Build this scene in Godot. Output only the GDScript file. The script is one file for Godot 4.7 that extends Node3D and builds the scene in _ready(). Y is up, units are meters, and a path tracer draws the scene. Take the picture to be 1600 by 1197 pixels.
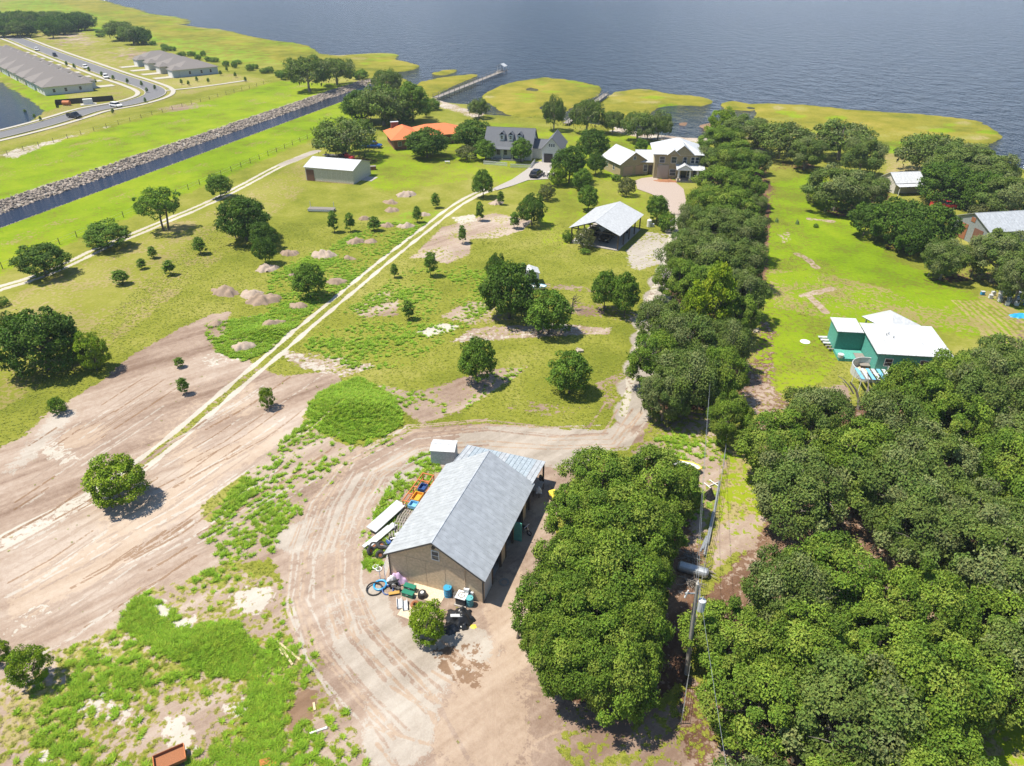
extends Node3D
# An aerial view of lakeside acreage: a metal workshop in a sandy yard, oak groves, houses by the lake, a canal and a new estate.

var M := {}
var used := {}
var rng := RandomNumberGenerator.new()

class Shape:
	var v := PackedVector3Array()
	var n := PackedVector3Array()
	var c := PackedColorArray()
	var col := Color.WHITE
	func tri(a: Vector3, b: Vector3, d: Vector3) -> void:
		var k := (d - a).cross(b - a).normalized()
		v.append(a); v.append(b); v.append(d)
		n.append(k); n.append(k); n.append(k)
		c.append(col); c.append(col); c.append(col)
	func quad(a: Vector3, b: Vector3, d: Vector3, e: Vector3) -> void:
		tri(a, b, d)
		tri(a, d, e)
	# a face turned so that its normal points along out
	func face(a: Vector3, b: Vector3, d: Vector3, e: Vector3, out: Vector3) -> void:
		if (d - a).cross(b - a).dot(out) >= 0.0: quad(a, b, d, e)
		else: quad(a, e, d, b)
	func tface(a: Vector3, b: Vector3, d: Vector3, out: Vector3) -> void:
		if (d - a).cross(b - a).dot(out) >= 0.0: tri(a, b, d)
		else: tri(a, d, b)
	func box(p: Vector3, s: Vector3, t := Basis()) -> void:
		hexa([p + t * Vector3(-s.x, -s.y, -s.z) * .5, p + t * Vector3(s.x, -s.y, -s.z) * .5, p + t * Vector3(s.x, -s.y, s.z) * .5, p + t * Vector3(-s.x, -s.y, s.z) * .5,
			p + t * Vector3(-s.x, s.y, -s.z) * .5, p + t * Vector3(s.x, s.y, -s.z) * .5, p + t * Vector3(s.x, s.y, s.z) * .5, p + t * Vector3(-s.x, s.y, s.z) * .5])
	# eight corners: four below, the four above them
	func hexa(q: Array) -> void:
		var m := Vector3.ZERO
		for x in q: m += x
		m /= 8.0
		for f in [[0, 1, 2, 3], [4, 5, 6, 7], [0, 1, 5, 4], [1, 2, 6, 5], [2, 3, 7, 6], [3, 0, 4, 7]]:
			var o: Vector3 = (q[f[0]] + q[f[1]] + q[f[2]] + q[f[3]]) * .25 - m
			face(q[f[0]], q[f[1]], q[f[2]], q[f[3]], o)
	func bar(a: Vector3, b: Vector3, w: float, h: float) -> void:
		var d := b - a
		var z := d.normalized()
		var x := z.cross(Vector3.UP)
		if x.length() < .01: x = Vector3.RIGHT
		x = x.normalized()
		box((a + b) * .5, Vector3(w, h, d.length()), Basis(x, z.cross(x) * -1.0, z))
	func tube(a: Vector3, b: Vector3, r: float, r2: float, seg := 8, caps := true) -> void:
		var z := (b - a).normalized()
		var x := z.cross(Vector3(.31, .2, .93)).normalized()
		var y := z.cross(x)
		for i in seg:
			var p := x * cos(TAU * i / seg) + y * sin(TAU * i / seg)
			var q := x * cos(TAU * (i + 1) / seg) + y * sin(TAU * (i + 1) / seg)
			face(a + p * r, a + q * r, b + q * r2, b + p * r2, p + q)
			if caps:
				tface(b, b + p * r2, b + q * r2, z)
				tface(a, a + p * r, a + q * r, -z)
	func ring(p: Vector3, axis: Vector3, big: float, small: float, seg := 16, cross := 6) -> void:
		var z := axis.normalized()
		var x := z.cross(Vector3(.31, .2, .93)).normalized()
		var y := z.cross(x)
		for i in seg:
			for j in cross:
				var q := []
				for k in [[i, j], [i + 1, j], [i + 1, j + 1], [i, j + 1]]:
					var a: float = TAU * k[0] / seg
					var b: float = TAU * k[1] / cross
					var d := x * cos(a) + y * sin(a)
					q.append(p + d * (big + small * cos(b)) + z * small * sin(b))
				var am := TAU * (i + .5) / seg
				face(q[0], q[1], q[2], q[3], (q[0] + q[2]) * .5 - p - (x * cos(am) + y * sin(am)) * big)
	# stacked outlines (each an array of points, as many in each), closed at both ends
	func loft(rings: Array) -> void:
		var m := Vector3.ZERO
		var total := 0
		for r in rings:
			for p in r:
				m += p
				total += 1
		m /= total
		for i in rings.size() - 1:
			var k: int = rings[i].size()
			for j in k:
				var a: Vector3 = rings[i][j]
				var b: Vector3 = rings[i][(j + 1) % k]
				var d: Vector3 = rings[i + 1][(j + 1) % k]
				var e: Vector3 = rings[i + 1][j]
				face(a, b, d, e, (a + b + d + e) * .25 - m)
		for r in [rings[0], rings[-1]]:
			var mid := Vector3.ZERO
			for p in r: mid += p
			mid /= r.size()
			for j in r.size(): tface(mid, r[j], r[(j + 1) % r.size()], mid - m)
	func mesh() -> ArrayMesh:
		var a := []
		a.resize(Mesh.ARRAY_MAX)
		a[Mesh.ARRAY_VERTEX] = v
		a[Mesh.ARRAY_NORMAL] = n
		a[Mesh.ARRAY_COLOR] = c
		var m := ArrayMesh.new()
		m.add_surface_from_arrays(Mesh.PRIMITIVE_TRIANGLES, a)
		return m

func numbered(s: String) -> String:
	if not used.has(s):
		used[s] = 0
		return s
	used[s] += 1
	return "%s_%03d" % [s, used[s]]

func lin(r: float, g: float, b: float) -> Color:
	return Color(r, g, b).linear_to_srgb()

func mat(key: String, r: float, g: float, b: float, rough := .8, metal := 0.0, grime := 0.0) -> StandardMaterial3D:
	var m := StandardMaterial3D.new()
	m.resource_name = key
	m.albedo_color = lin(r, g, b)
	m.roughness = rough
	m.metallic = metal
	if grime > 0.0:
		m.albedo_texture = M.grime_map
		m.uv1_triplanar = true
		m.uv1_world_triplanar = true
		m.uv1_scale = Vector3.ONE * grime
	M[key] = m
	return m

func thing(called: String, label: String, category: String, at := Vector3.ZERO, turn := 0.0, group := "") -> Node3D:
	var o := Node3D.new()
	o.name = numbered(called)
	add_child(o)
	o.position = at
	o.rotation.y = turn
	o.set_meta("label", label)
	o.set_meta("category", category)
	if group: o.set_meta("group", group)
	return o

func part(parent: Node3D, called: String, s: Variant, m: Material) -> MeshInstance3D:
	var o := MeshInstance3D.new()
	o.name = called
	o.mesh = s.mesh() if s is Shape else s
	o.material_override = m
	parent.add_child(o, true)
	return o

func structure(called: String, s: Variant, m: Material) -> MeshInstance3D:
	var o := MeshInstance3D.new()
	o.name = numbered(called)
	o.mesh = s.mesh() if s is Shape else s
	if m: o.material_override = m
	o.set_meta("kind", "structure")
	add_child(o)
	return o

func one_box(p: Vector3, s: Vector3, t := Basis()) -> Shape:
	var q := Shape.new()
	q.box(p, s, t)
	return q

func one_tube(a: Vector3, b: Vector3, r: float, r2: float, seg := 8) -> Shape:
	var q := Shape.new()
	q.tube(a, b, r, r2, seg)
	return q

func xz(p: Array, y := 0.0) -> Vector3:
	return Vector3(p[0], y, p[1])

const LAND := [[[-3000.0,300.0,-3000.0,-2600.0,-900.0,-2600.0,-475.1,-916.6,-388.1,-794.0,-347.6,-739.7,-305.8,-677.5,-272.9,-650.1,-245.7,-606.8,-244.4,-579.2,-222.5,-558.7,-205.4,-549.0,-182.9,-521.7,-160.1,-489.1,-137.9,-467.0,-119.4,-446.8,-109.8,-422.2,-101.3,-408.1,-89.5,-400.1,-80.5,-405.4,-67.9,-410.9,-58.7,-405.4,-58.2,-384.9,-50.0,-375.3,-44.0,-364.0,-44.6,-351.2,-48.5,-345.1,-57.1,-341.1,-47.1,-326.1,-42.6,-315.6,-38.6,-304.2,-34.8,-293.4,-28.3,-276.6,-21.4,-262.6,-14.1,-252.1,-7.4,-245.5,0.0,-242.3,10.3,-239.2,20.4,-235.1,28.0,-230.2,35.1,-223.7,40.1,-218.4,46.7,-213.2,58.2,-210.8,68.9,-219.2,79.4,-228.3,91.3,-228.3,104.7,-205.2,117.4,-205.2,124.7,-202.1,130.2,-197.6,127.4,-187.8,126.5,-180.1,127.6,-172.9,132.6,-143.2,400.0,-100.0,3000.0,200.0,3000.0,300.0],255],
	[[-39.0,-312.3,-30.2,-326.1,-15.6,-337.3,-14.5,-331.6,-22.2,-309.0,-27.1,-290.5,-29.7,-279.2],255],
	[[-35.6,-337.3,-31.9,-347.1,-25.2,-351.2,-25.4,-345.1,-30.1,-331.6],255],
	[[-2.1,-247.6,-11.3,-276.6,-9.5,-293.4,0.0,-313.9,13.7,-326.1,26.7,-317.3,36.3,-302.6,32.4,-282.0,24.1,-268.8,18.4,-252.1,10.4,-241.2,0.0,-243.3],255],
	[[34.0,-276.6,39.3,-289.0,50.5,-297.9,56.0,-293.4,60.5,-284.8,71.4,-279.2,72.9,-270.0,67.2,-261.4,58.7,-263.8,51.3,-260.2,44.5,-245.5,37.4,-233.2,31.1,-231.2,27.8,-238.1,29.0,-260.2],255],
	[[87.0,-266.3,101.7,-263.8,119.3,-252.1,137.6,-245.5,148.7,-235.1,145.9,-219.2,143.0,-212.4,131.9,-200.6,126.4,-205.2,119.8,-209.9,106.2,-200.6,74.7,-213.2,75.4,-228.3],255],
	[[-134.1,-467.0,-117.6,-446.8,-101.9,-410.9,-110.7,-405.4],255],
	[[72.4,-266.3,79.1,-272.6,86.6,-266.3,80.7,-252.1,72.4,-255.5],150],
	[[50.2,-231.2,59.4,-241.2,55.4,-227.4,50.7,-223.7],144],
	[[57.2,-231.2,65.7,-237.1,64.3,-223.7,57.0,-217.5],144],
	[[-25.3,-268.8,-13.7,-266.3,-11.9,-252.1,-17.6,-256.6],144],
	[[5.1,-304.2,11.4,-297.9,9.4,-290.5,5.5,-293.4],40],
	[[8.9,-260.2,13.6,-263.8,15.3,-254.3,10.8,-252.1],40],
	[[-230.3,-326.1,-211.8,-313.9,-194.1,-293.4,-180.8,-279.2,-166.9,-262.6,-158.7,-252.1,-155.5,-243.3,-153.7,-233.2,-154.1,-225.5,-161.8,-214.9],0]]
const PAINT := [[[-475.1,-916.6,-388.1,-794.0,-347.6,-739.7,-305.8,-677.5,-272.9,-650.1,-245.7,-606.8,-244.4,-579.2,-222.5,-558.7,-205.4,-549.0,-182.9,-521.7,-160.1,-489.1,-137.9,-467.0,-119.4,-446.8,-109.8,-422.2,-101.3,-408.1,-89.5,-400.1,-80.5,-405.4,-67.9,-410.9,-58.7,-405.4,-58.2,-384.9,-50.0,-375.3,-44.0,-364.0,-44.6,-351.2,-48.5,-345.1,-57.1,-341.1,-47.1,-326.1,-42.6,-315.6,-66.5,-329.7,-93.4,-349.1,-125.6,-377.7,-161.7,-416.5,-209.9,-474.2,-246.4,-530.5,-313.2,-624.7,-413.1,-757.0,-540.9,-916.6],{2:235}],
	[[-369.5,-568.8,-527.6,-824.2,-540.9,-916.6,-413.1,-757.0,-313.2,-624.7,-246.4,-530.5,-209.9,-474.2,-161.7,-416.5,-125.6,-377.7,-119.4,-357.5,-148.5,-380.0,-205.8,-446.8,-248.1,-489.1,-285.1,-521.7,-325.1,-539.6],{7:114,2:120}],
	[[-40.6,-312.4,-30.8,-328.5,-14.3,-341.5,-13.1,-334.9,-21.8,-308.7,-27.2,-287.6,-30.1,-275.0],{2:255}],
	[[-36.3,-336.5,-32.2,-347.8,-24.7,-352.5,-24.9,-345.5,-30.1,-330.0],{2:255}],
	[[-3.6,-243.6,-14.0,-276.4,-12.1,-295.9,-1.5,-320.1,14.1,-334.7,29.0,-324.2,39.7,-306.7,35.0,-282.6,25.6,-267.5,19.2,-248.6,10.3,-236.5,-1.2,-238.8],{2:255}],
	[[32.2,-278.5,38.2,-293.1,50.9,-303.7,57.2,-298.3,62.3,-288.1,74.4,-281.6,76.0,-270.9,69.4,-261.0,60.0,-263.7,51.7,-259.6,44.0,-242.9,36.1,-229.1,29.2,-226.9,25.5,-234.6,26.7,-259.6],{2:255}],
	[[83.2,-273.6,99.9,-270.6,119.9,-256.6,140.6,-248.8,152.9,-236.7,149.1,-218.4,145.7,-210.6,133.1,-197.3,127.1,-202.4,119.8,-207.8,104.7,-197.3,69.8,-211.6,70.4,-228.8],{2:255}],
	[[-136.9,-472.9,-118.0,-449.2,-100.2,-408.0,-110.0,-401.8],{2:255}],
	[[71.8,-266.9,79.3,-274.2,87.6,-266.9,80.9,-250.6,71.7,-254.5],{2:255}],
	[[75.4,-228.3,91.0,-233.2,114.9,-219.2,136.8,-210.8,135.9,-202.8,121.1,-195.4,108.3,-205.2,83.2,-210.8],{2:200,0:120}],
	[[50.6,-233.2,60.9,-243.3,68.3,-239.2,65.6,-221.0,56.4,-214.9,48.2,-221.0],{9:255}],
	[[-197.2,-481.5,-137.6,-416.5,-109.8,-366.2,-123.5,-370.7,-157.7,-405.4,-203.1,-467.0],{7:90,2:90}],
	[[-129.4,-389.8,-100.7,-366.2,-74.3,-341.1,-92.4,-345.1],{7:90,2:90}],
	[[-242.5,-521.7,-205.1,-481.5,-204.0,-460.1],{7:90,2:90}],
	[[-404.0,-739.7,-325.4,-650.1,-246.4,-530.5,-296.5,-589.9],{7:90,2:90}],
	[[104.7,-205.2,116.3,-206.7,109.8,-191.9,100.3,-193.3],{7:102,1:150}],
	[[76.6,-219.2,89.7,-223.7,107.2,-210.8,93.4,-213.2],{7:102,1:150}],
	[[-251.4,-624.6,-248.1,-635.2,-237.7,-633.1,-229.8,-622.5,-235.1,-614.3],{7:84,2:120}],
	[[-91.7,-415.2,-91.3,-423.0,-88.3,-421.4,-85.6,-413.6,-86.7,-407.6],{2:60,1:120}],
	[[-158.9,-460.5,-158.6,-467.7,-154.9,-466.2,-151.2,-459.0,-152.3,-453.4],{0:190,2:60}],
	[[-117.8,-435.0,-114.2,-445.5,-105.7,-443.3,-99.9,-433.0,-105.0,-425.0],{1:170,2:90}],
	[[-295.9,-650.8,-292.5,-662.7,-280.5,-660.3,-270.9,-648.5,-276.7,-639.3],{0:190,2:60}],
	[[-203.6,-536.5,-203.8,-554.2,-194.6,-550.6,-185.3,-533.1,-187.6,-519.9],{7:84,2:120}],
	[[-146.6,-493.2,-142.8,-500.6,-134.8,-499.1,-129.6,-491.7,-134.7,-486.0],{2:60,1:120}],
	[[-103.7,-441.4,-102.6,-453.4,-97.2,-450.9,-92.8,-439.1,-95.0,-430.0],{7:84,2:120}],
	[[-264.1,-602.6,-265.2,-616.6,-257.9,-613.7,-249.7,-599.9,-250.7,-589.3],{2:60,1:120}],
	[[-178.2,-514.9,-176.9,-526.9,-169.4,-524.5,-162.8,-512.6,-165.8,-503.4],{0:190,2:60}],
	[[-82.4,-386.1,-79.5,-392.0,-74.1,-390.8,-70.8,-384.9,-74.5,-380.4],{0:190,2:60}],
	[[-247.7,-605.6,-248.5,-618.8,-241.8,-616.1,-234.4,-603.0,-235.5,-592.9],{2:60,1:120}],
	[[-287.2,-643.7,-291.0,-670.2,-279.1,-664.7,-264.5,-638.6,-264.8,-619.1],{7:84,2:120}],
	[[-77.3,-398.7,-73.2,-405.3,-66.3,-403.9,-62.4,-397.5,-67.4,-392.4],{7:84,2:120}],
	[[-143.8,-495.6,-141.3,-505.7,-134.1,-503.7,-128.6,-493.6,-132.5,-485.9],{0:190,2:60}],
	[[-151.4,-493.6,-150.7,-500.6,-146.8,-499.2,-143.3,-492.3,-144.9,-486.8],{1:170,2:90}],
	[[-256.8,-610.2,-260.3,-628.3,-254.0,-624.6,-244.9,-606.7,-243.8,-593.1],{7:84,2:120}],
	[[-353.4,-693.7,-358.7,-719.7,-346.7,-714.3,-330.7,-688.7,-329.7,-669.4],{1:170,2:90}],
	[[-209.5,-526.3,-207.1,-533.7,-200.0,-532.2,-194.4,-524.9,-198.2,-519.1],{0:190,2:60}],
	[[-72.2,-377.9,-68.0,-382.5,-61.3,-381.6,-57.8,-377.0,-62.9,-373.4],{1:170,2:90}],
	[[-71.5,-401.3,-68.2,-408.7,-62.3,-407.2,-58.7,-399.9,-62.9,-394.2],{2:60,1:120}],
	[[-107.1,-439.0,-103.9,-449.0,-96.6,-447.0,-91.5,-437.1,-96.0,-429.4],{2:60,1:120}],
	[[-157.3,-448.3,-156.4,-460.1,-149.5,-457.7,-143.2,-446.0,-145.7,-437.1],{2:60,1:120}],
	[[-252.9,-584.7,-257.1,-603.1,-251.3,-599.4,-242.1,-581.2,-240.3,-567.4],{0:190,2:60}],
	[[-120.4,-442.3,-116.5,-453.2,-107.4,-451.0,-101.3,-440.1,-106.7,-431.8],{7:84,2:120}],
	[[-168.8,-494.6,-166.4,-502.5,-159.5,-500.9,-154.3,-493.1,-158.0,-486.9],{1:170,2:90}],
	[[-123.4,-437.4,-120.4,-450.0,-111.6,-447.5,-105.1,-435.0,-109.9,-425.4],{7:84,2:120}],
	[[-142.7,-455.7,-140.5,-467.8,-132.4,-465.4,-126.0,-453.4,-129.9,-444.2],{1:170,2:90}],
	[[-145.9,-445.8,-142.4,-453.2,-134.6,-451.7,-129.3,-444.4,-134.1,-438.7],{0:190,2:60}],
	[[-241.2,-539.8,-238.5,-550.5,-228.2,-548.3,-219.9,-537.7,-224.7,-529.4],{1:170,2:90}],
	[[-180.0,-480.0,-179.4,-492.3,-172.2,-489.8,-165.5,-477.7,-167.8,-468.4],{1:170,2:90}],
	[[-90.8,-415.5,-88.6,-423.3,-83.4,-421.7,-79.8,-413.9,-82.9,-407.9],{0:190,2:60}],
	[[-230.0,-537.0,-230.8,-548.9,-224.7,-546.5,-217.8,-534.7,-218.7,-525.6],{0:190,2:60}],
	[[-114.5,-418.8,-114.0,-429.3,-109.4,-427.2,-105.1,-416.8,-106.7,-408.9],{1:170,2:90}],
	[[-219.0,-568.1,-221.7,-588.7,-214.0,-584.5,-204.3,-564.1,-204.1,-548.8],{2:60,1:120}],
	[[-226.5,-558.1,-223.7,-570.3,-213.3,-567.8,-204.8,-555.8,-209.7,-546.4],{0:190,2:60}],
	[[-98.7,-403.5,-95.9,-414.4,-88.7,-412.2,-83.6,-401.4,-87.7,-393.1],{0:190,2:60}],
	[[-105.2,-407.6,-101.5,-412.4,-95.0,-411.4,-91.3,-406.7,-95.9,-403.0],{2:60,1:120}],
	[[-175.0,-516.8,-172.0,-524.6,-164.6,-523.0,-159.2,-515.2,-163.4,-509.1],{1:170,2:90}],
	[[-79.9,-408.7,-79.7,-419.4,-76.6,-417.2,-73.6,-406.7,-74.6,-398.6],{7:84,2:120}],
	[[-124.2,-422.5,-121.3,-432.4,-113.5,-430.4,-107.9,-420.6,-112.3,-413.1],{1:170,2:90}],
	[[-216.3,-529.7,-220.2,-547.0,-215.2,-543.4,-207.2,-526.4,-205.4,-513.5],{1:170,2:90}],
	[[-173.6,-471.7,-174.8,-483.9,-170.2,-481.4,-164.5,-469.3,-164.7,-460.1],{0:190,2:60}],
	[[-313.5,-663.3,-320.0,-687.2,-312.3,-682.3,-299.5,-658.7,-296.4,-640.9],{0:190,2:60}],
	[[-73.8,-368.1,-72.2,-372.5,-68.9,-371.6,-66.8,-367.2,-68.9,-363.8],{1:170,2:90}],
	[[-224.9,-551.6,-228.0,-567.9,-222.6,-564.6,-214.8,-548.4,-213.7,-536.1],{0:190,2:60}],
	[[-55.1,-393.1,-52.8,-399.6,-48.5,-398.3,-45.9,-391.8,-48.9,-386.8],{7:84,2:120}],
	[[-270.3,-592.4,-272.6,-610.4,-263.9,-606.7,-253.4,-588.9,-253.9,-575.4],{1:170,2:90}],
	[[-174.4,-503.9,-172.5,-519.8,-162.3,-516.5,-153.7,-500.8,-157.9,-488.8],{2:60,1:120}],
	[[-73.8,-382.1,-72.2,-387.3,-68.7,-386.3,-66.4,-381.0,-68.6,-376.9],{2:60,1:120}],
	[[-86.1,-418.2,-82.8,-426.2,-76.4,-424.6,-72.4,-416.6,-76.7,-410.4],{1:170,2:90}],
	[[-92.1,-416.7,-91.1,-424.6,-87.5,-423.0,-84.6,-415.2,-86.2,-409.1],{2:60,1:120}],
	[[-316.3,-690.5,-323.5,-720.3,-313.2,-714.2,-297.6,-684.8,-294.8,-663.0],{1:170,2:90}],
	[[-194.2,-480.2,-190.0,-486.0,-181.4,-484.8,-175.8,-479.1,-181.4,-474.6],{7:84,2:120}],
	[[-159.6,-477.8,-156.6,-488.7,-147.6,-486.5,-140.9,-475.6,-145.7,-467.3],{0:190,2:60}],
	[[-183.0,-481.3,-180.4,-490.4,-172.2,-488.6,-165.9,-479.5,-170.1,-472.4],{1:170,2:90}],
	[[-327.4,-689.7,-328.9,-713.5,-314.8,-708.6,-299.7,-685.1,-302.2,-667.4],{2:60,1:120}],
	[[-210.3,-539.9,-207.5,-551.4,-197.6,-549.1,-189.7,-537.7,-194.5,-528.9],{0:190,2:60}],
	[[-98.0,-415.3,-94.2,-420.0,-87.9,-419.1,-84.3,-414.4,-88.9,-410.7],{7:84,2:120}],
	[[-157.8,-484.4,-156.9,-491.5,-152.4,-490.0,-148.6,-483.0,-150.5,-477.5],{1:170,2:90}],
	[[0.4,-276.9,3.9,-280.1,8.4,-279.5,10.2,-276.2,6.3,-273.7],{2:40,1:120}],
	[[49.5,-276.7,53.6,-279.1,58.3,-278.6,60.0,-276.2,55.4,-274.3],{0:120,2:110}],
	[[78.0,-230.1,80.7,-234.0,82.3,-233.2,81.9,-229.3,79.3,-226.3],{0:120,2:110}],
	[[86.7,-246.8,91.1,-251.2,94.7,-250.3,94.9,-246.0,90.4,-242.6],{1:190,2:70}],
	[[21.3,-314.0,25.5,-320.5,30.2,-319.2,31.8,-312.7,27.1,-307.7],{2:40,1:120}],
	[[29.6,-283.1,35.1,-289.1,41.4,-287.9,43.3,-281.9,37.2,-277.2],{0:190,2:70}],
	[[-11.8,-277.7,-9.8,-281.3,-7.0,-280.6,-5.8,-277.0,-8.1,-274.3],{0:190,2:70}],
	[[-0.7,-283.2,3.0,-285.3,7.8,-284.9,9.9,-282.8,5.6,-281.1],{1:190,2:70}],
	[[88.4,-255.9,92.1,-261.2,94.4,-260.1,93.9,-254.9,90.2,-250.8],{0:190,2:70}],
	[[121.3,-224.2,127.2,-227.9,132.1,-227.1,132.5,-223.5,126.4,-220.6],{0:120,2:110}],
	[[8.6,-308.8,10.8,-315.4,13.4,-314.0,14.3,-307.5,11.8,-302.4],{2:40,1:120}],
	[[137.9,-230.8,142.3,-234.6,145.0,-233.8,144.3,-230.1,140.0,-227.2],{0:190,2:70}],
	[[42.9,-277.0,47.3,-280.1,52.2,-279.5,53.8,-276.4,49.0,-274.0],{0:120,2:110}],
	[[47.0,-275.7,51.1,-279.6,55.5,-278.9,56.8,-275.0,52.3,-271.9],{1:190,2:70}],
	[[30.4,-268.0,34.7,-273.8,39.2,-272.6,40.5,-266.9,35.9,-262.4],{0:120,2:110}],
	[[24.2,-301.3,28.4,-304.1,33.5,-303.6,35.5,-300.8,30.8,-298.6],{2:40,1:120}],
	[[127.4,-222.5,131.5,-225.3,134.5,-224.7,134.5,-221.9,130.4,-219.7],{2:40,1:120}],
	[[132.8,-227.7,135.9,-230.9,137.4,-230.3,136.5,-227.1,133.6,-224.7],{2:40,1:120}],
	[[136.5,-217.9,141.8,-220.5,146.5,-220.0,147.1,-217.4,141.6,-215.3],{1:190,2:70}],
	[[90.0,-241.5,93.1,-244.7,95.5,-244.0,95.5,-240.8,92.3,-238.3],{1:190,2:70}],
	[[128.2,-211.1,133.8,-215.0,137.8,-214.2,137.5,-210.3,131.9,-207.3],{0:120,2:110}],
	[[95.4,-255.1,99.7,-260.4,102.6,-259.3,102.2,-254.1,97.9,-250.0],{0:120,2:110}],
	[[100.7,-238.5,105.4,-243.3,108.8,-242.3,108.6,-237.6,103.8,-233.9],{1:190,2:70}],
	[[-0.2,-269.5,3.3,-273.7,7.7,-272.8,9.6,-268.6,5.6,-265.4],{2:40,1:120}],
	[[123.8,-239.3,126.3,-241.0,128.4,-240.7,128.5,-238.9,125.9,-237.6],{0:120,2:110}],
	[[48.3,-295.2,51.8,-302.5,54.7,-301.0,54.8,-293.8,51.2,-288.3],{0:190,2:70}],
	[[79.9,-237.3,85.2,-241.0,90.3,-240.2,91.3,-236.6,85.8,-233.7],{0:120,2:110}],
	[[49.4,-260.0,54.6,-263.8,60.3,-263.0,62.1,-259.2,56.4,-256.3],{0:120,2:110}],
	[[131.2,-210.2,135.5,-213.4,138.5,-212.8,138.2,-209.6,133.8,-207.2],{0:190,2:70}],
	[[123.4,-219.9,128.7,-222.9,133.4,-222.3,134.1,-219.4,128.5,-217.0],{1:190,2:70}],
	[[7.4,-288.7,11.9,-291.8,17.6,-291.2,20.0,-288.1,14.8,-285.7],{2:40,1:120}],
	[[50.0,-260.6,54.0,-264.3,58.3,-263.5,59.5,-259.9,55.1,-257.0],{1:190,2:70}],
	[[42.1,-266.0,47.1,-269.5,52.7,-268.8,54.6,-265.4,49.1,-262.7],{0:190,2:70}],
	[[129.2,-203.0,131.5,-204.9,132.8,-204.5,132.5,-202.7,130.3,-201.2],{0:120,2:110}],
	[[-29.5,-279.2,-22.8,-266.3,-14.2,-254.3,-8.0,-245.5,-12.4,-239.2,-18.1,-247.6,-24.2,-256.6],{5:230,8:120}],
	[[31.6,-227.4,38.6,-221.0,48.9,-214.9,59.2,-212.4,57.4,-205.2,47.1,-206.0,36.9,-209.9,30.5,-218.4],{5:250,8:140}],
	[[-8.5,-247.6,10.5,-243.3,26.3,-233.2,31.2,-223.7,27.0,-221.0,15.9,-228.3,-4.1,-235.1],{2:150,0:120}],
	[[-120.3,-156.9,-130.1,-182.0,-121.6,-202.8,-109.2,-228.3,-91.9,-268.8,-84.6,-293.4,-82.5,-276.6,-103.0,-238.1,-117.4,-205.2,-127.4,-177.6,-126.5,-161.9],{0:90}],
	[[-186.0,-2.5,-153.3,6.9,-63.7,-305.5,-96.4,-314.9],{1:205}],
	[[-172.5,1.4,-169.6,2.2,-80.0,-310.2,-82.9,-311.0],{0:110}],
	[[-140.8,10.5,-121.6,16.0,-38.9,-272.4,-58.1,-277.9],{1:215}],
	[[-134.1,12.4,-131.7,13.1,-51.7,-265.7,-54.1,-266.4],{0:130}],
	[[-149.4,8.0,-141.8,10.2,-49.4,-311.8,-57.1,-314.0],{9:255}],
	[[-153.3,6.9,-149.4,8.0,-58.5,-309.2,-62.3,-310.3],{6:255,1:0}],
	[[-154.7,6.5,-153.1,6.9,-62.1,-310.3,-63.8,-310.7],{6:130}],
	[[-445.8,-692.1,-340.4,-521.7,-305.6,-544.3,-213.3,-416.5,-172.7,-377.7,-140.1,-349.1,-101.6,-317.3,-117.0,-293.4,-125.3,-266.3,-133.5,-233.2,-139.8,-197.6,-131.3,-183.9,-141.0,-178.8,-268.5,-366.2],{0:105}],
	[[-301.6,-513.2,-293.6,-521.7,-243.5,-463.5,-268.2,-460.1],{5:200}],
	[[-287.6,-474.2,-278.2,-492.9,-238.9,-446.8,-248.8,-431.1],{5:120}],
	[[-218.6,-431.1,-203.9,-422.2,-182.7,-389.8,-195.0,-384.9],{5:200}],
	[[-136.2,-191.9,-132.3,-202.8,-125.3,-221.0,-123.1,-226.5,-127.0,-213.2,-129.6,-186.5],{8:150,5:200}],
	[[-122.4,-254.3,-113.9,-266.3,-102.6,-260.2,-115.2,-247.6],{5:150}],
	[[-251.2,-377.7,-224.0,-355.3,-187.8,-309.0,-157.2,-266.3,-156.4,-248.7,-180.8,-279.2,-217.1,-322.5],{1:170,0:0}],
	[[-78.9,-99.3,-72.8,-116.5,-61.5,-148.4,-53.6,-188.5,-45.5,-182.0,-47.2,-156.9,-52.2,-106.7,-55.1,-81.3,-60.2,-69.1],{0:88}],
	[[-70.3,-137.1,-62.7,-137.1,-63.0,-131.4,-67.9,-128.6],{0:180}],
	[[-57.5,-58.2,-55.6,-61.6,-54.2,-63.9,-54.2,-68.4,-51.8,-74.8,-49.4,-85.8,-44.7,-94.8,-42.0,-95.7,-40.9,-88.6,-40.6,-83.9,-35.2,-81.3,-33.3,-79.3,-29.2,-76.7,-22.6,-78.0,-21.1,-74.8,-23.7,-69.1,-24.4,-63.3,-27.2,-57.7,-30.2,-52.3,-27.4,-47.0,-25.3,-44.7,-28.0,-42.8,-31.6,-41.6,-31.1,-37.8,-34.6,-35.7,-36.7,-36.0,-36.7,-34.2,-39.8,-31.6],{5:255,0:0}],
	[[-43.4,-88.6,-41.2,-92.7,-36.2,-94.8,-30.9,-92.7,-32.1,-83.9,-35.3,-80.5,-39.7,-83.4],{5:60,7:230}],
	[[-52.1,-62.7,-49.7,-67.7,-42.2,-62.7,-44.7,-59.3],{11:240}],
	[[-39.8,-81.3,-29.1,-76.4,-30.1,-69.1,-36.3,-57.2,-40.0,-51.3,-45.5,-51.3,-42.2,-62.7],{10:80,11:90}],
	[[-44.2,-43.2,-36.9,-51.3,-28.2,-67.7,-25.6,-66.4,-29.6,-53.2,-33.8,-44.7,-37.8,-37.8,-40.1,-36.6],{10:70,11:130}],
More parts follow.
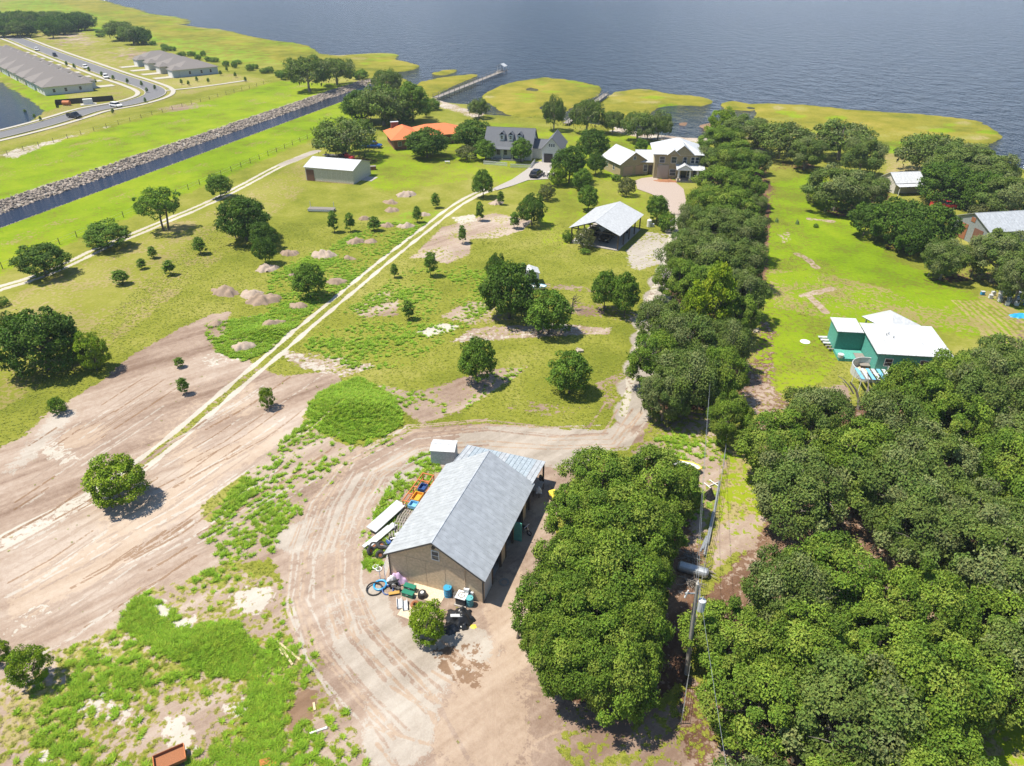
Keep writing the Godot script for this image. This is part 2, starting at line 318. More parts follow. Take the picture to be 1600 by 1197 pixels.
	[[-56.3,-62.7,-52.7,-69.1,-48.2,-69.1,-50.1,-59.3,-51.6,-55.1],{10:150}],
	[[-44.5,-91.7,-42.1,-92.7,-39.8,-88.6,-41.8,-86.7],{5:200,7:36}],
	[[-42.4,-81.3,-39.3,-83.4,-35.5,-81.0,-38.9,-78.8],{8:150}],
	[[-51.4,-61.0,-50.0,-62.7,-45.7,-59.9,-47.1,-58.8],{8:150}],
	[[-40.1,-36.6,-39.3,-40.4,-37.3,-39.7,-38.4,-37.2],{8:90}],
	[[-29.0,-48.3,-27.4,-57.2,-24.6,-62.7,-23.6,-67.1,-19.7,-62.7,-16.7,-61.6,-13.4,-62.7,-16.2,-59.1,-18.9,-53.2,-21.4,-48.7,-21.0,-45.3,-25.2,-44.5],{5:165,7:72}],
	[[-26.3,-57.7,-25.7,-59.3,-26.8,-55.1,-27.1,-53.2,-24.9,-52.3,-23.4,-66.4,-25.3,-62.7],{7:90}],
	[[-28.8,-47.9,-27.7,-50.4,-27.6,-56.7,-25.9,-55.6,-26.8,-48.7,-27.9,-47.0],{7:235,5:0}],
	[[16.5,-77.2,14.1,-69.1,10.8,-64.9,5.1,-65.4,-2.9,-66.2,-10.1,-65.4,-13.4,-63.0,-16.2,-59.1,-17.7,-56.7,-18.7,-53.7,-20.0,-51.3,-21.4,-48.7,-21.2,-45.5,-18.9,-41.1,-16.3,-37.5,-13.8,-33.1,-11.8,-30.6,-10.6,-28.6,-8.1,-24.0,15.3,-24.0,15.3,-30.1,14.0,-32.1,11.7,-30.1,9.1,-30.6,3.2,-31.6,1.5,-36.6,2.8,-44.7,5.0,-52.3,6.6,-57.7,11.1,-61.6,14.4,-62.7,16.7,-69.1,17.3,-77.2],{5:255,7:0,0:0}],
	[[-8.7,-65.2,4.3,-64.9,10.0,-63.9,6.8,-59.3,-2.8,-62.7,-11.1,-61.6],{5:255}],
	[[-9.4,-39.1,-2.0,-37.5,1.5,-36.6,1.4,-31.1,3.4,-26.6,-4.0,-24.0,-10.7,-29.6,-15.8,-39.7,-18.6,-44.7],{10:225}],
	[[-20.8,-48.7,-17.6,-53.2,-13.2,-57.2,-14.0,-47.0,-16.6,-43.2],{10:225}],
	[[-7.3,-31.1,-2.0,-36.0,1.5,-36.6,3.2,-31.6,4.0,-24.0,-6.5,-24.0],{10:60,11:150}],
	[[-13.9,-61.6,-2.9,-64.6,13.4,-67.7,14.1,-62.7,6.7,-58.2,-6.8,-59.3,-11.6,-55.1,-14.8,-51.3,-16.8,-55.1],{10:180}],
	[[-1.6,-39.7,4.6,-56.7,5.8,-55.1,2.8,-44.7,1.5,-36.6],{11:200}],
	[[14.8,-62.7,18.8,-65.2,22.5,-62.7,22.7,-59.3,19.1,-51.3,16.4,-46.2,16.8,-55.1,13.1,-61.0],{5:170,7:36,4:80}],
	[[-5.9,-35.7,-2.7,-36.3,-1.4,-34.2,-2.8,-32.1,-5.3,-33.7],{9:140}],
	[[-13.5,-54.6,-10.9,-59.9,-7.6,-61.0,-7.4,-58.8,-10.5,-47.0,-11.4,-45.5,-10.8,-41.4,-12.1,-42.1,-13.7,-46.2],{7:84,5:215}],
	[[1.5,-36.6,3.7,-32.1,9.1,-30.6,11.9,-31.1,13.2,-33.7,15.7,-31.6,12.9,-24.0,4.0,-24.0,2.8,-31.1],{5:150,4:120,0:120}],
	[[-39.4,-31.1,-36.7,-34.2,-34.7,-35.9,-31.0,-37.5,-31.5,-41.4,-28.0,-42.8,-25.2,-44.3,-20.3,-42.8,-16.3,-37.5,-13.8,-33.1,-11.8,-30.6,-10.6,-28.6,-8.1,-24.0,-34.7,-24.0],{5:88,7:39,0:120}],
	[[-31.3,-37.9,-31.3,-41.1,-28.5,-40.1,-25.4,-37.5,-21.8,-38.1,-19.9,-36.0,-19.9,-33.1,-22.5,-33.7,-25.8,-34.8,-28.0,-36.0],{7:250,5:20}],
	[[-19.9,-36.0,-17.5,-36.6,-14.1,-34.8,-14.0,-33.1,-16.5,-32.6,-16.5,-31.1,-17.9,-29.6,-19.4,-31.6],{7:126,5:60}],
	[[-21.6,-26.6,-21.8,-28.2,-18.5,-28.6,-16.1,-29.6,-14.6,-24.4,-20.6,-24.0],{7:132,5:40}],
	[[-38.5,-31.1,-34.8,-32.6,-31.4,-31.6,-31.2,-28.6,-36.3,-27.7],{7:42,0:140,5:30}],
	[[-32.1,-31.8,-30.1,-32.5,-28.3,-31.8,-28.5,-30.3,-30.9,-30.2],{8:122,5:150}],
	[[-24.4,-29.6,-23.1,-29.8,-22.0,-28.6,-21.7,-27.4,-23.2,-28.0],{8:136,5:150}],
	[[-20.6,-31.1,-19.1,-31.2,-17.6,-30.6,-17.9,-29.8,-19.8,-30.2],{8:180,5:150}],
	[[-32.0,-26.6,-31.7,-28.1,-30.7,-27.7,-30.6,-26.0],{8:158,5:150}],
	[[-29.8,-39.7,-29.2,-40.4,-27.5,-39.2,-28.0,-38.3],{8:165,5:150}],
	[[-27.7,-38.3,-25.2,-38.7,-25.5,-37.8,-26.4,-37.4],{8:172,5:150}],
	[[-23.6,-41.1,-21.8,-42.1,-19.9,-41.4,-20.8,-39.1,-22.3,-38.9],{8:115,5:150}],
	[[-29.8,-31.1,-26.7,-30.8,-26.8,-29.6,-28.7,-29.8],{8:86,5:150}],
	[[-16.1,-30.3,-15.2,-32.2,-14.2,-31.6,-14.3,-29.6,-15.3,-29.0],{9:255,7:0}],
	[[-14.6,-29.1,-12.7,-30.6,-10.6,-28.6,-10.2,-26.6,-13.6,-26.6],{5:190,7:24}],
	[[-28.9,-84.9,-23.7,-99.3,-17.4,-112.2,-11.1,-115.0,-4.3,-112.2,-2.0,-99.3,-7.2,-88.6,-13.3,-79.6,-19.7,-78.0],{7:57}],
	[[-40.5,-109.4,-29.6,-131.4,-21.2,-143.2,-13.3,-143.2,-25.1,-106.7,-30.9,-92.7,-35.5,-92.7],{7:90}],
	[[-17.9,-116.5,-13.7,-133.3,-8.4,-137.9,-3.9,-142.0,4.1,-137.1,1.9,-131.4,-2.4,-127.2,-7.7,-125.1,-7.4,-118.7,-11.0,-114.5,-15.1,-116.5],{5:225,7:0}],
	[[-12.3,-139.1,-7.9,-141.1,-7.0,-137.1,-10.1,-134.4],{8:200}],
	[[-13.6,-89.0,-10.2,-91.7,-7.4,-90.8,-8.6,-89.2,-11.8,-87.5],{8:240,5:255}],
	[[-8.4,-85.8,-5.5,-90.2,4.6,-91.7,14.2,-90.2,13.7,-88.1,5.4,-87.5,-6.2,-86.2],{5:245,8:90}],
	[[-17.1,-74.8,-12.5,-73.0,-8.0,-74.8,-3.3,-78.3,2.1,-79.3,0.0,-75.6,-5.6,-69.1,-10.2,-66.2,-13.1,-68.8],{5:185,7:24}],
	[[-10.4,-93.8,-6.4,-99.3,-1.0,-98.2,0.9,-92.7,-5.5,-91.0],{5:150}],
	[[-24.2,-95.9,-20.4,-103.7,-17.6,-101.7,-17.1,-94.4,-21.6,-93.3],{5:130}],
	[[-31.1,-83.4,-23.9,-82.0,-17.5,-79.3,-21.0,-76.4,-28.3,-79.3],{5:180,8:90}],
	[[10.4,-74.8,14.9,-78.8,15.1,-74.8,11.3,-69.1],{5:150}],
	[[0.0,-71.9,7.5,-69.1,9.9,-70.2,5.9,-67.1,-0.8,-69.1],{5:120}],
	[[5.9,-99.3,12.8,-98.9,19.0,-94.8,17.6,-91.7,8.6,-94.8],{5:150}],
	[[4.2,-106.2,14.3,-104.2,19.0,-101.2,13.1,-102.2,5.1,-104.2],{5:130}],
	[[5.7,-118.1,26.5,-143.2,32.9,-156.9,14.7,-161.9,5.3,-143.2],{1:70}],
	[[-23.8,-67.7,-23.5,-73.0,-19.5,-76.7,-14.5,-71.6,-12.2,-66.4,-14.2,-63.5,-18.3,-62.7,-22.0,-64.9],{7:255,5:0}],
	[[-18.3,-62.7,-11.4,-63.9,-13.9,-61.6,-16.5,-60.4,-21.1,-62.7],{7:108}],
	[[20.2,-112.7,20.5,-120.5,25.8,-130.7,29.5,-129.3,26.4,-115.0,21.6,-111.6],{6:225}],
	[[18.6,-94.8,22.3,-102.9,24.8,-105.4,19.0,-88.6],{5:170}],
	[[15.9,-74.8,23.7,-99.3,32.5,-124.5,51.2,-185.2,68.6,-199.1,58.0,-156.9,43.4,-112.2,36.0,-92.7,30.4,-79.6,27.1,-69.1,16.6,-69.1],{4:235}],
	[[27.9,-74.8,36.5,-92.7,37.5,-88.6,32.3,-74.8,33.1,-69.1,28.2,-67.7],{4:170,5:90}],
	[[16.2,-69.1,23.9,-68.4,23.2,-62.7,14.8,-62.7],{4:120,5:120}],
	[[23.4,-62.2,25.7,-62.7,24.9,-52.3,22.6,-48.7,18.0,-44.7,17.6,-46.2,20.7,-54.2],{0:150,1:110}],
	[[19.6,-49.6,24.6,-51.3,23.3,-47.0,20.2,-46.2,17.1,-43.2],{5:170}],
	[[8.8,-59.3,14.1,-58.8,18.7,-55.1,16.8,-49.6,16.3,-43.2,13.1,-33.1,9.1,-30.6,4.6,-31.1,2.4,-32.6,1.8,-36.6,1.6,-39.1,2.8,-43.9,5.4,-48.7,5.1,-54.2],{4:235,5:60}],
	[[12.0,-45.5,17.5,-47.0,14.8,-39.1,12.8,-32.9,11.4,-33.1],{4:250}],
	[[12.1,-32.1,13.8,-33.1,15.6,-31.1,12.5,-24.0,10.9,-24.0],{4:180,5:100}],
	[[27.8,-66.4,34.6,-69.1,39.9,-69.1,49.4,-74.8,72.8,-76.4,39.9,-29.1,32.2,-29.6,27.4,-22.5,12.9,-22.5,15.6,-31.1,14.5,-36.6,16.1,-41.1,22.1,-47.0,24.6,-51.3],{4:250,5:40}],
	[[31.5,-29.6,35.9,-29.8,39.6,-28.6,35.3,-22.5,27.8,-22.5],{4:0,0:120,1:150,5:0}],
	[[57.4,-161.9,75.8,-175.8,70.3,-143.2,66.8,-118.1,71.7,-104.2,79.5,-97.0,71.7,-84.9,59.3,-89.6,46.4,-84.9,38.3,-74.8,32.4,-72.6,32.6,-81.3,42.6,-109.4],{1:150}],
	[[43.4,-112.2,53.2,-109.4,62.3,-101.7,71.1,-92.7,70.0,-84.9,62.0,-89.6,56.1,-92.7,46.8,-92.7,39.7,-97.0],{0:115}],
	[[59.7,-143.2,67.8,-137.1,67.9,-106.7,59.4,-104.2,53.2,-118.1],{1:205,0:0}],
	[[66.5,-84.9,78.6,-92.7,67.0,-74.8,65.9,-79.6],{5:140,0:160}],
	[[50.6,-129.3,53.1,-130.7,52.4,-125.8,49.8,-124.5],{5:150}],
	[[36.9,-73.3,41.5,-74.8,40.7,-71.2,37.7,-71.2],{5:200}],
	[[78.9,-99.3,75.1,-102.9,72.0,-99.3,75.2,-94.8,79.3,-93.8],{0:130}],
	[[98.8,-191.9,109.0,-191.9,98.1,-170.0,88.5,-167.2],{0:190}],
	[[62.6,-182.0,77.6,-185.2,75.6,-177.6,61.0,-174.0],{4:150}],
	[[64.3,-143.2,77.3,-156.9,86.0,-161.9,82.3,-152.1,66.5,-137.1],{4:150}],
	[[66.6,-122.8,72.0,-119.6,80.3,-124.5,76.1,-127.9],{4:150}],
	[[66.8,-106.7,75.2,-106.7,81.2,-102.9,85.2,-109.4,76.0,-112.2],{4:150}],
	[[105.9,-159.3,108.8,-147.5,102.3,-137.1,103.3,-147.5],{4:150}],
	[[-40.9,-191.9,-8.1,-233.2,30.1,-214.9,53.6,-202.8,46.5,-178.8,24.2,-167.2,7.2,-156.9,-9.1,-167.2,-28.6,-156.9,-40.4,-172.9],{1:120}],
	[[-47.4,-172.9,-47.7,-191.9,-33.0,-185.2,-38.2,-177.6],{4:120}]]
const STROKES := [[[-48.5,-44.7,-47.8,-45.6,-46.6,-47.1,-44.9,-49.3,-43.2,-51.5,-41.9,-53.0,-40.7,-54.6,-39.6,-57.1,-38.5,-59.9,-37.5,-62.8,-36.5,-66.2,-35.4,-70.2,-34.2,-74.5,-33.0,-78.4,-31.7,-82.7,-31.0,-85.4,-30.2,-88.3,-29.3,-91.4,-28.5,-94.4,-27.6,-97.3,-26.7,-100.3,-25.8,-103.3,-25.0,-106.2,-24.1,-108.9,-23.4,-111.5,-22.5,-114.3,-21.5,-117.7,-20.6,-120.6,-19.5,-123.8,-18.4,-127.3,-17.3,-130.7,-16.2,-134.0,-15.3,-136.7,-13.9,-141.0,-12.7,-144.5,-11.6,-147.5,-9.7,-151.9,-7.8,-155.4,-5.9,-158.1,-4.4,-159.9],1.1,101],
	[[-49.2,-45.2,-48.4,-46.2,-47.3,-47.6,-45.6,-49.8,-43.8,-52.1,-42.5,-53.6,-41.4,-55.1,-40.3,-57.4,-39.3,-60.2,-38.3,-63.1,-37.3,-66.4,-36.2,-70.5,-35.0,-74.8,-33.8,-78.6,-32.6,-82.9,-31.8,-85.6,-31.0,-88.5,-30.1,-91.6,-29.3,-94.6,-28.4,-97.6,-27.5,-100.6,-26.7,-103.5,-25.8,-106.5,-25.0,-109.2,-24.2,-111.8,-23.3,-114.6,-22.3,-118.0,-21.4,-120.8,-20.3,-124.1,-19.2,-127.5,-18.1,-131.0,-17.0,-134.2,-16.1,-137.0,-14.7,-141.3,-13.5,-144.7,-12.3,-147.9,-10.4,-152.2,-8.5,-155.8,-6.5,-158.6,-5.0,-160.4],0.72,9],
	[[-47.8,-44.2,-47.1,-45.1,-45.9,-46.6,-44.3,-48.8,-42.5,-51.0,-41.2,-52.5,-40.0,-54.2,-38.8,-56.7,-37.7,-59.6,-36.7,-62.6,-35.7,-66.0,-34.6,-70.0,-33.4,-74.3,-32.2,-78.2,-30.9,-82.5,-30.2,-85.1,-29.3,-88.1,-28.5,-91.2,-27.6,-94.2,-26.8,-97.1,-25.9,-100.1,-25.0,-103.0,-24.1,-106.0,-23.3,-108.7,-22.6,-111.3,-21.7,-114.1,-20.6,-117.5,-19.7,-120.3,-18.7,-123.6,-17.6,-127.0,-16.5,-130.5,-15.4,-133.7,-14.5,-136.5,-13.1,-140.8,-11.9,-144.2,-10.8,-147.2,-8.9,-151.5,-7.1,-155.0,-5.2,-157.6,-3.7,-159.3],0.72,9],
	[[-48.5,-44.7,-47.8,-45.6,-46.6,-47.1,-44.9,-49.3,-43.2,-51.5,-41.7,-53.4,-40.7,-54.6],1.3,109],
	[[-84.0,-100.0,-83.6,-101.8,-82.6,-104.6,-80.7,-107.0,-78.5,-110.3,-77.7,-112.8,-76.8,-116.0,-76.0,-119.5,-74.9,-123.0,-74.0,-125.8,-73.0,-128.6,-71.9,-131.5,-70.9,-134.4,-69.8,-137.4,-68.8,-140.3,-67.7,-143.1,-66.7,-146.0,-65.6,-149.3,-64.6,-153.2,-63.9,-155.8,-63.3,-158.7,-62.7,-161.8,-62.0,-165.1,-61.4,-168.4,-60.7,-171.7,-60.1,-174.8,-59.4,-177.7,-58.8,-180.3,-57.6,-184.3,-56.3,-187.8,-55.1,-190.8,-54.1,-193.2,-53.3,-195.0],0.75,9],
	[[-82.4,-99.6,-82.0,-101.4,-81.2,-103.8,-79.4,-106.1,-77.1,-109.6,-76.1,-112.4,-75.3,-115.6,-74.4,-119.1,-73.4,-122.6,-72.5,-125.3,-71.5,-128.1,-70.4,-130.9,-69.4,-133.9,-68.3,-136.9,-67.3,-139.7,-66.2,-142.6,-65.2,-145.5,-64.1,-148.9,-63.0,-152.8,-62.4,-155.4,-61.8,-158.4,-61.1,-161.5,-60.5,-164.8,-59.8,-168.1,-59.1,-171.4,-58.5,-174.5,-57.9,-177.4,-57.2,-179.9,-56.1,-183.8,-54.8,-187.2,-53.6,-190.2,-52.6,-192.6,-51.9,-194.4],0.75,9],
	[[-58.0,-180.1,-56.7,-183.5,-55.2,-187.8,-53.7,-191.8,-52.6,-194.7],2.4,7],
	[[13.7,-67.7,14.2,-69.2,14.9,-71.9,15.5,-74.5,16.3,-77.7,17.2,-81.3,18.0,-84.4,18.9,-87.9,19.8,-91.5,20.7,-94.8,21.7,-97.9,22.6,-100.7,23.5,-103.6,24.5,-106.7,25.4,-109.4,26.3,-112.2,27.2,-115.0,28.2,-118.0,29.1,-121.2,30.0,-124.1,30.9,-127.3,31.8,-130.7,32.6,-133.9,33.3,-136.8,33.9,-139.1,34.6,-143.3,34.6,-145.3],3.6,7],
	[[12.9,-68.0,13.3,-69.5,14.0,-72.1,14.6,-74.7,15.4,-77.9,16.3,-81.5,17.1,-84.7,18.0,-88.1,18.9,-91.7,19.9,-95.1,20.8,-98.1,21.7,-101.0,22.7,-103.9,23.7,-107.0,24.5,-109.7,25.4,-112.4,26.4,-115.3,27.3,-118.3,28.3,-121.4,29.1,-124.3,30.0,-127.6,30.9,-130.9,31.7,-134.1,32.5,-137.0,33.0,-139.3,33.7,-143.4,33.7,-145.4],0.9,109],
	[[-3.2,-66.1,-11.8,-64.9,-17.2,-58.3,-18.4,-52.3,-18.9,-46.4],0.14,108],
	[[-11.8,-64.7,-17.1,-59.0,-18.9,-52.6,-19.0,-46.0],0.14,108],
	[[-14.8,-57.8,-16.0,-52.4,-15.9,-46.1,-15.3,-41.3,-12.9,-36.9,-9.3,-32.9],0.18,108],
	[[-12.5,-64.8,-17.7,-58.9,-19.4,-52.4,-19.0,-46.0,-18.2,-40.2,-16.1,-35.3],0.1,114],
	[[-15.8,-46.5,-14.7,-41.3,-12.8,-37.3,-8.9,-33.3,-6.0,-30.3],0.1,108],
	[[4.5,-65.4,-2.7,-66.0,-11.2,-64.7,-17.1,-59.1,-18.9,-52.4],0.18,114],
	[[10.6,-63.5,4.1,-63.4,-2.8,-64.7,-10.7,-63.2,-15.7,-58.1],0.14,113],
	[[-15.6,-46.5,-15.0,-41.6,-12.8,-37.2,-9.3,-33.6],0.14,108],
	[[14.2,-69.2,11.0,-63.2,4.0,-62.9],0.14,114],
	[[-3.0,-67.0,-11.8,-65.8,-18.3,-59.4,-19.8,-52.4,-19.7,-46.0,-19.1,-40.7],0.14,108],
	[[-17.5,-52.6,-17.8,-46.0,-16.5,-40.6],0.14,113],
	[[-16.3,-57.9,-17.5,-52.5,-17.5,-46.0,-17.0,-40.5,-14.1,-35.9,-10.9,-31.8],0.1,113],
	[[16.3,-68.1,12.1,-61.4,3.9,-60.1,-3.7,-61.8],0.18,113],
	[[-13.4,-51.7,-13.8,-46.2,-13.0,-42.0,-10.8,-38.2],0.18,114],
	[[15.2,-68.4,11.4,-61.7,3.7,-61.3,-2.6,-61.9,-10.0,-61.3,-14.0,-56.7,-14.9,-52.2],0.14,114],
	[[-14.6,-46.9,-13.4,-41.7,-11.6,-38.1,-8.0,-34.2,-4.9,-30.9,-2.1,-26.5],0.14,114],
	[[-16.8,-40.8,-14.2,-36.1,-10.4,-32.0,-7.1,-29.0],0.1,108],
	[[10.0,-65.9,4.5,-65.5,-2.7,-66.8,-12.0,-65.4,-17.9,-58.8,-19.6,-52.6,-19.2,-45.9],0.14,113],
	[[-18.2,-40.2,-15.8,-35.0,-11.7,-30.7,-8.9,-28.2,-6.5,-23.9],0.1,113],
	[[-14.0,-57.5,-15.2,-52.3,-15.4,-46.1,-14.7,-41.2],0.14,108],
	[[12.4,-69.1,10.1,-64.0,4.6,-63.5,-3.0,-65.0,-11.1,-63.7,-16.0,-58.0,-17.4,-52.6],0.18,114],
	[[-2.9,-66.8,-11.5,-65.4,-17.7,-59.4,-19.5,-52.8,-19.7,-45.9,-18.6,-40.0,-16.2,-35.0],0.18,114],
	[[-15.1,-57.6,-16.3,-52.0,-16.5,-46.2,-15.4,-41.2,-13.4,-36.9],0.18,108],
	[[-12.1,-56.6,-13.3,-51.8,-13.5,-46.4,-12.9,-42.3,-10.8,-38.5,-7.8,-34.9,-4.7,-31.8],0.18,113],
	[[-2.8,-65.6,-10.9,-64.4,-16.7,-58.1,-17.9,-52.3],0.18,108],
	[[-16.3,-52.1,-16.7,-46.1,-15.7,-41.0,-13.6,-36.7],0.14,114],
	[[-19.1,-52.1,-19.1,-46.1,-18.2,-40.3,-15.8,-35.5],0.1,113],
	[[15.2,-68.9,11.0,-62.2,4.3,-61.9,-2.8,-62.9,-10.3,-61.9],0.14,114],
	[[4.5,-65.0,-2.7,-65.6,-11.5,-64.4,-16.7,-58.6,-18.7,-52.4,-18.8,-45.8,-17.6,-40.7],0.14,113],
	[[10.7,-64.4,4.4,-64.0,-2.7,-65.3,-10.5,-64.2],0.1,108],
	[[-18.9,-46.0,-18.1,-40.6,-15.5,-35.1,-11.2,-31.0,-8.6,-28.1,-5.8,-24.0],0.1,108],
	[[-11.2,-63.7,-16.4,-58.9,-18.0,-52.6,-18.4,-46.1,-17.4,-40.3,-14.6,-35.5,-11.1,-31.6],0.14,108],
	[[-14.7,-41.6,-12.7,-37.1,-9.2,-33.5,-5.8,-30.3,-3.0,-25.8],0.14,114],
	[[-3.2,-65.5,-11.2,-63.8,-16.3,-58.2,-17.7,-52.4,-17.7,-46.1],0.18,108],
	[[-11.5,-64.2,-17.2,-58.8,-18.4,-52.1,-18.8,-46.5],0.1,108],
	[[-13.6,-57.2,-15.2,-51.9,-15.0,-46.2,-14.1,-41.5,-12.0,-37.2],0.18,108],
	[[-16.4,-57.8,-17.5,-52.2,-18.2,-46.1,-17.3,-40.8,-14.8,-35.8],0.1,113],
	[[-18.6,-45.9,-17.9,-40.4,-15.4,-35.5],0.14,114],
	[[11.1,-70.4,8.7,-65.5,4.3,-65.5,-2.3,-66.8],0.18,108],
	[[-3.0,-61.8,-10.0,-61.1,-13.5,-56.6,-14.5,-52.1,-14.3,-46.2],0.18,114],
	[[-14.5,-52.2,-14.7,-46.5,-14.1,-41.6,-11.8,-37.8,-8.6,-34.1,-5.1,-30.7,-2.3,-26.0],0.18,108],
	[[-2.8,-62.8,-9.8,-61.4,-14.1,-56.9,-14.9,-52.3,-15.1,-46.5,-14.2,-41.5,-12.2,-37.2],0.18,113],
	[[-17.0,-58.1,-17.7,-52.2,-18.0,-46.1,-17.3,-40.6,-14.8,-35.9,-10.8,-31.8,-7.5,-28.6],0.14,108],
	[[16.3,-68.4,12.4,-61.3,4.3,-60.2,-2.8,-61.0,-9.4,-60.1,-13.2,-56.7,-13.5,-52.5],0.14,113],
	[[-17.6,-52.3,-18.4,-46.3,-17.1,-40.8],0.1,108],
	[[10.1,-64.7,4.1,-63.8,-2.6,-65.3],0.18,113],
	[[-2.6,-62.1,-9.9,-61.1,-12.9,-56.6,-14.0,-51.9,-14.5,-46.2,-13.9,-41.8,-11.6,-37.7],0.18,108],
	[[-12.5,-64.6,-17.6,-59.0,-19.6,-52.6,-19.6,-45.8,-18.5,-39.9,-15.6,-34.8,-12.3,-30.7],0.1,113],
	[[-18.8,-46.0,-17.3,-40.3,-15.0,-35.5,-11.2,-31.3,-7.8,-28.3],0.1,108],
	[[-13.8,-57.7,-14.5,-52.3,-15.2,-46.1,-14.3,-41.4],0.18,108],
	[[-2.8,-67.2,-12.0,-65.7,-18.0,-59.3,-19.9,-52.5,-20.1,-46.5],0.1,114],
	[[-18.1,-52.2,-18.5,-46.2,-17.4,-40.9],0.14,108],
	[[-2.9,-62.7,-10.1,-62.0,-14.5,-57.2,-15.3,-52.0,-15.8,-46.5,-14.9,-41.3],0.14,114],
	[[-9.3,-61.5,-13.9,-57.1,-15.2,-52.1,-15.6,-46.4,-14.3,-41.6,-12.4,-37.0],0.1,114],
	[[-17.2,-57.7,-18.1,-52.4,-18.6,-46.3,-17.4,-40.4,-15.0,-35.6,-11.1,-31.3,-8.0,-28.3],0.1,114],
	[[-18.4,-46.1,-17.5,-40.6,-14.5,-35.5,-10.7,-31.5,-7.7,-28.6],0.14,114],
	[[-12.4,-57.0,-13.4,-51.7,-13.6,-46.2,-13.1,-41.8,-11.3,-38.2,-8.1,-34.9,-4.5,-31.6],0.14,108],
	[[-3.2,-65.6,-11.0,-64.5,-17.1,-59.0,-18.7,-52.4,-18.5,-46.0],0.1,114],
	[[10.6,-64.3,3.9,-63.7,-2.6,-64.9,-11.2,-63.4,-16.1,-58.0,-17.2,-52.2,-17.2,-46.3],0.18,108],
	[[-8.9,-60.3,-12.6,-56.6,-13.5,-52.1],0.18,108],
	[[-4.4,-32.8,1.0,-28.0,3.6,-29.2],0.13,114],
	[[-9.2,-28.1,-5.5,-24.0,-2.7,-23.4],0.13,114],
	[[-4.9,-34.8,-2.6,-30.2,1.9,-25.6],0.13,114],
	[[-6.8,-32.1,-1.3,-28.7,2.2,-27.5],0.13,114],
	[[-6.0,-33.8,-1.4,-30.7,1.9,-25.7],0.13,114],
	[[-4.9,-35.3,-0.8,-32.7,5.0,-30.9],0.13,114],
	[[-3.8,-30.1,-1.5,-27.9,4.2,-24.1],0.13,114],
	[[-10.1,-29.4,-5.2,-27.9,-3.4,-22.9],0.13,114],
	[[-5.5,-36.5,-2.4,-33.7,3.3,-32.2],0.13,114],
	[[-8.9,-32.5,-4.8,-29.8,-4.8,-27.2],0.13,114],
	[[-28.7,-51.7,-26.3,-54.4,-23.9,-58.2],0.2,112],
	[[-25.9,-55.2,-22.6,-58.9,-19.2,-64.3],0.14,110],
	[[-38.2,-37.9,-37.0,-39.3,-35.9,-41.1],0.1,110],
	[[-39.8,-41.7,-37.4,-44.5,-35.2,-48.5],0.14,110],
	[[-31.5,-45.7,-29.4,-47.9,-27.5,-51.1],0.14,113],
	[[-33.9,-38.3,-31.3,-40.9,-28.8,-44.6],0.1,113],
	[[-38.2,-53.2,-37.2,-54.6,-36.3,-56.5],0.2,112],
	[[-28.6,-47.2,-25.5,-50.4,-22.5,-55.0],0.2,113],
	[[-32.9,-54.7,-31.4,-56.5,-30.0,-59.1],0.2,110],
	[[-33.2,-49.2,-32.1,-50.5,-31.0,-52.3],0.2,110],
	[[-33.1,-53.6,-32.1,-54.7,-31.3,-56.2],0.1,110],
	[[-40.5,-53.0,-38.7,-55.4,-37.2,-58.7],0.2,113],
	[[-40.8,-48.5,-39.2,-50.6,-37.9,-53.4],0.2,110],
	[[-31.2,-53.2,-28.4,-56.6,-25.7,-61.4],0.2,110],
	[[-29.1,-48.3,-27.0,-50.6,-24.9,-53.8],0.14,112],
	[[-27.8,-45.9,-26.9,-46.9,-26.0,-48.2],0.14,110],
	[[-33.2,-56.1,-30.3,-59.8,-27.5,-65.1],0.1,112],
	[[-37.6,-49.4,-36.8,-50.4,-36.1,-51.7],0.2,110],
	[[-41.7,-42.7,-40.6,-44.1,-39.6,-45.9],0.1,113],
	[[-36.5,-52.2,-34.4,-54.8,-32.5,-58.5],0.1,110],
	[[-35.3,-38.2,-33.3,-40.2,-31.6,-43.0],0.1,110],
	[[-34.2,-45.0,-32.2,-47.2,-30.4,-50.2],0.2,112],
	[[-36.5,-58.4,-33.8,-62.2,-31.2,-67.6],0.14,113],
	[[-42.3,-49.8,-39.9,-53.0,-37.8,-57.6],0.1,110],
	[[-41.7,-42.7,-39.6,-45.3,-37.7,-48.9],0.14,113],
	[[-26.0,-52.9,-22.7,-56.5,-19.3,-61.7],0.2,112],
	[[-37.3,-40.0,-35.2,-42.2,-33.4,-45.3],0.14,110],
	[[-26.4,-50.8,-24.8,-52.5,-23.3,-54.8],0.14,113],
	[[-37.5,-44.2,-36.4,-45.4,-35.5,-47.1],0.14,110],
	[[-43.4,-50.2,-41.7,-52.5,-40.3,-55.8],0.2,112],
	[[-35.2,-43.0,-32.5,-46.0,-29.9,-50.3],0.14,113],
	[[-35.9,-50.4,-33.1,-53.8,-30.5,-58.7],0.1,113],
	[[-37.5,-53.5,-35.9,-55.6,-34.5,-58.4],0.14,110],
	[[-36.5,-47.2,-34.4,-49.7,-32.4,-53.3],0.2,110],
	[[-37.3,-41.8,-35.3,-44.0,-33.5,-47.2],0.14,112],
	[[-33.2,-45.0,-31.7,-46.6,-30.4,-48.9],0.14,113],
	[[-34.8,-40.5,-33.4,-41.9,-32.2,-43.9],0.1,110],
	[[-33.2,-49.6,-30.1,-53.2,-27.0,-58.5],0.14,113],
	[[-39.6,-45.7,-38.6,-46.9,-37.7,-48.6],0.2,113],
	[[-40.7,-44.7,-39.5,-46.2,-38.5,-48.2],0.14,110],
	[[-31.1,-65.4,-27.3,-70.5,-23.5,-78.1],0.1,113],
	[[-41.3,-40.7,-40.4,-41.8,-39.7,-43.2],0.14,110],
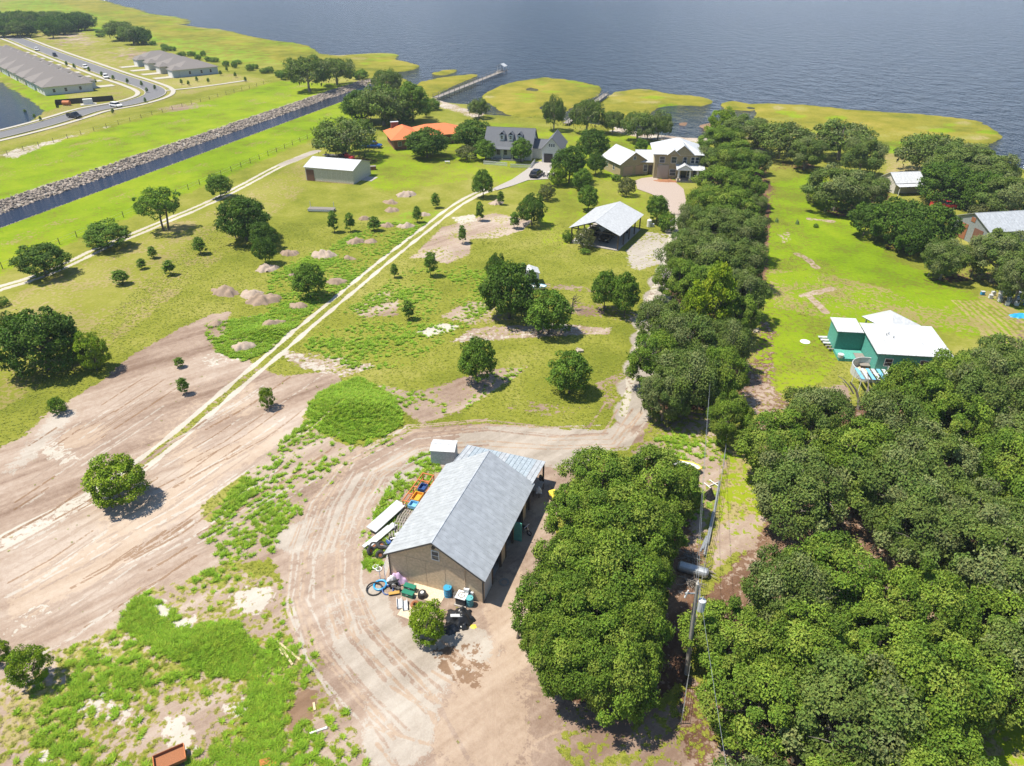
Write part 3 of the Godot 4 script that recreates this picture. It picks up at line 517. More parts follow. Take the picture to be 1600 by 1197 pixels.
	[[-41.6,-43.1,-40.3,-44.7,-39.2,-46.9],0.1,110],
	[[-38.5,-60.9,-36.7,-63.5,-35.2,-67.0],0.2,112],
	[[-35.5,-65.2,-33.2,-68.6,-31.0,-73.3],0.1,113],
	[[-33.0,-53.0,-30.5,-56.1,-28.0,-60.5],0.1,110],
	[[-33.2,-59.2,-30.0,-63.4,-26.9,-69.5],0.1,112],
	[[-33.9,-43.0,-31.7,-45.4,-29.6,-48.7],0.2,110],
	[[-30.4,-67.7,-26.4,-73.4,-23.3,-79.5,-22.2,-81.8],0.14,110],
	[[-37.1,-60.4,-36.2,-61.7,-35.3,-63.5],0.1,110],
	[[-35.7,-54.7,-33.6,-57.3,-31.8,-60.9],0.1,112],
	[[-29.4,-45.6,-26.7,-48.4,-24.0,-52.5],0.1,110],
	[[-34.1,-37.8,-33.1,-38.8,-32.2,-40.2],0.1,112],
	[[-34.6,-61.6,-33.3,-63.5,-32.0,-66.0],0.1,112],
	[[-44.9,-46.3,-44.0,-47.5,-43.3,-49.1],0.1,110],
	[[-31.6,-43.9,-30.5,-45.1,-29.4,-46.7],0.2,112],
	[[-40.6,-48.8,-38.9,-51.0,-37.5,-54.0],0.2,110],
	[[-32.0,-40.8,-30.1,-42.8,-28.2,-45.6],0.2,112],
	[[-46.8,-47.9,-44.3,-51.4,-42.3,-56.4],0.2,112],
	[[-28.3,-49.3,-26.5,-51.2,-24.9,-53.8],0.2,112],
	[[-37.6,-62.6,-35.3,-65.9,-33.3,-70.5],0.2,113],
	[[-35.0,-67.2,-32.8,-70.3,-30.9,-74.6],0.2,113],
	[[-32.2,-44.0,-30.3,-45.9,-28.6,-48.6],0.2,110],
	[[-34.0,-46.1,-32.0,-48.4,-30.1,-51.6],0.14,112],
	[[-26.0,-59.8,-23.5,-62.7,-21.1,-66.8],0.1,112],
	[[-41.4,-42.8,-39.8,-44.7,-38.4,-47.5],0.14,110],
	[[-27.4,-53.6,-25.8,-55.4,-24.3,-57.9],0.1,113],
	[[-38.0,-35.8,-36.2,-37.7,-34.7,-40.3],0.2,110],
	[[-29.0,-47.0,-27.3,-48.9,-25.6,-51.5],0.1,110],
	[[-27.0,-59.7,-23.1,-64.4,-19.1,-71.3],0.2,110],
	[[-42.7,-45.6,-40.6,-48.3,-38.8,-52.1],0.14,110],
	[[-36.3,-40.0,-34.6,-41.9,-33.0,-44.5],0.1,113],
	[[-37.8,-47.3,-36.5,-48.9,-35.3,-51.1],0.14,110],
	[[-42.2,-40.9,-40.4,-42.9,-38.9,-45.8],0.2,113],
	[[-34.5,-59.0,-31.6,-62.7,-29.0,-68.1],0.1,112],
	[[-40.3,-42.5,-38.3,-44.9,-36.5,-48.3],0.1,113],
	[[-41.8,-51.5,-40.4,-53.6,-39.1,-56.4],0.1,112],
	[[-36.3,-37.3,-35.6,-38.1,-35.1,-39.0],0.1,110],
	[[-35.1,-49.1,-32.9,-51.7,-30.9,-55.3],0.14,113],
	[[-34.0,-55.0,-31.8,-57.9,-29.6,-62.0],0.2,112],
	[[-36.8,-38.0,-35.9,-39.0,-35.1,-40.3],0.1,110],
	[[-40.1,-53.7,-39.0,-55.3,-38.0,-57.4],0.14,112],
	[[-38.5,-36.9,-36.4,-39.1,-34.5,-42.3],0.2,110],
	[[-36.8,-42.9,-35.3,-44.6,-34.0,-46.8],0.1,112],
	[[-40.2,-51.4,-37.6,-54.9,-35.3,-59.8],0.14,110],
	[[-33.2,-39.7,-31.9,-41.0,-30.7,-42.8],0.1,110],
	[[-42.3,-42.1,-40.3,-44.5,-38.6,-48.0],0.14,110],
	[[-38.3,-38.8,-36.1,-41.2,-34.1,-44.6],0.2,110],
	[[-30.5,-58.3,-28.4,-61.0,-26.3,-64.8],0.2,110],
	[[-33.0,-56.8,-29.6,-61.2,-26.2,-67.5],0.14,113],
	[[-40.2,-57.5,-38.5,-60.0,-37.0,-63.4],0.2,110],
	[[-34.5,-65.1,-31.2,-69.8,-28.1,-76.5],0.2,112],
	[[-41.9,-51.9,-39.9,-54.7,-38.2,-58.5],0.1,112],
	[[-37.4,-45.0,-36.3,-46.3,-35.3,-48.1],0.1,113],
	[[-43.0,-42.4,-40.9,-45.1,-39.0,-48.8],0.1,112],
	[[-43.5,-44.1,-42.1,-45.9,-41.0,-48.3],0.14,110],
	[[-40.0,-38.4,-39.2,-39.3,-38.5,-40.5],0.2,110],
	[[-29.7,-60.8,-26.9,-64.4,-24.1,-69.5],0.1,110],
	[[-30.2,-59.6,-27.4,-63.2,-24.6,-68.4],0.1,112],
	[[-36.3,-60.7,-33.6,-64.5,-31.1,-69.9],0.14,110],
	[[-34.1,-48.8,-31.1,-52.4,-28.2,-57.4],0.1,113],
	[[-36.3,-35.1,-34.4,-36.9,-32.8,-39.5],0.2,113],
	[[-33.5,-45.2,-30.7,-48.3,-27.9,-52.8],0.14,112],
	[[-28.2,-46.1,-26.0,-48.3,-23.9,-51.5],0.1,110],
	[[-28.2,-48.6,-26.5,-50.4,-24.9,-52.9],0.2,110],
	[[-24.5,-50.8,-22.1,-53.3,-19.8,-56.7],0.1,113],
	[[-35.2,-44.5,-33.6,-46.3,-32.2,-48.8],0.2,112],
	[[-44.9,-46.6,-43.0,-49.2,-41.5,-52.7],0.2,113],
	[[-43.9,-46.4,-43.1,-47.5,-42.4,-48.9],0.1,113],
	[[-33.7,-61.0,-30.6,-65.2,-27.5,-71.3],0.1,110],
	[[-46.2,-56.8,-42.7,-65.0],0.13,110],
	[[-43.7,-64.0,-41.3,-69.9],0.13,113],
	[[-47.3,-64.4,-44.8,-71.2,-43.7,-74.1],0.13,113],
	[[-48.0,-55.2,-46.2,-59.6],0.13,110],
	[[-44.5,-62.2,-42.1,-67.9],0.13,113],
	[[-50.0,-61.4,-47.3,-69.2],0.13,113],
	[[-46.2,-65.4,-44.1,-70.9],0.13,112],
	[[-45.1,-61.7,-43.0,-66.8],0.13,110],
	[[-48.7,-70.1,-46.5,-76.5],0.13,112],
	[[-45.8,-61.8,-43.3,-68.0,-42.3,-70.6],0.13,110],
	[[-45.1,-58.5,-42.8,-63.9],0.13,113],
	[[-44.6,-68.0,-42.3,-74.0,-41.3,-76.6],0.13,110],
	[[-44.9,-65.2,-42.2,-71.9,-41.1,-74.7],0.13,112],
	[[-46.5,-61.7,-44.0,-68.1,-42.9,-70.9],0.13,110],
	[[-44.6,-68.2,-43.1,-71.9],0.13,110],
	[[-47.8,-65.8,-46.7,-68.8],0.13,112],
	[[-46.3,-64.6,-44.1,-70.5],0.13,112],
	[[-45.3,-56.9,-43.3,-61.6],0.13,110],
	[[-52.7,-62.0,-51.5,-65.5],0.13,112],
	[[-48.5,-67.2,-46.3,-73.5],0.13,110],
	[[-49.9,-61.8,-48.5,-65.6],0.13,110],
	[[-44.1,-59.9,-40.6,-68.1],0.13,113],
	[[-46.9,-63.4,-44.1,-70.8],0.13,110],
	[[-48.1,-59.1,-47.2,-61.5],0.13,110],
	[[-46.5,-68.6,-43.8,-75.9],0.13,112],
	[[-49.7,-62.4,-48.8,-65.1],0.13,112],
	[[-50.8,-62.3,-49.4,-66.5],0.13,113],
	[[-48.6,-52.7,-46.7,-57.4],0.13,112],
	[[-49.3,-55.3,-46.7,-62.1],0.13,110],
	[[-48.3,-73.0,-46.3,-79.0,-45.4,-81.5],0.13,110],
	[[-47.1,-68.6,-45.1,-74.1],0.13,110],
	[[-46.2,-64.1,-43.6,-70.6,-42.6,-73.4],0.13,110],
	[[-47.8,-63.1,-45.4,-69.5,-44.4,-72.2],0.13,113],
	[[-45.5,-63.5,-43.1,-69.5,-42.1,-72.0],0.13,112],
	[[-46.9,-56.9,-44.4,-63.0],0.13,113],
	[[-42.9,-63.5,-39.4,-71.8],0.13,110],
	[[-48.2,-65.1,-46.0,-71.3,-45.1,-73.9],0.13,110],
	[[-47.5,-52.0,-46.6,-54.1],0.13,113],
	[[-48.0,-51.7,-46.6,-55.0],0.13,112],
	[[-46.8,-65.5,-43.8,-73.4],0.13,110],
	[[50.7,-119.0,51.2,-118.0,51.7,-116.5,51.8,-114.5,51.8,-112.7],1.3,108],
	[[45.2,-101.0,46.7,-101.8,48.6,-102.7,50.1,-103.4,51.2,-103.9],1.3,108],
	[[46.3,-101.2,46.5,-99.9,46.7,-98.2,46.8,-96.5,46.8,-95.3],1.3,108],
	[[59.9,-138.3,61.9,-137.5,63.8,-136.7],1.3,108],
	[[72.3,-93.8,73.3,-92.8,74.3,-91.9],0.8,108],
	[[95.1,-139.1,95.3,-136.9,95.6,-134.4,96.1,-133.4,96.6,-132.9],2,7],
	[[68.1,-99.3,67.8,-95.6,67.1,-90.6,66.2,-87.2,65.2,-83.8,64.4,-81.3],0.35,102],
	[[69.0,-99.3,68.7,-95.6,68.1,-90.6,67.3,-87.2,66.3,-83.8,65.6,-81.3],0.35,102],
	[[69.9,-99.3,69.6,-95.6,69.1,-90.6,68.4,-87.2,67.4,-83.8,66.8,-81.3],0.35,102],
	[[70.7,-99.3,70.6,-95.6,70.1,-90.6,69.5,-87.2,68.6,-83.8,67.9,-81.3],0.35,102],
	[[71.6,-99.3,71.5,-95.6,71.2,-90.6,70.5,-87.2,69.7,-83.8,69.1,-81.3],0.35,102],
	[[72.5,-99.3,72.5,-95.6,72.2,-90.6,71.6,-87.2,70.9,-83.8,70.3,-81.3],0.35,102],
	[[73.4,-99.3,73.4,-95.6,73.2,-90.6,72.7,-87.2,72.0,-83.8,71.5,-81.3],0.35,102],
	[[74.3,-99.3,74.3,-95.6,74.2,-90.6,73.7,-87.2,73.1,-83.8,72.7,-81.3],0.35,102],
	[[75.2,-99.3,75.3,-95.6,75.2,-90.6,74.8,-87.2,74.3,-83.8,73.9,-81.3],0.35,102]]
const BUMPS := [[-18.44,-69.09,5.5,3.2,1,0.98,0.2],[-24.82,-35.97,5,2.2,0.45,0.88,-0.48],[-34.35,-88.65,4,2,0.5,1,0],[-7.12,-125.12,5,2,0.5,0.96,0.3],[-12.58,-119.6,5,2.2,0.6,0.92,-0.39],[-49.98,-81.31,6,2.5,0.3,0.83,-0.56]]
const LABELS := ["round dark tree beside the canal-side track nearest the left edge of the photo",
	"broad leaning tree on the canal-side track, second from the left edge",
	"tall open tree on two bare stems beside the canal-side track",
	"small round tree beside the canal-side track, farthest of its row",
	"thin open sapling on the left lawn, lowest of the cluster of four",
	"small sapling on the left lawn between the open sapling and two others",
	"small sapling on the left lawn, farthest of the cluster of four",
	"dense sapling on the left lawn, right one of the cluster of four",
	"lone dense sapling on the left lawn between cluster and large dark tree",
	"very large dark round tree on the left lawn above the graded sand",
	"yellow-green tree leaning against the very large dark round tree",
	"small brownish tree at the left edge behind the very large dark tree",
	"small bush cut off by the left edge above the lawn",
	"large dark tree in the middle of the left lawn, biggest of three",
	"dark tree tucked against the large one on the left lawn, middle of three",
	"smaller dark tree in front of the large ones, lowest of three on lawn",
	"round tree with visible trunk beside the two-rut track and dirt mounds",
	"sapling in the weedy field beside the grey dock section",
	"sapling in the weedy field, second of the pair near grey dock section",
	"bushy sapling in front of two pale dirt mounds",
	"slim sapling among the dirt mounds above the track",
	"slim sapling farthest of those among the dirt mounds",
	"slim sapling on the sandy patch right of the two-rut track",
	"small pointed sapling on a reddish mound near the driveway",
	"narrow sapling at the lower end of the large sandy patch",
	"airy sapling just below the large sandy patch",
	"little sapling right beside the two-rut track",
	"sapling alone in the weeds below the two-rut track",
	"round tree standing where the driveway meets the two-rut track",
	"egg-shaped tree in the middle of the weedy field left of lane",
	"dense round tree beside the lane nearest the workshop yard",
	"biggest dark tree in the middle of the property",
	"small dark crown rising behind the biggest dark tree",
	"broad round tree on the sandy strip beside the biggest dark tree",
	"left tree of the pair beside the lane",
	"right tree of the pair beside the lane",
	"round dark tree on the lawn left of the open pavilion",
	"small tree beside the round dark tree left of pavilion",
	"loose olive-green tree between driveway and pavilion",
	"tree standing directly behind the pavilion roof",
	"tree right of the pavilion beside the lane",
	"low light tree beside the lane, below the tree right of pavilion",
	"thin grey tree in front of the pavilion opening",
	"dark red-green shrub at the foot of the thin grey tree",
	"shrub at the left corner of the pavilion",
	"round dark tree in front of the orange-roofed house",
	"wide mossy live oak above the red tractor by white metal building",
	"largest mossy oak behind the orange-roofed house",
	"dark oak at the canal edge left of the largest mossy oak",
	"oak peeking out farthest behind the orange-roofed house",
	"bright green open tree by the beach right of the mossy oaks",
	"low dark oak directly behind the orange roof",
	"small tree with thin trunk on the lakeside lawn",
	"shrub beside the beach near the long dock",
	"left one of the two huge oaks beyond the canal",
	"right one of the two huge oaks beyond the canal",
	"bush right of the huge oaks beyond the canal",
	"bush left of the huge oaks beyond the canal",
	"large round tree left of the grey-roofed house",
	"flowering grey-green shrub beside the large tree left of grey-roofed house",
	"bright round tree at the left end of the white picket fence",
	"bright round tree in front of the grey-roofed house behind picket fence",
	"small mossy tree alone on the lakeside lawn",
	"tall mossy tree alone on the lakeside lawn above the grey-roofed house",
	"mossy tree on the shore by the short dock, left of its group",
	"slender mossy tree on the shore, second of its group",
	"dense mossy tree on the shore, third of its group",
	"leaning mossy tree on the shore beside the sandy shallows",
	"tall dark tree between grey-roofed and two-storey houses",
	"big round dark tree beside the concrete parking pad",
	"light green tree at the corner of the parking pad",
	"tree left of the two-storey house garage, in front of its group",
	"pointed tree touching the garage of the two-storey house",
	"small spreading tree by the paver driveway",
	"shrub at the garage corner of the two-storey house",
	"palm-like shrub on the lawn behind the two-storey house",
	"oak of the tree belt by the lane, first row from the lake, first from left",
	"oak of the tree belt by the lane, first row from the lake, third from left",
	"oak of the tree belt by the lane, second row from the lake, second from left",
	"oak of the tree belt by the lane, second row from the lake, third from left",
	"oak of the tree belt by the lane, first row from the lake, second from left",
	"oak of the tree belt by the lane, second row from the lake, first from left",
	"oak of the tree belt by the lane, third row from the lake, third from left",
	"oak of the tree belt by the lane, third row from the lake, first from left",
	"oak of the tree belt by the lane, fourth row from the lake, third from left",
	"oak of the tree belt by the lane, third row from the lake, second from left",
	"oak of the tree belt by the lane, fourth row from the lake, first from left",
	"oak of the tree belt by the lane, fourth row from the lake, second from left",
	"oak of the tree belt by the lane, fifth row from the lake, third from left",
	"oak of the tree belt by the lane, fifth row from the lake, first from left",
	"oak of the tree belt by the lane, fifth row from the lake, second from left",
	"oak of the tree belt by the lane, sixth row from the lake, third from left",
	"oak of the tree belt by the lane, sixth row from the lake, first from left",
	"oak of the tree belt by the lane, sixth row from the lake, second from left",
	"oak of the tree belt by the lane, seventh row from the lake, third from left",
	"oak of the tree belt by the lane, seventh row from the lake, second from left",
	"oak of the tree belt by the lane, seventh row from the lake, first from left",
	"oak of the tree belt by the lane, eighth row from the lake, second from left",
	"oak of the tree belt by the lane, eighth row from the lake, third from left",
	"oak of the tree belt by the lane, eighth row from the lake, first from left",
	"oak of the tree belt by the lane, ninth row from the lake, second from left",
	"oak of the tree belt by the lane, ninth row from the lake, third from left",
	"oak of the tree belt by the lane, ninth row from the lake, first from left",
	"bright yellow-green tree rising out of the tree belt by the lane",
	"second bright yellow-green tree, left in the belt by the lane",
	"bright green tree at the lake end of the tree belt",
	"low shrub at the right edge of the tree belt",
	"round tree alone at the corner of the wire fence",
	"broad mossy oak at the head of the right lawn, left of two",
	"oak between the two broad oaks at the head of right lawn",
	"broad oak at the head of the right lawn backing onto marsh",
	"oak left of the small white cottage near the marsh",
	"large spreading oak on the right lawn",
	"oak merging with the large spreading oak near the cottage",
	"dark oak in front of the small white cottage, left of two",
	"dark oak in front of the small white cottage, right of two",
	"lower dark oak at the edge of the right lawn",
	"greyish oak left of the grey metal barn",
	"oak in front of the grey metal barn at the right edge",
	"oak cut by the right edge below the grey metal barn",
	"mossy oak by the lake right of the cottage, left of its group",
	"oak by the lake right of the cottage, middle of its group",
	"oak by the lake right of the cottage, nearest the water",
	"low oak behind the parked pickup by the lake",
	"oak at the right edge above the grey metal barn",
	"oak between the lake oaks and the right edge",
	"round glossy dark tree on the right lawn in front of the oaks",
	"small pale tree beside the gravel path to the grey barn",
	"small thin tree left of the large spreading oak",
	"tiny shrub standing alone on the right lawn",
	"oak of the workshop grove, first row from the lean-to, first from left",
	"oak of the workshop grove, first row from the lean-to, second from left",
	"oak of the workshop grove, first row from the lean-to, third from left",
	"oak of the workshop grove, second row from the lean-to, first from left",
	"oak of the workshop grove, second row from the lean-to, second from left",
	"oak of the workshop grove, second row from the lean-to, third from left",
	"oak of the workshop grove, third row from the lean-to, first from left",
	"oak of the workshop grove, third row from the lean-to, second from left",
	"oak of the workshop grove, third row from the lean-to, third from left",
	"oak of the workshop grove, fourth row from the lean-to, second from left",
	"oak of the workshop grove, fourth row from the lean-to, third from left",
	"oak of the workshop grove, fifth row from the lean-to, third from left",
	"oak of the workshop grove, fifth row from the lean-to, first from left",
	"oak of the workshop grove, fifth row from the lean-to, second from left",
	"oak of the workshop grove, fourth row from the lean-to, first from left",
	"greyish oak of the upper right grove, third row from the teal house, second from left",
	"greyish oak of the upper right grove, fourth row from the teal house, fourth from left",
	"greyish oak of the upper right grove, first row from the teal house, first from left",
	"greyish oak of the upper right grove, first row from the teal house, second from left",
	"greyish oak of the upper right grove, fourth row from the teal house, third from left",
	"greyish oak of the upper right grove, second row from the teal house, third from left",
	"greyish oak of the upper right grove, first row from the teal house, fifth from left",
	"greyish oak of the upper right grove, third row from the teal house, fourth from left",
	"greyish oak of the upper right grove, third row from the teal house, first from left",
	"greyish oak of the upper right grove, second row from the teal house, fifth from left",
	"greyish oak of the upper right grove, second row from the teal house, first from left",
	"greyish oak of the upper right grove, fourth row from the teal house, fifth from left",
	"greyish oak of the upper right grove, fifth row from the teal house, first from left",
	"greyish oak of the upper right grove, fourth row from the teal house, first from left",
	"greyish oak of the upper right grove, fifth row from the teal house, second from left",
	"greyish oak of the upper right grove, third row from the teal house, third from left",
	"greyish oak of the upper right grove, third row from the teal house, fifth from left",
	"greyish oak of the upper right grove, second row from the teal house, fourth from left",
	"greyish oak of the upper right grove, second row from the teal house, second from left",
	"greyish oak of the upper right grove, fifth row from the teal house, third from left",
	"greyish oak of the upper right grove, first row from the teal house, third from left",
	"greyish oak of the upper right grove, fourth row from the teal house, second from left",
	"greyish oak of the upper right grove, first row from the teal house, fourth from left",
	"leafy oak of the lower right grove, second row from its far edge, third from left",
	"leafy oak of the lower right grove, third row from its far edge, second from left",
	"leafy oak of the lower right grove, fourth row from its far edge, second from left",
	"leafy oak of the lower right grove, first row from its far edge, first from left",
	"leafy oak of the lower right grove, third row from its far edge, first from left",
	"leafy oak of the lower right grove, fourth row from its far edge, third from left",
	"leafy oak of the lower right grove, second row from its far edge, first from left",
	"leafy oak of the lower right grove, second row from its far edge, fourth from left",
	"leafy oak of the lower right grove, first row from its far edge, third from left",
	"leafy oak of the lower right grove, third row from its far edge, fourth from left",
	"leafy oak of the lower right grove, fourth row from its far edge, fourth from left",
	"leafy oak of the lower right grove, third row from its far edge, third from left",
	"leafy oak of the lower right grove, second row from its far edge, second from left",
	"leafy oak of the lower right grove, first row from its far edge, fourth from left",
	"leafy oak of the lower right grove, fourth row from its far edge, first from left",
	"leafy oak of the lower right grove, first row from its far edge, second from left",
	"bright green young tree in front of the workshop gable",
	"lone leafy tree on the graded sand beside the two-rut track",
	"slim sapling on the graded sand right of the track",
	"small sapling on pale sand left of the track",
	"low sapling in the pale sand near the weed bank",
	"small shrub at the edge of the mown lawn and graded sand",
	"leafy bush at the edge of the sand in the lower left",
	"bush cut by the left edge beside the sand",
	"dark tree of the distant wood at the upper left corner",
	"left oak of the isolated dark clump beside the marsh",
	"middle oak of the isolated dark clump beside the marsh",
	"right oak of the isolated dark clump beside the marsh",
	"green shrub along the marsh edge beyond the new houses",
	"tiny young tree planted along the estate street"]
const GROUPS := ["trees along the canal-side track", "saplings planted on the mown lawn", "", "saplings in the weedy field by the two-rut track", "mossy oaks at the canal mouth", "mossy trees on the shore above the two-storey house", "trees in the belt between the lane and the right lawn", "oaks around the right-hand lawn", "oaks of the grove beside the workshop", "oaks of the upper right-hand grove", "oaks of the lower right-hand grove", "trees of the distant wood at the upper left corner", "shrubs along the marsh edge", "young street trees in the new housing estate"]
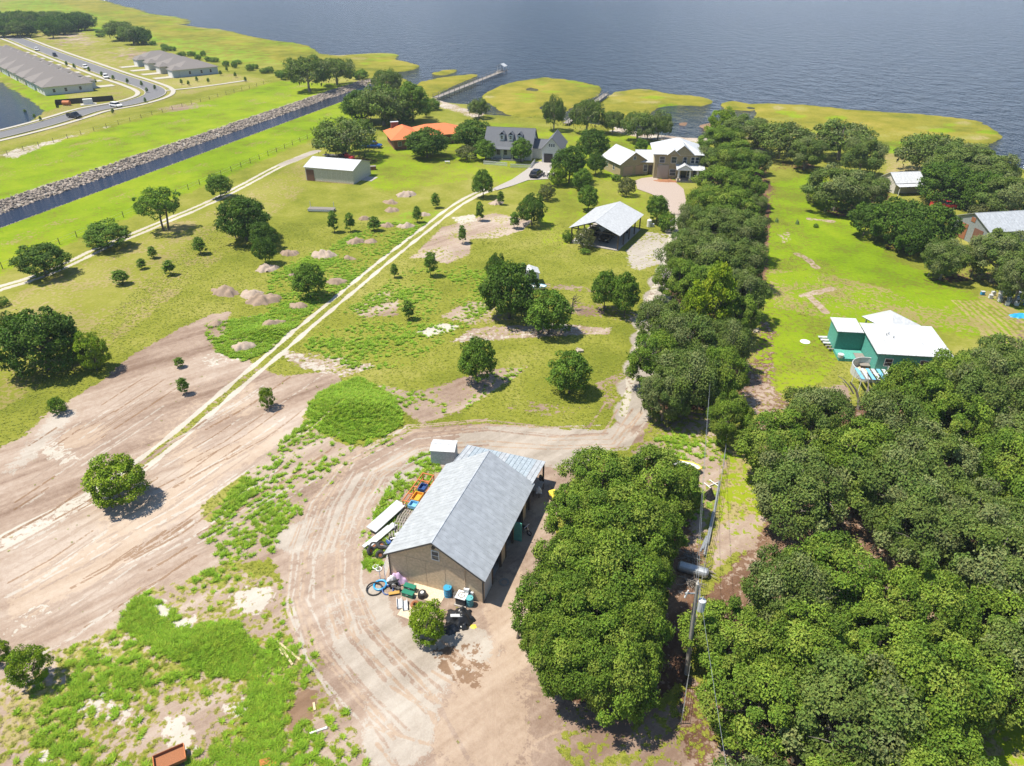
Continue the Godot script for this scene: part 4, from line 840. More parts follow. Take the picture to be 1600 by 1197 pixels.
const TREES := [
	["round_tree",-77.3,-109.1,7.6,5.3,0,0],
	["green_tree",-73.1,-121.8,7.4,4.7,1,0],
	["twin_tree",-67.0,-131.1,8.1,8.0,2,0],
	["green_tree",-63.5,-152.5,5.0,5.0,3,0],
	["sapling",-63.1,-105.7,2.7,2.5,4,1],
	["sapling",-62.7,-112.2,1.6,1.9,5,1],
	["sapling",-63.0,-117.1,1.7,2.2,6,1],
	["sapling",-56.8,-109.4,2.1,2.7,7,1],
	["sapling",-55.3,-119.0,2.5,3.2,8,1],
	["dark_oak",-59.7,-78.5,9.6,8.2,9,2],
	["lime_tree",-53.2,-78.0,3.8,5.2,10,2],
	["olive_bush",-70.0,-87.3,2.7,3.7,11,2],
	["bush",-77.5,-97.5,2.1,1.4,12,2],
	["dark_oak",-49.3,-125.8,9.1,8.2,13,2],
	["round_tree",-44.4,-121.2,4.6,5.1,14,2],
	["round_tree",-42.2,-114.2,3.7,4.8,15,2],
	["green_tree",-31.3,-100.5,5.0,5.5,16,2],
	["sapling",-34.1,-130.4,2.2,4.4,17,3],
	["sapling",-31.0,-130.7,2.1,3.9,18,3],
	["sapling",-26.4,-131.1,2.5,2.9,19,3],
	["sapling",-18.7,-136.0,2.0,3.4,20,3],
	["sapling",-16.0,-145.3,2.0,3.2,21,3],
	["sapling",-6.4,-137.1,1.9,4.1,22,3],
	["sapling",-2.4,-147.5,1.6,3.0,23,3],
	["sapling",-9.0,-123.5,1.6,3.6,24,3],
	["sapling",-13.4,-108.9,2.3,4.4,25,3],
	["sapling",-19.3,-108.3,1.4,2.5,26,3],
	["sapling",-15.1,-92.9,1.9,3.2,27,3],
	["green_tree",-6.3,-152.5,4.5,6.0,28,2],
	["green_tree",-4.3,-75.0,4.5,6.3,29,2],
	["green_tree",6.9,-72.7,4.8,5.6,30,2],
	["dark_oak",-0.4,-93.3,8.1,8.6,31,2],
	["round_tree",-2.5,-106.7,3.3,4.8,32,2],
	["green_tree",5.1,-88.3,6.1,6.4,33,2],
	["green_tree",13.8,-95.7,4.2,6.4,34,2],
	["green_tree",16.5,-94.0,4.0,6.7,35,2],
	["round_tree",3.9,-134.4,5.3,6.2,36,2],
	["sapling",0.5,-132.5,2.1,3.5,37,2],
	["olive_bush",7.6,-150.7,3.6,3.7,38,2],
	["green_tree",15.7,-143.6,4.3,5.2,39,2],
	["green_tree",28.6,-136.0,4.3,5.5,40,2],
	["bush",29.8,-131.1,3.5,3.6,41,2],
	["olive_bush",13.1,-121.8,3.7,3.8,42,2],
	["bush",13.0,-119.3,1.8,1.0,43,2],
	["bush",10.3,-125.1,2.1,2.2,44,2],
	["dark_oak",-22.1,-187.8,10.7,7.3,45,2],
	["live_oak",-43.3,-187.1,16.3,9.8,46,2],
	["live_oak",-39.6,-227.4,16.6,11.6,47,4],
	["dark_oak",-47.3,-233.2,11.3,9.2,48,4],
	["live_oak",-46.1,-279.2,10.9,9.4,49,4],
	["green_tree",-31.1,-233.2,10.1,11.5,50,2],
	["dark_oak",-35.2,-227.4,9.9,6.5,51,4],
	["sapling",-28.0,-240.2,3.3,3.7,52,2],
	["bush",-26.7,-252.1,4.8,3.8,53,2],
	["live_oak",-77.6,-289.0,16.2,12.5,54,2],
	["live_oak",-69.9,-302.6,14.8,10.1,55,2],
	["bush",-63.7,-319.1,7.0,3.9,56,2],
	["bush",-95.1,-319.1,5.9,4.2,57,2],
	["dark_oak",-10.5,-197.6,10.8,7.3,58,2],
	["olive_bush",-11.6,-185.2,5.6,3.6,59,2],
	["green_tree",-6.9,-184.5,5.6,5.2,60,2],
	["green_tree",2.3,-183.2,5.6,5.8,61,2],
	["live_oak",-10.7,-238.1,6.6,6.0,62,2],
	["live_oak",12.5,-220.1,6.9,9.5,63,2],
	["live_oak",22.0,-216.6,9.5,9.4,64,5],
	["live_oak",29.6,-215.8,6.8,6.6,65,5],
	["live_oak",35.5,-206.0,9.8,8.2,66,5],
	["live_oak",41.4,-207.5,8.0,7.6,67,5],
	["round_tree",20.5,-183.9,7.5,8.0,68,2],
	["round_tree",13.2,-164.0,8.0,8.6,69,2],
	["lime_tree",10.4,-161.4,4.1,4.6,70,2],
	["green_tree",15.7,-158.3,4.3,4.8,71,2],
	["round_tree",20.1,-170.6,4.3,5.4,72,2],
	["olive_bush",25.2,-154.0,3.9,4.3,73,2],
	["bush",24.4,-166.1,2.4,1.6,74,2],
	["bush",34.8,-194.7,3.4,3.4,75,2],
	["grove_oak",54.0,-187.3,11.1,8.0,76,6],
	["grey_oak",61.1,-194.4,13.3,9.0,77,6],
	["grey_oak",47.0,-168.8,8.4,7.0,78,6],
	["grove_oak",51.9,-166.5,11.0,8.5,79,6],
	["grey_oak",58.0,-171.2,6.8,6.0,80,6],
	["grove_oak",43.6,-147.9,9.9,8.0,81,6],
	["grove_oak",48.3,-145.6,8.3,8.0,82,6],
	["grove_oak",37.7,-134.4,7.8,7.5,83,6],
	["grove_oak",41.4,-129.8,9.4,8.5,84,6],
	["grey_oak",48.2,-137.4,4.8,5.0,85,6],
	["grey_oak",33.2,-125.0,6.5,7.0,86,6],
	["grey_oak",35.3,-117.4,9.1,8.5,87,6],
	["grey_oak",39.2,-115.7,8.5,8.5,88,6],
	["grey_oak",28.7,-109.1,8.2,7.5,89,6],
	["grey_oak",32.0,-104.0,9.0,8.5,90,6],
	["grey_oak",36.1,-103.4,7.1,8.0,91,6],
	["grove_oak",25.3,-99.2,6.5,7.0,92,6],
	["grove_oak",28.2,-94.1,7.9,8.0,93,6],
	["grey_oak",32.8,-92.5,7.2,8.0,94,6],
	["grove_oak",30.2,-85.9,5.8,7.5,95,6],
	["grey_oak",19.9,-83.9,6.6,7.5,96,6],
	["grey_oak",22.2,-77.4,8.0,8.5,97,6],
	["grey_oak",26.6,-77.1,6.2,8.0,98,6],
	["grove_oak",17.1,-73.1,6.8,8.0,99,6],
	["grey_oak",19.9,-68.2,7.8,8.5,100,6],
	["grove_oak",24.2,-70.6,5.8,7.5,101,6],
	["grey_oak",17.2,-66.9,5.6,7.0,102,6],
	["pine",27.2,-85.3,5.4,12.0,103,2],
	["pine",23.7,-82.9,4.3,10.0,104,2],
	["lime_tree",58.4,-205.0,7.5,9.0,105,2],
	["bush",51.4,-146.3,3.5,3.0,106,2],
	["grove_oak",23.2,-62.4,4.5,6.5,107,2],
	["live_oak",69.2,-186.8,14.1,9.0,108,7],
	["grey_oak",71.9,-175.7,8.6,8.0,109,7],
	["live_oak",84.3,-185.5,15.4,9.5,110,7],
	["grey_oak",83.0,-170.1,10.0,9.0,111,7],
	["grey_oak",66.5,-143.5,12.6,9.0,112,7],
	["grey_oak",71.4,-141.0,8.5,8.0,113,7],
	["dark_oak",69.9,-124.2,9.2,8.5,114,7],
	["dark_oak",73.9,-120.7,9.4,8.5,115,7],
	["dark_oak",70.1,-118.2,6.1,7.0,116,7],
	["grey_oak",70.2,-107.6,6.8,7.0,117,7],
	["grey_oak",78.1,-106.8,9.4,8.5,118,7],
	["grey_oak",76.6,-98.4,6.3,8.0,119,7],
	["live_oak",99.8,-172.0,14.1,9.5,120,7],
	["grey_oak",100.2,-160.2,13.2,9.5,121,7],
	["grey_oak",104.2,-155.9,12.3,9.0,122,7],
	["dark_oak",91.8,-149.3,10.4,8.5,123,7],
	["grey_oak",98.3,-136.9,11.0,9.0,124,7],
	["dark_oak",96.5,-143.3,8.6,8.0,125,7],
	["round_tree",66.4,-128.2,6.3,6.3,126,2],
	["olive_bush",93.4,-137.1,4.9,3.5,127,2],
	["olive_bush",64.0,-148.4,3.0,2.8,128,2],
	["bush",59.3,-133.3,1.0,0.8,129,2],
	["grove_oak",8.3,-51.0,7.2,7.2,130,8],
	["grove_oak",13.0,-50.9,7.5,7.2,131,8],
	["grove_oak",15.4,-50.4,4.5,6.2,132,8],
	["grove_oak",5.9,-47.1,6.1,6.6,133,8],
	["grove_oak",9.5,-44.6,7.3,8.0,134,8],
	["grove_oak",12.2,-44.5,5.0,6.8,135,8],
	["grove_oak",4.9,-40.7,6.1,7.0,136,8],
	["grove_oak",7.9,-38.7,7.5,8.2,137,8],
	["grove_oak",10.8,-39.3,3.8,6.5,138,8],
	["grove_oak",3.1,-36.4,5.7,6.6,139,8],
	["grove_oak",6.0,-34.3,6.5,8.0,140,8],
	["grove_oak",8.8,-34.0,5.2,7.4,141,8],
	["grove_oak",4.0,-31.8,5.1,6.8,142,8],
	["grove_oak",7.0,-30.8,5.7,7.4,143,8],
	["grove_oak",2.6,-34.0,3.5,5.5,144,8],
	["grove_oak",33.7,-54.5,7.6,7.9,145,9],
	["grove_oak",46.9,-52.5,7.2,8.2,146,9],
	["grove_oak",49.1,-67.5,6.8,8.3,147,9],
	["grey_oak",54.4,-67.2,7.6,9.1,148,9],
	["grey_oak",39.7,-46.1,7.2,7.3,149,9],
	["grove_oak",45.1,-59.0,7.0,8.5,150,9],
	["grove_oak",62.6,-69.6,8.1,7.1,151,9],
	["grey_oak",39.1,-53.1,8.5,8.3,152,9],
	["grove_oak",26.5,-56.6,7.6,7.3,153,9],
	["grey_oak",54.6,-60.9,6.8,8.6,154,9],
	["grey_oak",31.4,-60.2,6.8,8.7,155,9],
	["grove_oak",47.2,-46.0,8.1,9.1,156,9],
	["grey_oak",34.3,-43.9,6.9,8.1,157,9],
	["grey_oak",25.8,-48.9,8.1,7.7,158,9],
	["grey_oak",37.5,-39.7,8.2,8.9,159,9],
	["grey_oak",38.5,-58.8,7.3,8.7,160,9],
	["grey_oak",50.4,-56.0,7.9,7.1,161,9],
	["grey_oak",48.6,-62.3,7.5,9.1,162,9],
	["grove_oak",43.3,-63.9,7.2,9.1,163,9],
	["grey_oak",43.3,-42.4,8.5,7.2,164,9],
	["grey_oak",57.0,-71.7,7.1,7.9,165,9],
	["grey_oak",34.5,-49.1,8.4,9.0,166,9],
	["grey_oak",59.5,-65.6,7.0,8.5,167,9],
	["grove_oak",26.3,-33.2,6.9,6.8,168,10],
	["grove_oak",26.4,-28.3,7.5,8.8,169,10],
	["grove_oak",18.1,-21.1,6.5,6.9,170,10],
	["grey_oak",20.8,-36.7,6.4,8.7,171,10],
	["grove_oak",16.4,-28.5,6.6,6.5,172,10],
	["grey_oak",20.9,-26.7,7.9,8.7,173,10],
	["grove_oak",15.7,-33.8,6.3,6.5,174,10],
	["grove_oak",36.1,-35.5,6.8,6.5,175,10],
	["grove_oak",30.0,-35.5,6.5,8.5,176,10],
	["grey_oak",35.8,-30.5,7.4,8.2,177,10],
	["grove_oak",24.4,-22.4,6.8,7.9,178,10],
	["grove_oak",30.7,-30.3,6.7,6.8,179,10],
	["grove_oak",20.4,-31.9,6.9,8.0,180,10],
	["grove_oak",40.9,-36.5,6.9,7.8,181,10],
	["grey_oak",13.6,-20.6,6.4,7.9,182,10],
	["grove_oak",25.0,-38.4,7.7,7.7,183,10],
	["lime_tree",-6.5,-36.8,2.9,3.6,184,2],
	["lime_tree",-38.3,-52.9,5.3,4.9,185,2],
	["lime_tree",-28.7,-69.4,1.7,2.9,186,2],
	["sapling",-39.8,-72.5,1.4,2.4,187,2],
	["sapling",-43.0,-79.0,1.3,1.5,188,2],
	["bush",-52.7,-68.3,1.9,2.3,189,2],
	["lime_tree",-35.0,-32.8,2.5,3.6,190,2],
	["lime_tree",-38.8,-34.7,1.7,2.1,191,2],
	["live_oak",-289.5,-508.1,11.5,8.0,192,11],
	["far_oak",-347.0,-515.8,11.5,10.0,192,11],
	["far_oak",-312.1,-499.6,9.9,10.2,192,11],
	["live_oak",-320.2,-556.6,12.9,9.7,192,11],
	["far_oak",-353.8,-547.2,14.6,8.1,192,11],
	["far_oak",-298.0,-525.1,14.3,8.3,192,11],
	["live_oak",-334.7,-505.8,13.5,8.8,192,11],
	["far_oak",-399.4,-608.3,14.8,8.2,192,11],
	["far_oak",-290.1,-529.9,10.0,9.6,192,11],
	["live_oak",-305.3,-486.4,13.7,9.1,192,11],
	["far_oak",-296.8,-504.4,13.5,10.9,192,11],
	["far_oak",-385.1,-577.8,13.8,8.2,192,11],
	["live_oak",-339.0,-571.5,15.7,9.1,192,11],
	["far_oak",-350.2,-532.6,10.8,7.8,192,11],
	["far_oak",-335.4,-552.3,10.4,10.5,192,11],
	["live_oak",-348.2,-602.0,15.8,7.1,192,11],
	["far_oak",-312.9,-495.8,12.1,8.2,192,11],
	["far_oak",-341.9,-550.5,9.8,11.0,192,11],
	["live_oak",-374.5,-564.2,14.6,8.6,192,11],
	["far_oak",-290.1,-534.3,15.4,10.6,192,11],
	["far_oak",-283.3,-483.1,10.7,10.3,192,11],
	["live_oak",-306.0,-539.4,12.0,9.8,192,11],
	["far_oak",-358.0,-580.6,15.0,8.1,192,11],
	["far_oak",-317.2,-520.2,9.6,7.1,192,11],
	["live_oak",-355.5,-541.9,11.3,8.0,192,11],
	["far_oak",-301.6,-489.9,9.6,8.6,192,11],
	["far_oak",-296.2,-531.8,10.5,8.9,192,11],
	["live_oak",-346.3,-569.6,12.0,8.2,192,11],
	["far_oak",-294.7,-520.1,12.9,10.9,192,11],
	["far_oak",-293.3,-531.9,12.8,8.3,192,11],
	["live_oak",-332.3,-536.7,14.2,10.7,192,11],
	["far_oak",-380.1,-601.9,13.2,7.2,192,11],
	["far_oak",-335.9,-501.5,8.9,9.9,192,11],
	["live_oak",-312.6,-498.2,13.6,7.2,192,11],
	["far_oak",-316.5,-487.1,11.8,8.7,192,11],
	["far_oak",-287.5,-503.3,11.4,8.9,192,11],
	["live_oak",-372.8,-567.2,10.2,9.5,192,11],
	["far_oak",-340.5,-575.9,14.0,7.4,192,11],
	["far_oak",-338.7,-514.1,11.4,10.6,192,11],
	["live_oak",-300.1,-508.2,9.1,10.3,192,11],
	["far_oak",-342.6,-517.9,14.5,10.6,192,11],
	["far_oak",-303.0,-547.0,13.8,10.2,192,11],
	["live_oak",-320.1,-487.1,13.7,8.8,192,11],
	["far_oak",-313.1,-550.2,10.9,9.8,192,11],
	["far_oak",-339.7,-510.3,14.8,8.1,192,11],
	["live_oak",-317.7,-580.5,15.8,8.1,192,11],
	["live_oak",-234.2,-468.8,16.8,11.0,193,2],
	["live_oak",-217.8,-448.4,14.6,10.0,194,2],
	["far_oak",-212.1,-447.6,11.0,9.0,195,2],
	["bush",-272.3,-518.7,6.5,1.8,196,12],
	["bush",-257.2,-489.0,5.4,2.5,196,12],
	["bush",-261.6,-506.5,4.8,1.9,196,12],
	["bush",-234.8,-469.8,6.0,2.8,196,12],
	["bush",-242.5,-488.7,5.6,2.0,196,12],
	["bush",-226.8,-466.4,4.8,1.9,196,12],
	["bush",-218.0,-451.9,3.4,2.5,196,12],
	["bush",-212.7,-450.2,3.7,2.6,196,12],
	["bush",-204.6,-443.5,3.8,2.6,196,12],
	["bush",-193.3,-431.6,3.6,2.2,196,12],
	["bush",-186.3,-417.7,5.0,2.6,196,12],
	["bush",-182.7,-417.7,4.0,2.4,196,12],
	["bush",-167.7,-392.3,4.2,2.7,196,12],
	["bush",-164.4,-396.0,4.8,2.3,196,12],
	["bush",-154.8,-380.1,3.2,2.7,196,12],
	["bush",-157.3,-393.5,3.0,2.9,196,12],
	["bush",-148.1,-375.2,3.0,2.3,196,12],
	["bush",-144.4,-373.6,4.5,2.1,196,12],
	["bush",-133.6,-358.4,3.3,2.5,196,12],
	["bush",-127.7,-352.7,3.0,2.7,196,12],
	["bush",-131.1,-366.0,4.8,1.9,196,12],
	["bush",-117.6,-343.7,3.9,2.8,196,12],
	["bush",-117.5,-350.4,3.5,2.1,196,12],
	["bush",-109.2,-336.2,4.1,2.1,196,12],
	["bush",-107.1,-337.1,4.1,2.8,196,12],
	["bush",-99.0,-324.3,3.7,2.9,196,12],
	["sapling",-207.4,-357.5,1.5,2.4,197,13],
	["sapling",-199.4,-349.1,1.5,2.4,197,13],
	["sapling",-187.6,-339.2,1.4,2.3,197,13],
	["sapling",-175.4,-326.1,1.4,2.2,197,13],
	["sapling",-165.5,-315.6,1.3,2.2,197,13],
	["sapling",-155.8,-307.4,1.3,2.1,197,13],
	["sapling",-147.2,-301.0,1.3,2.1,197,13],
	["sapling",-138.0,-291.9,1.2,2.0,197,13],
	["sapling",-138.6,-286.2,1.2,2.0,197,13],
	["sapling",-168.8,-307.4,1.3,2.1,197,13],
	["sapling",-148.8,-233.2,1.0,1.7,197,13],
	["sapling",-152.9,-237.1,1.0,1.7,197,13],
	["sapling",-165.2,-252.1,1.1,1.8,197,13],
	["sapling",-129.8,-265.0,1.1,1.9,197,13],
	["sapling",-131.9,-245.5,1.1,1.7,197,13],
	["sapling",-129.6,-312.3,1.3,2.1,197,13],
	["sapling",-123.7,-309.0,1.3,2.1,197,13],
	["sapling",-126.0,-329.7,1.4,2.2,197,13],
	["sapling",-127.2,-341.1,1.4,2.3,197,13],
	["sapling",-117.8,-324.3,1.4,2.2,197,13],
	["sapling",-109.6,-312.3,1.3,2.1,197,13],
	["sapling",-129.2,-302.6,1.3,2.1,197,13],
	["sapling",-133.3,-305.7,1.3,2.1,197,13],
	["sapling",-213.2,-329.7,1.4,2.2,197,13],
	["sapling",-222.3,-341.1,1.4,2.3,197,13],
	["sapling",-193.0,-309.0,1.3,2.1,197,13],
	["sapling",-187.8,-302.6,1.3,2.1,197,13]]
const MOUNDS := [[-23.31,-154.44,2.23,1.78,0.89,"pale dirt mound farthest up the field near the white building",0.36],
	[-26.03,-148.87,1.87,1.09,0.75,"dirt mound second in the column above the track",-0.33],
	[-24.99,-143.64,1.68,1.29,0.67,"dirt mound third in the column above the track",0.19],
	[-17.77,-140.72,1.37,1,0.55,"low dirt mound right of the slim sapling",-0.15],
	[-29.5,-138.3,1.49,1.06,0.6,"dirt mound left of the bushy sapling",0.09],
	[-24.6,-134.04,1.58,1.12,0.63,"dirt mound right behind the bushy sapling",-0.27],
	[-20.79,-133.67,1.84,1.24,0.74,"dirt mound right end of the row above the track",-0.09],
	[-29.06,-125.12,1.87,1.39,0.75,"brown dirt mound in the middle of the weedy field, left of pair",0.4],
	[-26.22,-125.12,1.25,0.99,0.5,"brown dirt mound in the middle of the weedy field, right of pair",0.04],
	[-33.27,-118.05,2.38,1.61,0.95,"wide dirt mound below the pair in the weedy field",-0.19],
	[-28.5,-116.83,1.3,0.75,0.52,"round dirt mound right of the wide one",-0.38],
	[-39.51,-118.98,1.79,1.22,0.72,"dark dirt mound beside the three dark lawn trees",-0.15],
	[-41.4,-111.88,2.05,1.36,0.82,"flat pale dirt mound in front of the three dark lawn trees",0.31],
	[-36.73,-109.39,0.78,0.55,0.31,"small dirt mound behind the round tree by the track",0.05],
	[-45.28,-102.44,2.55,1.6,1.02,"pale dirt mound at the edge of the mown lawn, left end",-0.38],
	[-40.55,-101.22,2.42,1.57,0.97,"rough dirt mound right of the pale one by the lawn",-0.29],
	[-38.28,-99.33,2.69,1.87,1.08,"largest rough dirt mound by the round tree",0.4],
	[-32.42,-97.27,1.53,1.12,0.61,"small reddish dirt mound beside the two-rut track",-0.25],
	[-36.62,-84.49,1.74,1.36,0.7,"dirt mound on the graded sand by the weed bank",0.24],
	[-34.59,-91.04,1.94,1.45,0.77,"weedy brown mound beside the two-rut track",0.33],
	[-28.55,-106.47,1.75,1.32,0.7,"grassy mound above the two-rut track",0.23],
	[-3.28,-148.42,1.72,1.13,0.69,"reddish dirt mound near the driveway",0.38],
	[-42.97,-91.25,1.26,1.01,0.5,"grey dirt mound at the upper end of the graded sand",-0.27]]
const ESTATE_STREET := [[-153.2,-202.1], [-152.5,-204.0], [-151.6,-206.8], [-150.5,-210.0], [-149.4,-213.2], [-148.5,-216.4], [-147.5,-219.8], [-146.6,-223.2], [-145.8,-226.5], [-145.2,-229.7], [-144.7,-232.8], [-144.2,-236.0], [-143.8,-239.2], [-143.4,-242.4], [-143.2,-245.7], [-142.8,-248.9], [-142.0,-252.1], [-140.6,-255.1], [-138.8,-258.0], [-137.0,-260.9], [-135.5,-263.8], [-134.6,-266.7], [-133.9,-269.7], [-133.5,-272.5], [-133.3,-275.2], [-133.4,-277.7], [-133.6,-280.1], [-134.1,-282.4], [-134.9,-284.8], [-135.8,-287.2], [-137.0,-289.6], [-138.5,-292.1], [-140.5,-294.9], [-143.0,-298.2], [-146.1,-301.7], [-149.4,-305.4], [-152.6,-309.0], [-155.5,-312.1], [-158.3,-315.0], [-161.5,-318.3], [-165.5,-322.5], [-170.5,-327.9], [-176.2,-334.1], [-182.6,-341.2], [-189.8,-349.1], [-198.0,-358.3], [-207.3,-368.6], [-217.0,-379.3], [-226.4,-389.8], [-235.8,-400.3], [-245.2,-411.0], [-254.4,-421.4], [-263.0,-431.1], [-270.6,-439.8], [-277.4,-447.8], [-284.1,-455.6], [-291.0,-463.5], [-299.1,-472.6], [-307.7,-482.2], [-315.5,-490.8], [-320.9,-496.8]]
const HOUSES := [[-171.4,-289.5,2.30,"grey-roofed estate house in the row by the pond, nearest the bend"],
	[-182.1,-301.4,2.30,"grey-roofed estate house in the row by the pond, second from the bend"],
	[-192.7,-313.3,2.30,"grey-roofed estate house in the row by the pond, third from the bend"],
	[-203.4,-325.2,2.30,"grey-roofed estate house in the row by the pond, fourth from the bend"],
	[-214.1,-337.1,2.30,"grey-roofed estate house in the row by the pond, fifth from the bend"],
	[-224.8,-349.1,2.30,"grey-roofed estate house in the row by the pond, sixth from the bend"],
	[-235.4,-361.0,2.30,"grey-roofed estate house in the row by the pond, seventh from the bend"],
	[-246.1,-372.9,2.30,"grey-roofed estate house in the row by the pond, eighth from the bend"],
	[-256.8,-384.8,2.30,"grey-roofed estate house in the row by the pond, ninth from the bend"],
	[-267.5,-396.7,2.30,"grey-roofed estate house in the row by the pond, tenth from the bend"],
	[-139.2,-334.4,-0.84,"grey-roofed estate house in the row toward the lake, nearest the bend"],
	[-149.2,-345.6,-0.84,"grey-roofed estate house in the row toward the lake, second from the bend"],
	[-159.2,-356.8,-0.84,"grey-roofed estate house in the row toward the lake, third from the bend"],
	[-169.2,-368.0,-0.84,"grey-roofed estate house in the row toward the lake, fourth from the bend"]]

# ---------------------------------------------------------------- terrain
const CANAL_AT := Vector2(-100.4, -134.0)
const CANAL_ALONG := Vector2(0.2757, -0.9612)
const CANAL_EAST := Vector2(0.9612, 0.2757)
const CANAL_END := 182.0
const WATER := -0.5
const LAND_X := -700.0
const LAND_Z := -1250.0
const LAND_M := 1400.0
const LAND_N := 1024
var land := PackedByteArray()
var rough_noise := FastNoiseLite.new()

func fill_polygon(buf: PackedByteArray, n: int, pts: PackedVector2Array, value: int) -> void:
	var lo := 1e9
	var hi := -1e9
	for p in pts:
		lo = minf(lo, p.y)
		hi = maxf(hi, p.y)
	for j in range(maxi(0, int(floor(lo))), mini(n - 1, int(ceil(hi))) + 1):
		var y := j + .5
		var xs := PackedFloat32Array()
		for k in pts.size():
			var a := pts[k]
			var b := pts[(k + 1) % pts.size()]
			if (a.y <= y) != (b.y <= y): xs.append(a.x + (y - a.y) / (b.y - a.y) * (b.x - a.x))
		xs.sort()
		for k in range(0, xs.size() - 1, 2):
			for i in range(maxi(0, int(round(xs[k]))), mini(n - 1, int(round(xs[k + 1])) - 1) + 1): buf[j * n + i] = value

func blurred(buf: PackedByteArray, n: int, down: int, up: int) -> PackedByteArray:
	var im := Image.create_from_data(n, n, false, Image.FORMAT_L8, buf)
	im.resize(n / down, n / down, Image.INTERPOLATE_TRILINEAR if down > 2 else Image.INTERPOLATE_BILINEAR)
	im.resize(up, up, Image.INTERPOLATE_CUBIC)
	return im.get_data()

func to_grid(p: Array, x0: float, z0: float, k: float) -> PackedVector2Array:
	var out := PackedVector2Array()
	for i in range(0, p.size(), 2): out.append(Vector2((p[i] - x0) * k, (p[i + 1] - z0) * k))
	return out

func make_land() -> void:
	land.resize(LAND_N * LAND_N)
	land.fill(0)
	for e in LAND: fill_polygon(land, LAND_N, to_grid(e[0], LAND_X, LAND_Z, LAND_N / LAND_M), e[1])
	land = blurred(land, LAND_N, 2, LAND_N)
	rough_noise.seed = 5
	rough_noise.frequency = .09
	rough_noise.fractal_octaves = 3

func land_at(x: float, z: float) -> float:
	var fx := clampf((x - LAND_X) / LAND_M * LAND_N - .5, 0, LAND_N - 1.01)
	var fz := clampf((z - LAND_Z) / LAND_M * LAND_N - .5, 0, LAND_N - 1.01)
	var i := int(fx)
	var j := int(fz)
	var a := lerpf(land[j * LAND_N + i], land[j * LAND_N + i + 1], fx - i)
	var b := lerpf(land[(j + 1) * LAND_N + i], land[(j + 1) * LAND_N + i + 1], fx - i)
	return lerpf(a, b, fz - j) / 255.0

func height(x: float, z: float) -> float:
	var l := land_at(x, z)
	var h := 0.0
	if l < .93:
		l += rough_noise.get_noise_2d(x * .6, z * .6) * .22 * minf(1.0, l * 3.0)
		h = minf(0.0, (l - .75) * 2.0)
	else:
		h = rough_noise.get_noise_2d(x, z) * .07
	var d := Vector2(x, z) - CANAL_AT
	var u := d.dot(CANAL_EAST)
	var v := d.dot(CANAL_ALONG)
	if v < CANAL_END and u > -19.0 and u < 2.5:
		var c := 0.0
		if u > 1.5: c = lerpf(.15, 0, u - 1.5)
		elif u > 0.0: c = lerpf(WATER - .1, .15, u / 1.5)
		elif u > -8.0: c = -1.6
		elif u > -12.0: c = lerpf(WATER - .1, .6, (-8.0 - u) / 4.0)
		else: c = lerpf(.6, 0, (-12.0 - u) / 7.0)
		if u > -8.0 and u <= 0.0 and (u < -7.7 or u > -.3): c = WATER - .15
		h = c
	for b in BUMPS:
		var r: float = Vector2((x - b[0]) * b[5] + (z - b[1]) * b[6], (z - b[1]) * b[5] - (x - b[0]) * b[6]).length_squared() if b[2] == b[3] else pow(((x - b[0]) * b[5] + (z - b[1]) * b[6]) / b[2], 2) + pow(((z - b[1]) * b[5] - (x - b[0]) * b[6]) / b[3], 2)
		if b[2] == b[3]: r /= b[2] * b[2]
		if r < 6.0: h += b[4] * exp(-r)
	return h

# what covers the ground, each a ramp of three linear colours
const COVER := [
	[.115, .135, .016, .18, .19, .028, .25, .235, .065],   # 0 mown lawn
	[.19, .165, .055, .27, .225, .10, .34, .28, .16],      # 1 dry turf
	[.105, .17, .006, .15, .225, .008, .215, .26, .016],   # 2 bright bank grass
	[.085, .165, .007, .135, .245, .012, .20, .28, .03],    # 3 lush weeds
	[.10, .12, .015, .19, .18, .022, .27, .225, .045],     # 4 marsh grass
	[.075, .04, .026, .135, .078, .05, .27, .19, .13],     # 5 leaf litter
	[.24, .21, .18, .31, .28, .245, .38, .35, .315],       # 6 gravel
	[.165, .112, .084, .285, .218, .172, .39, .33, .28],   # 7 sandy soil
	[.33, .30, .25, .40, .37, .32, .47, .44, .39],      # 8 white sand
	[.19, .135, .10, .255, .195, .155, .33, .265, .215],   # 9 wheel-churned soil
	[.03, .055, .008, .055, .095, .014, .09, .14, .025],   # 10 dark scrub
	[.13, .08, .05, .20, .13, .085, .26, .185, .13],       # 11 damp brown soil
	[.25, .215, .178, .345, .305, .262, .42, .39, .345],   # 12 pale sand
	[.23, .165, .118, .325, .25, .19, .405, .33, .265],     # 13 orange sand
]
const CHANNEL_COVER := [1, 2, 4, 10, 5, 7, 6, 3, 8, 11, 12, 13]   # dry, bright, marsh, scrub, litter, sand, gravel, lush, white, damp, pale sand, orange sand
var noise_mid := PackedByteArray()
var noise_far := PackedByteArray()
var noise_fine := PackedByteArray()
var ramp := PackedByteArray()

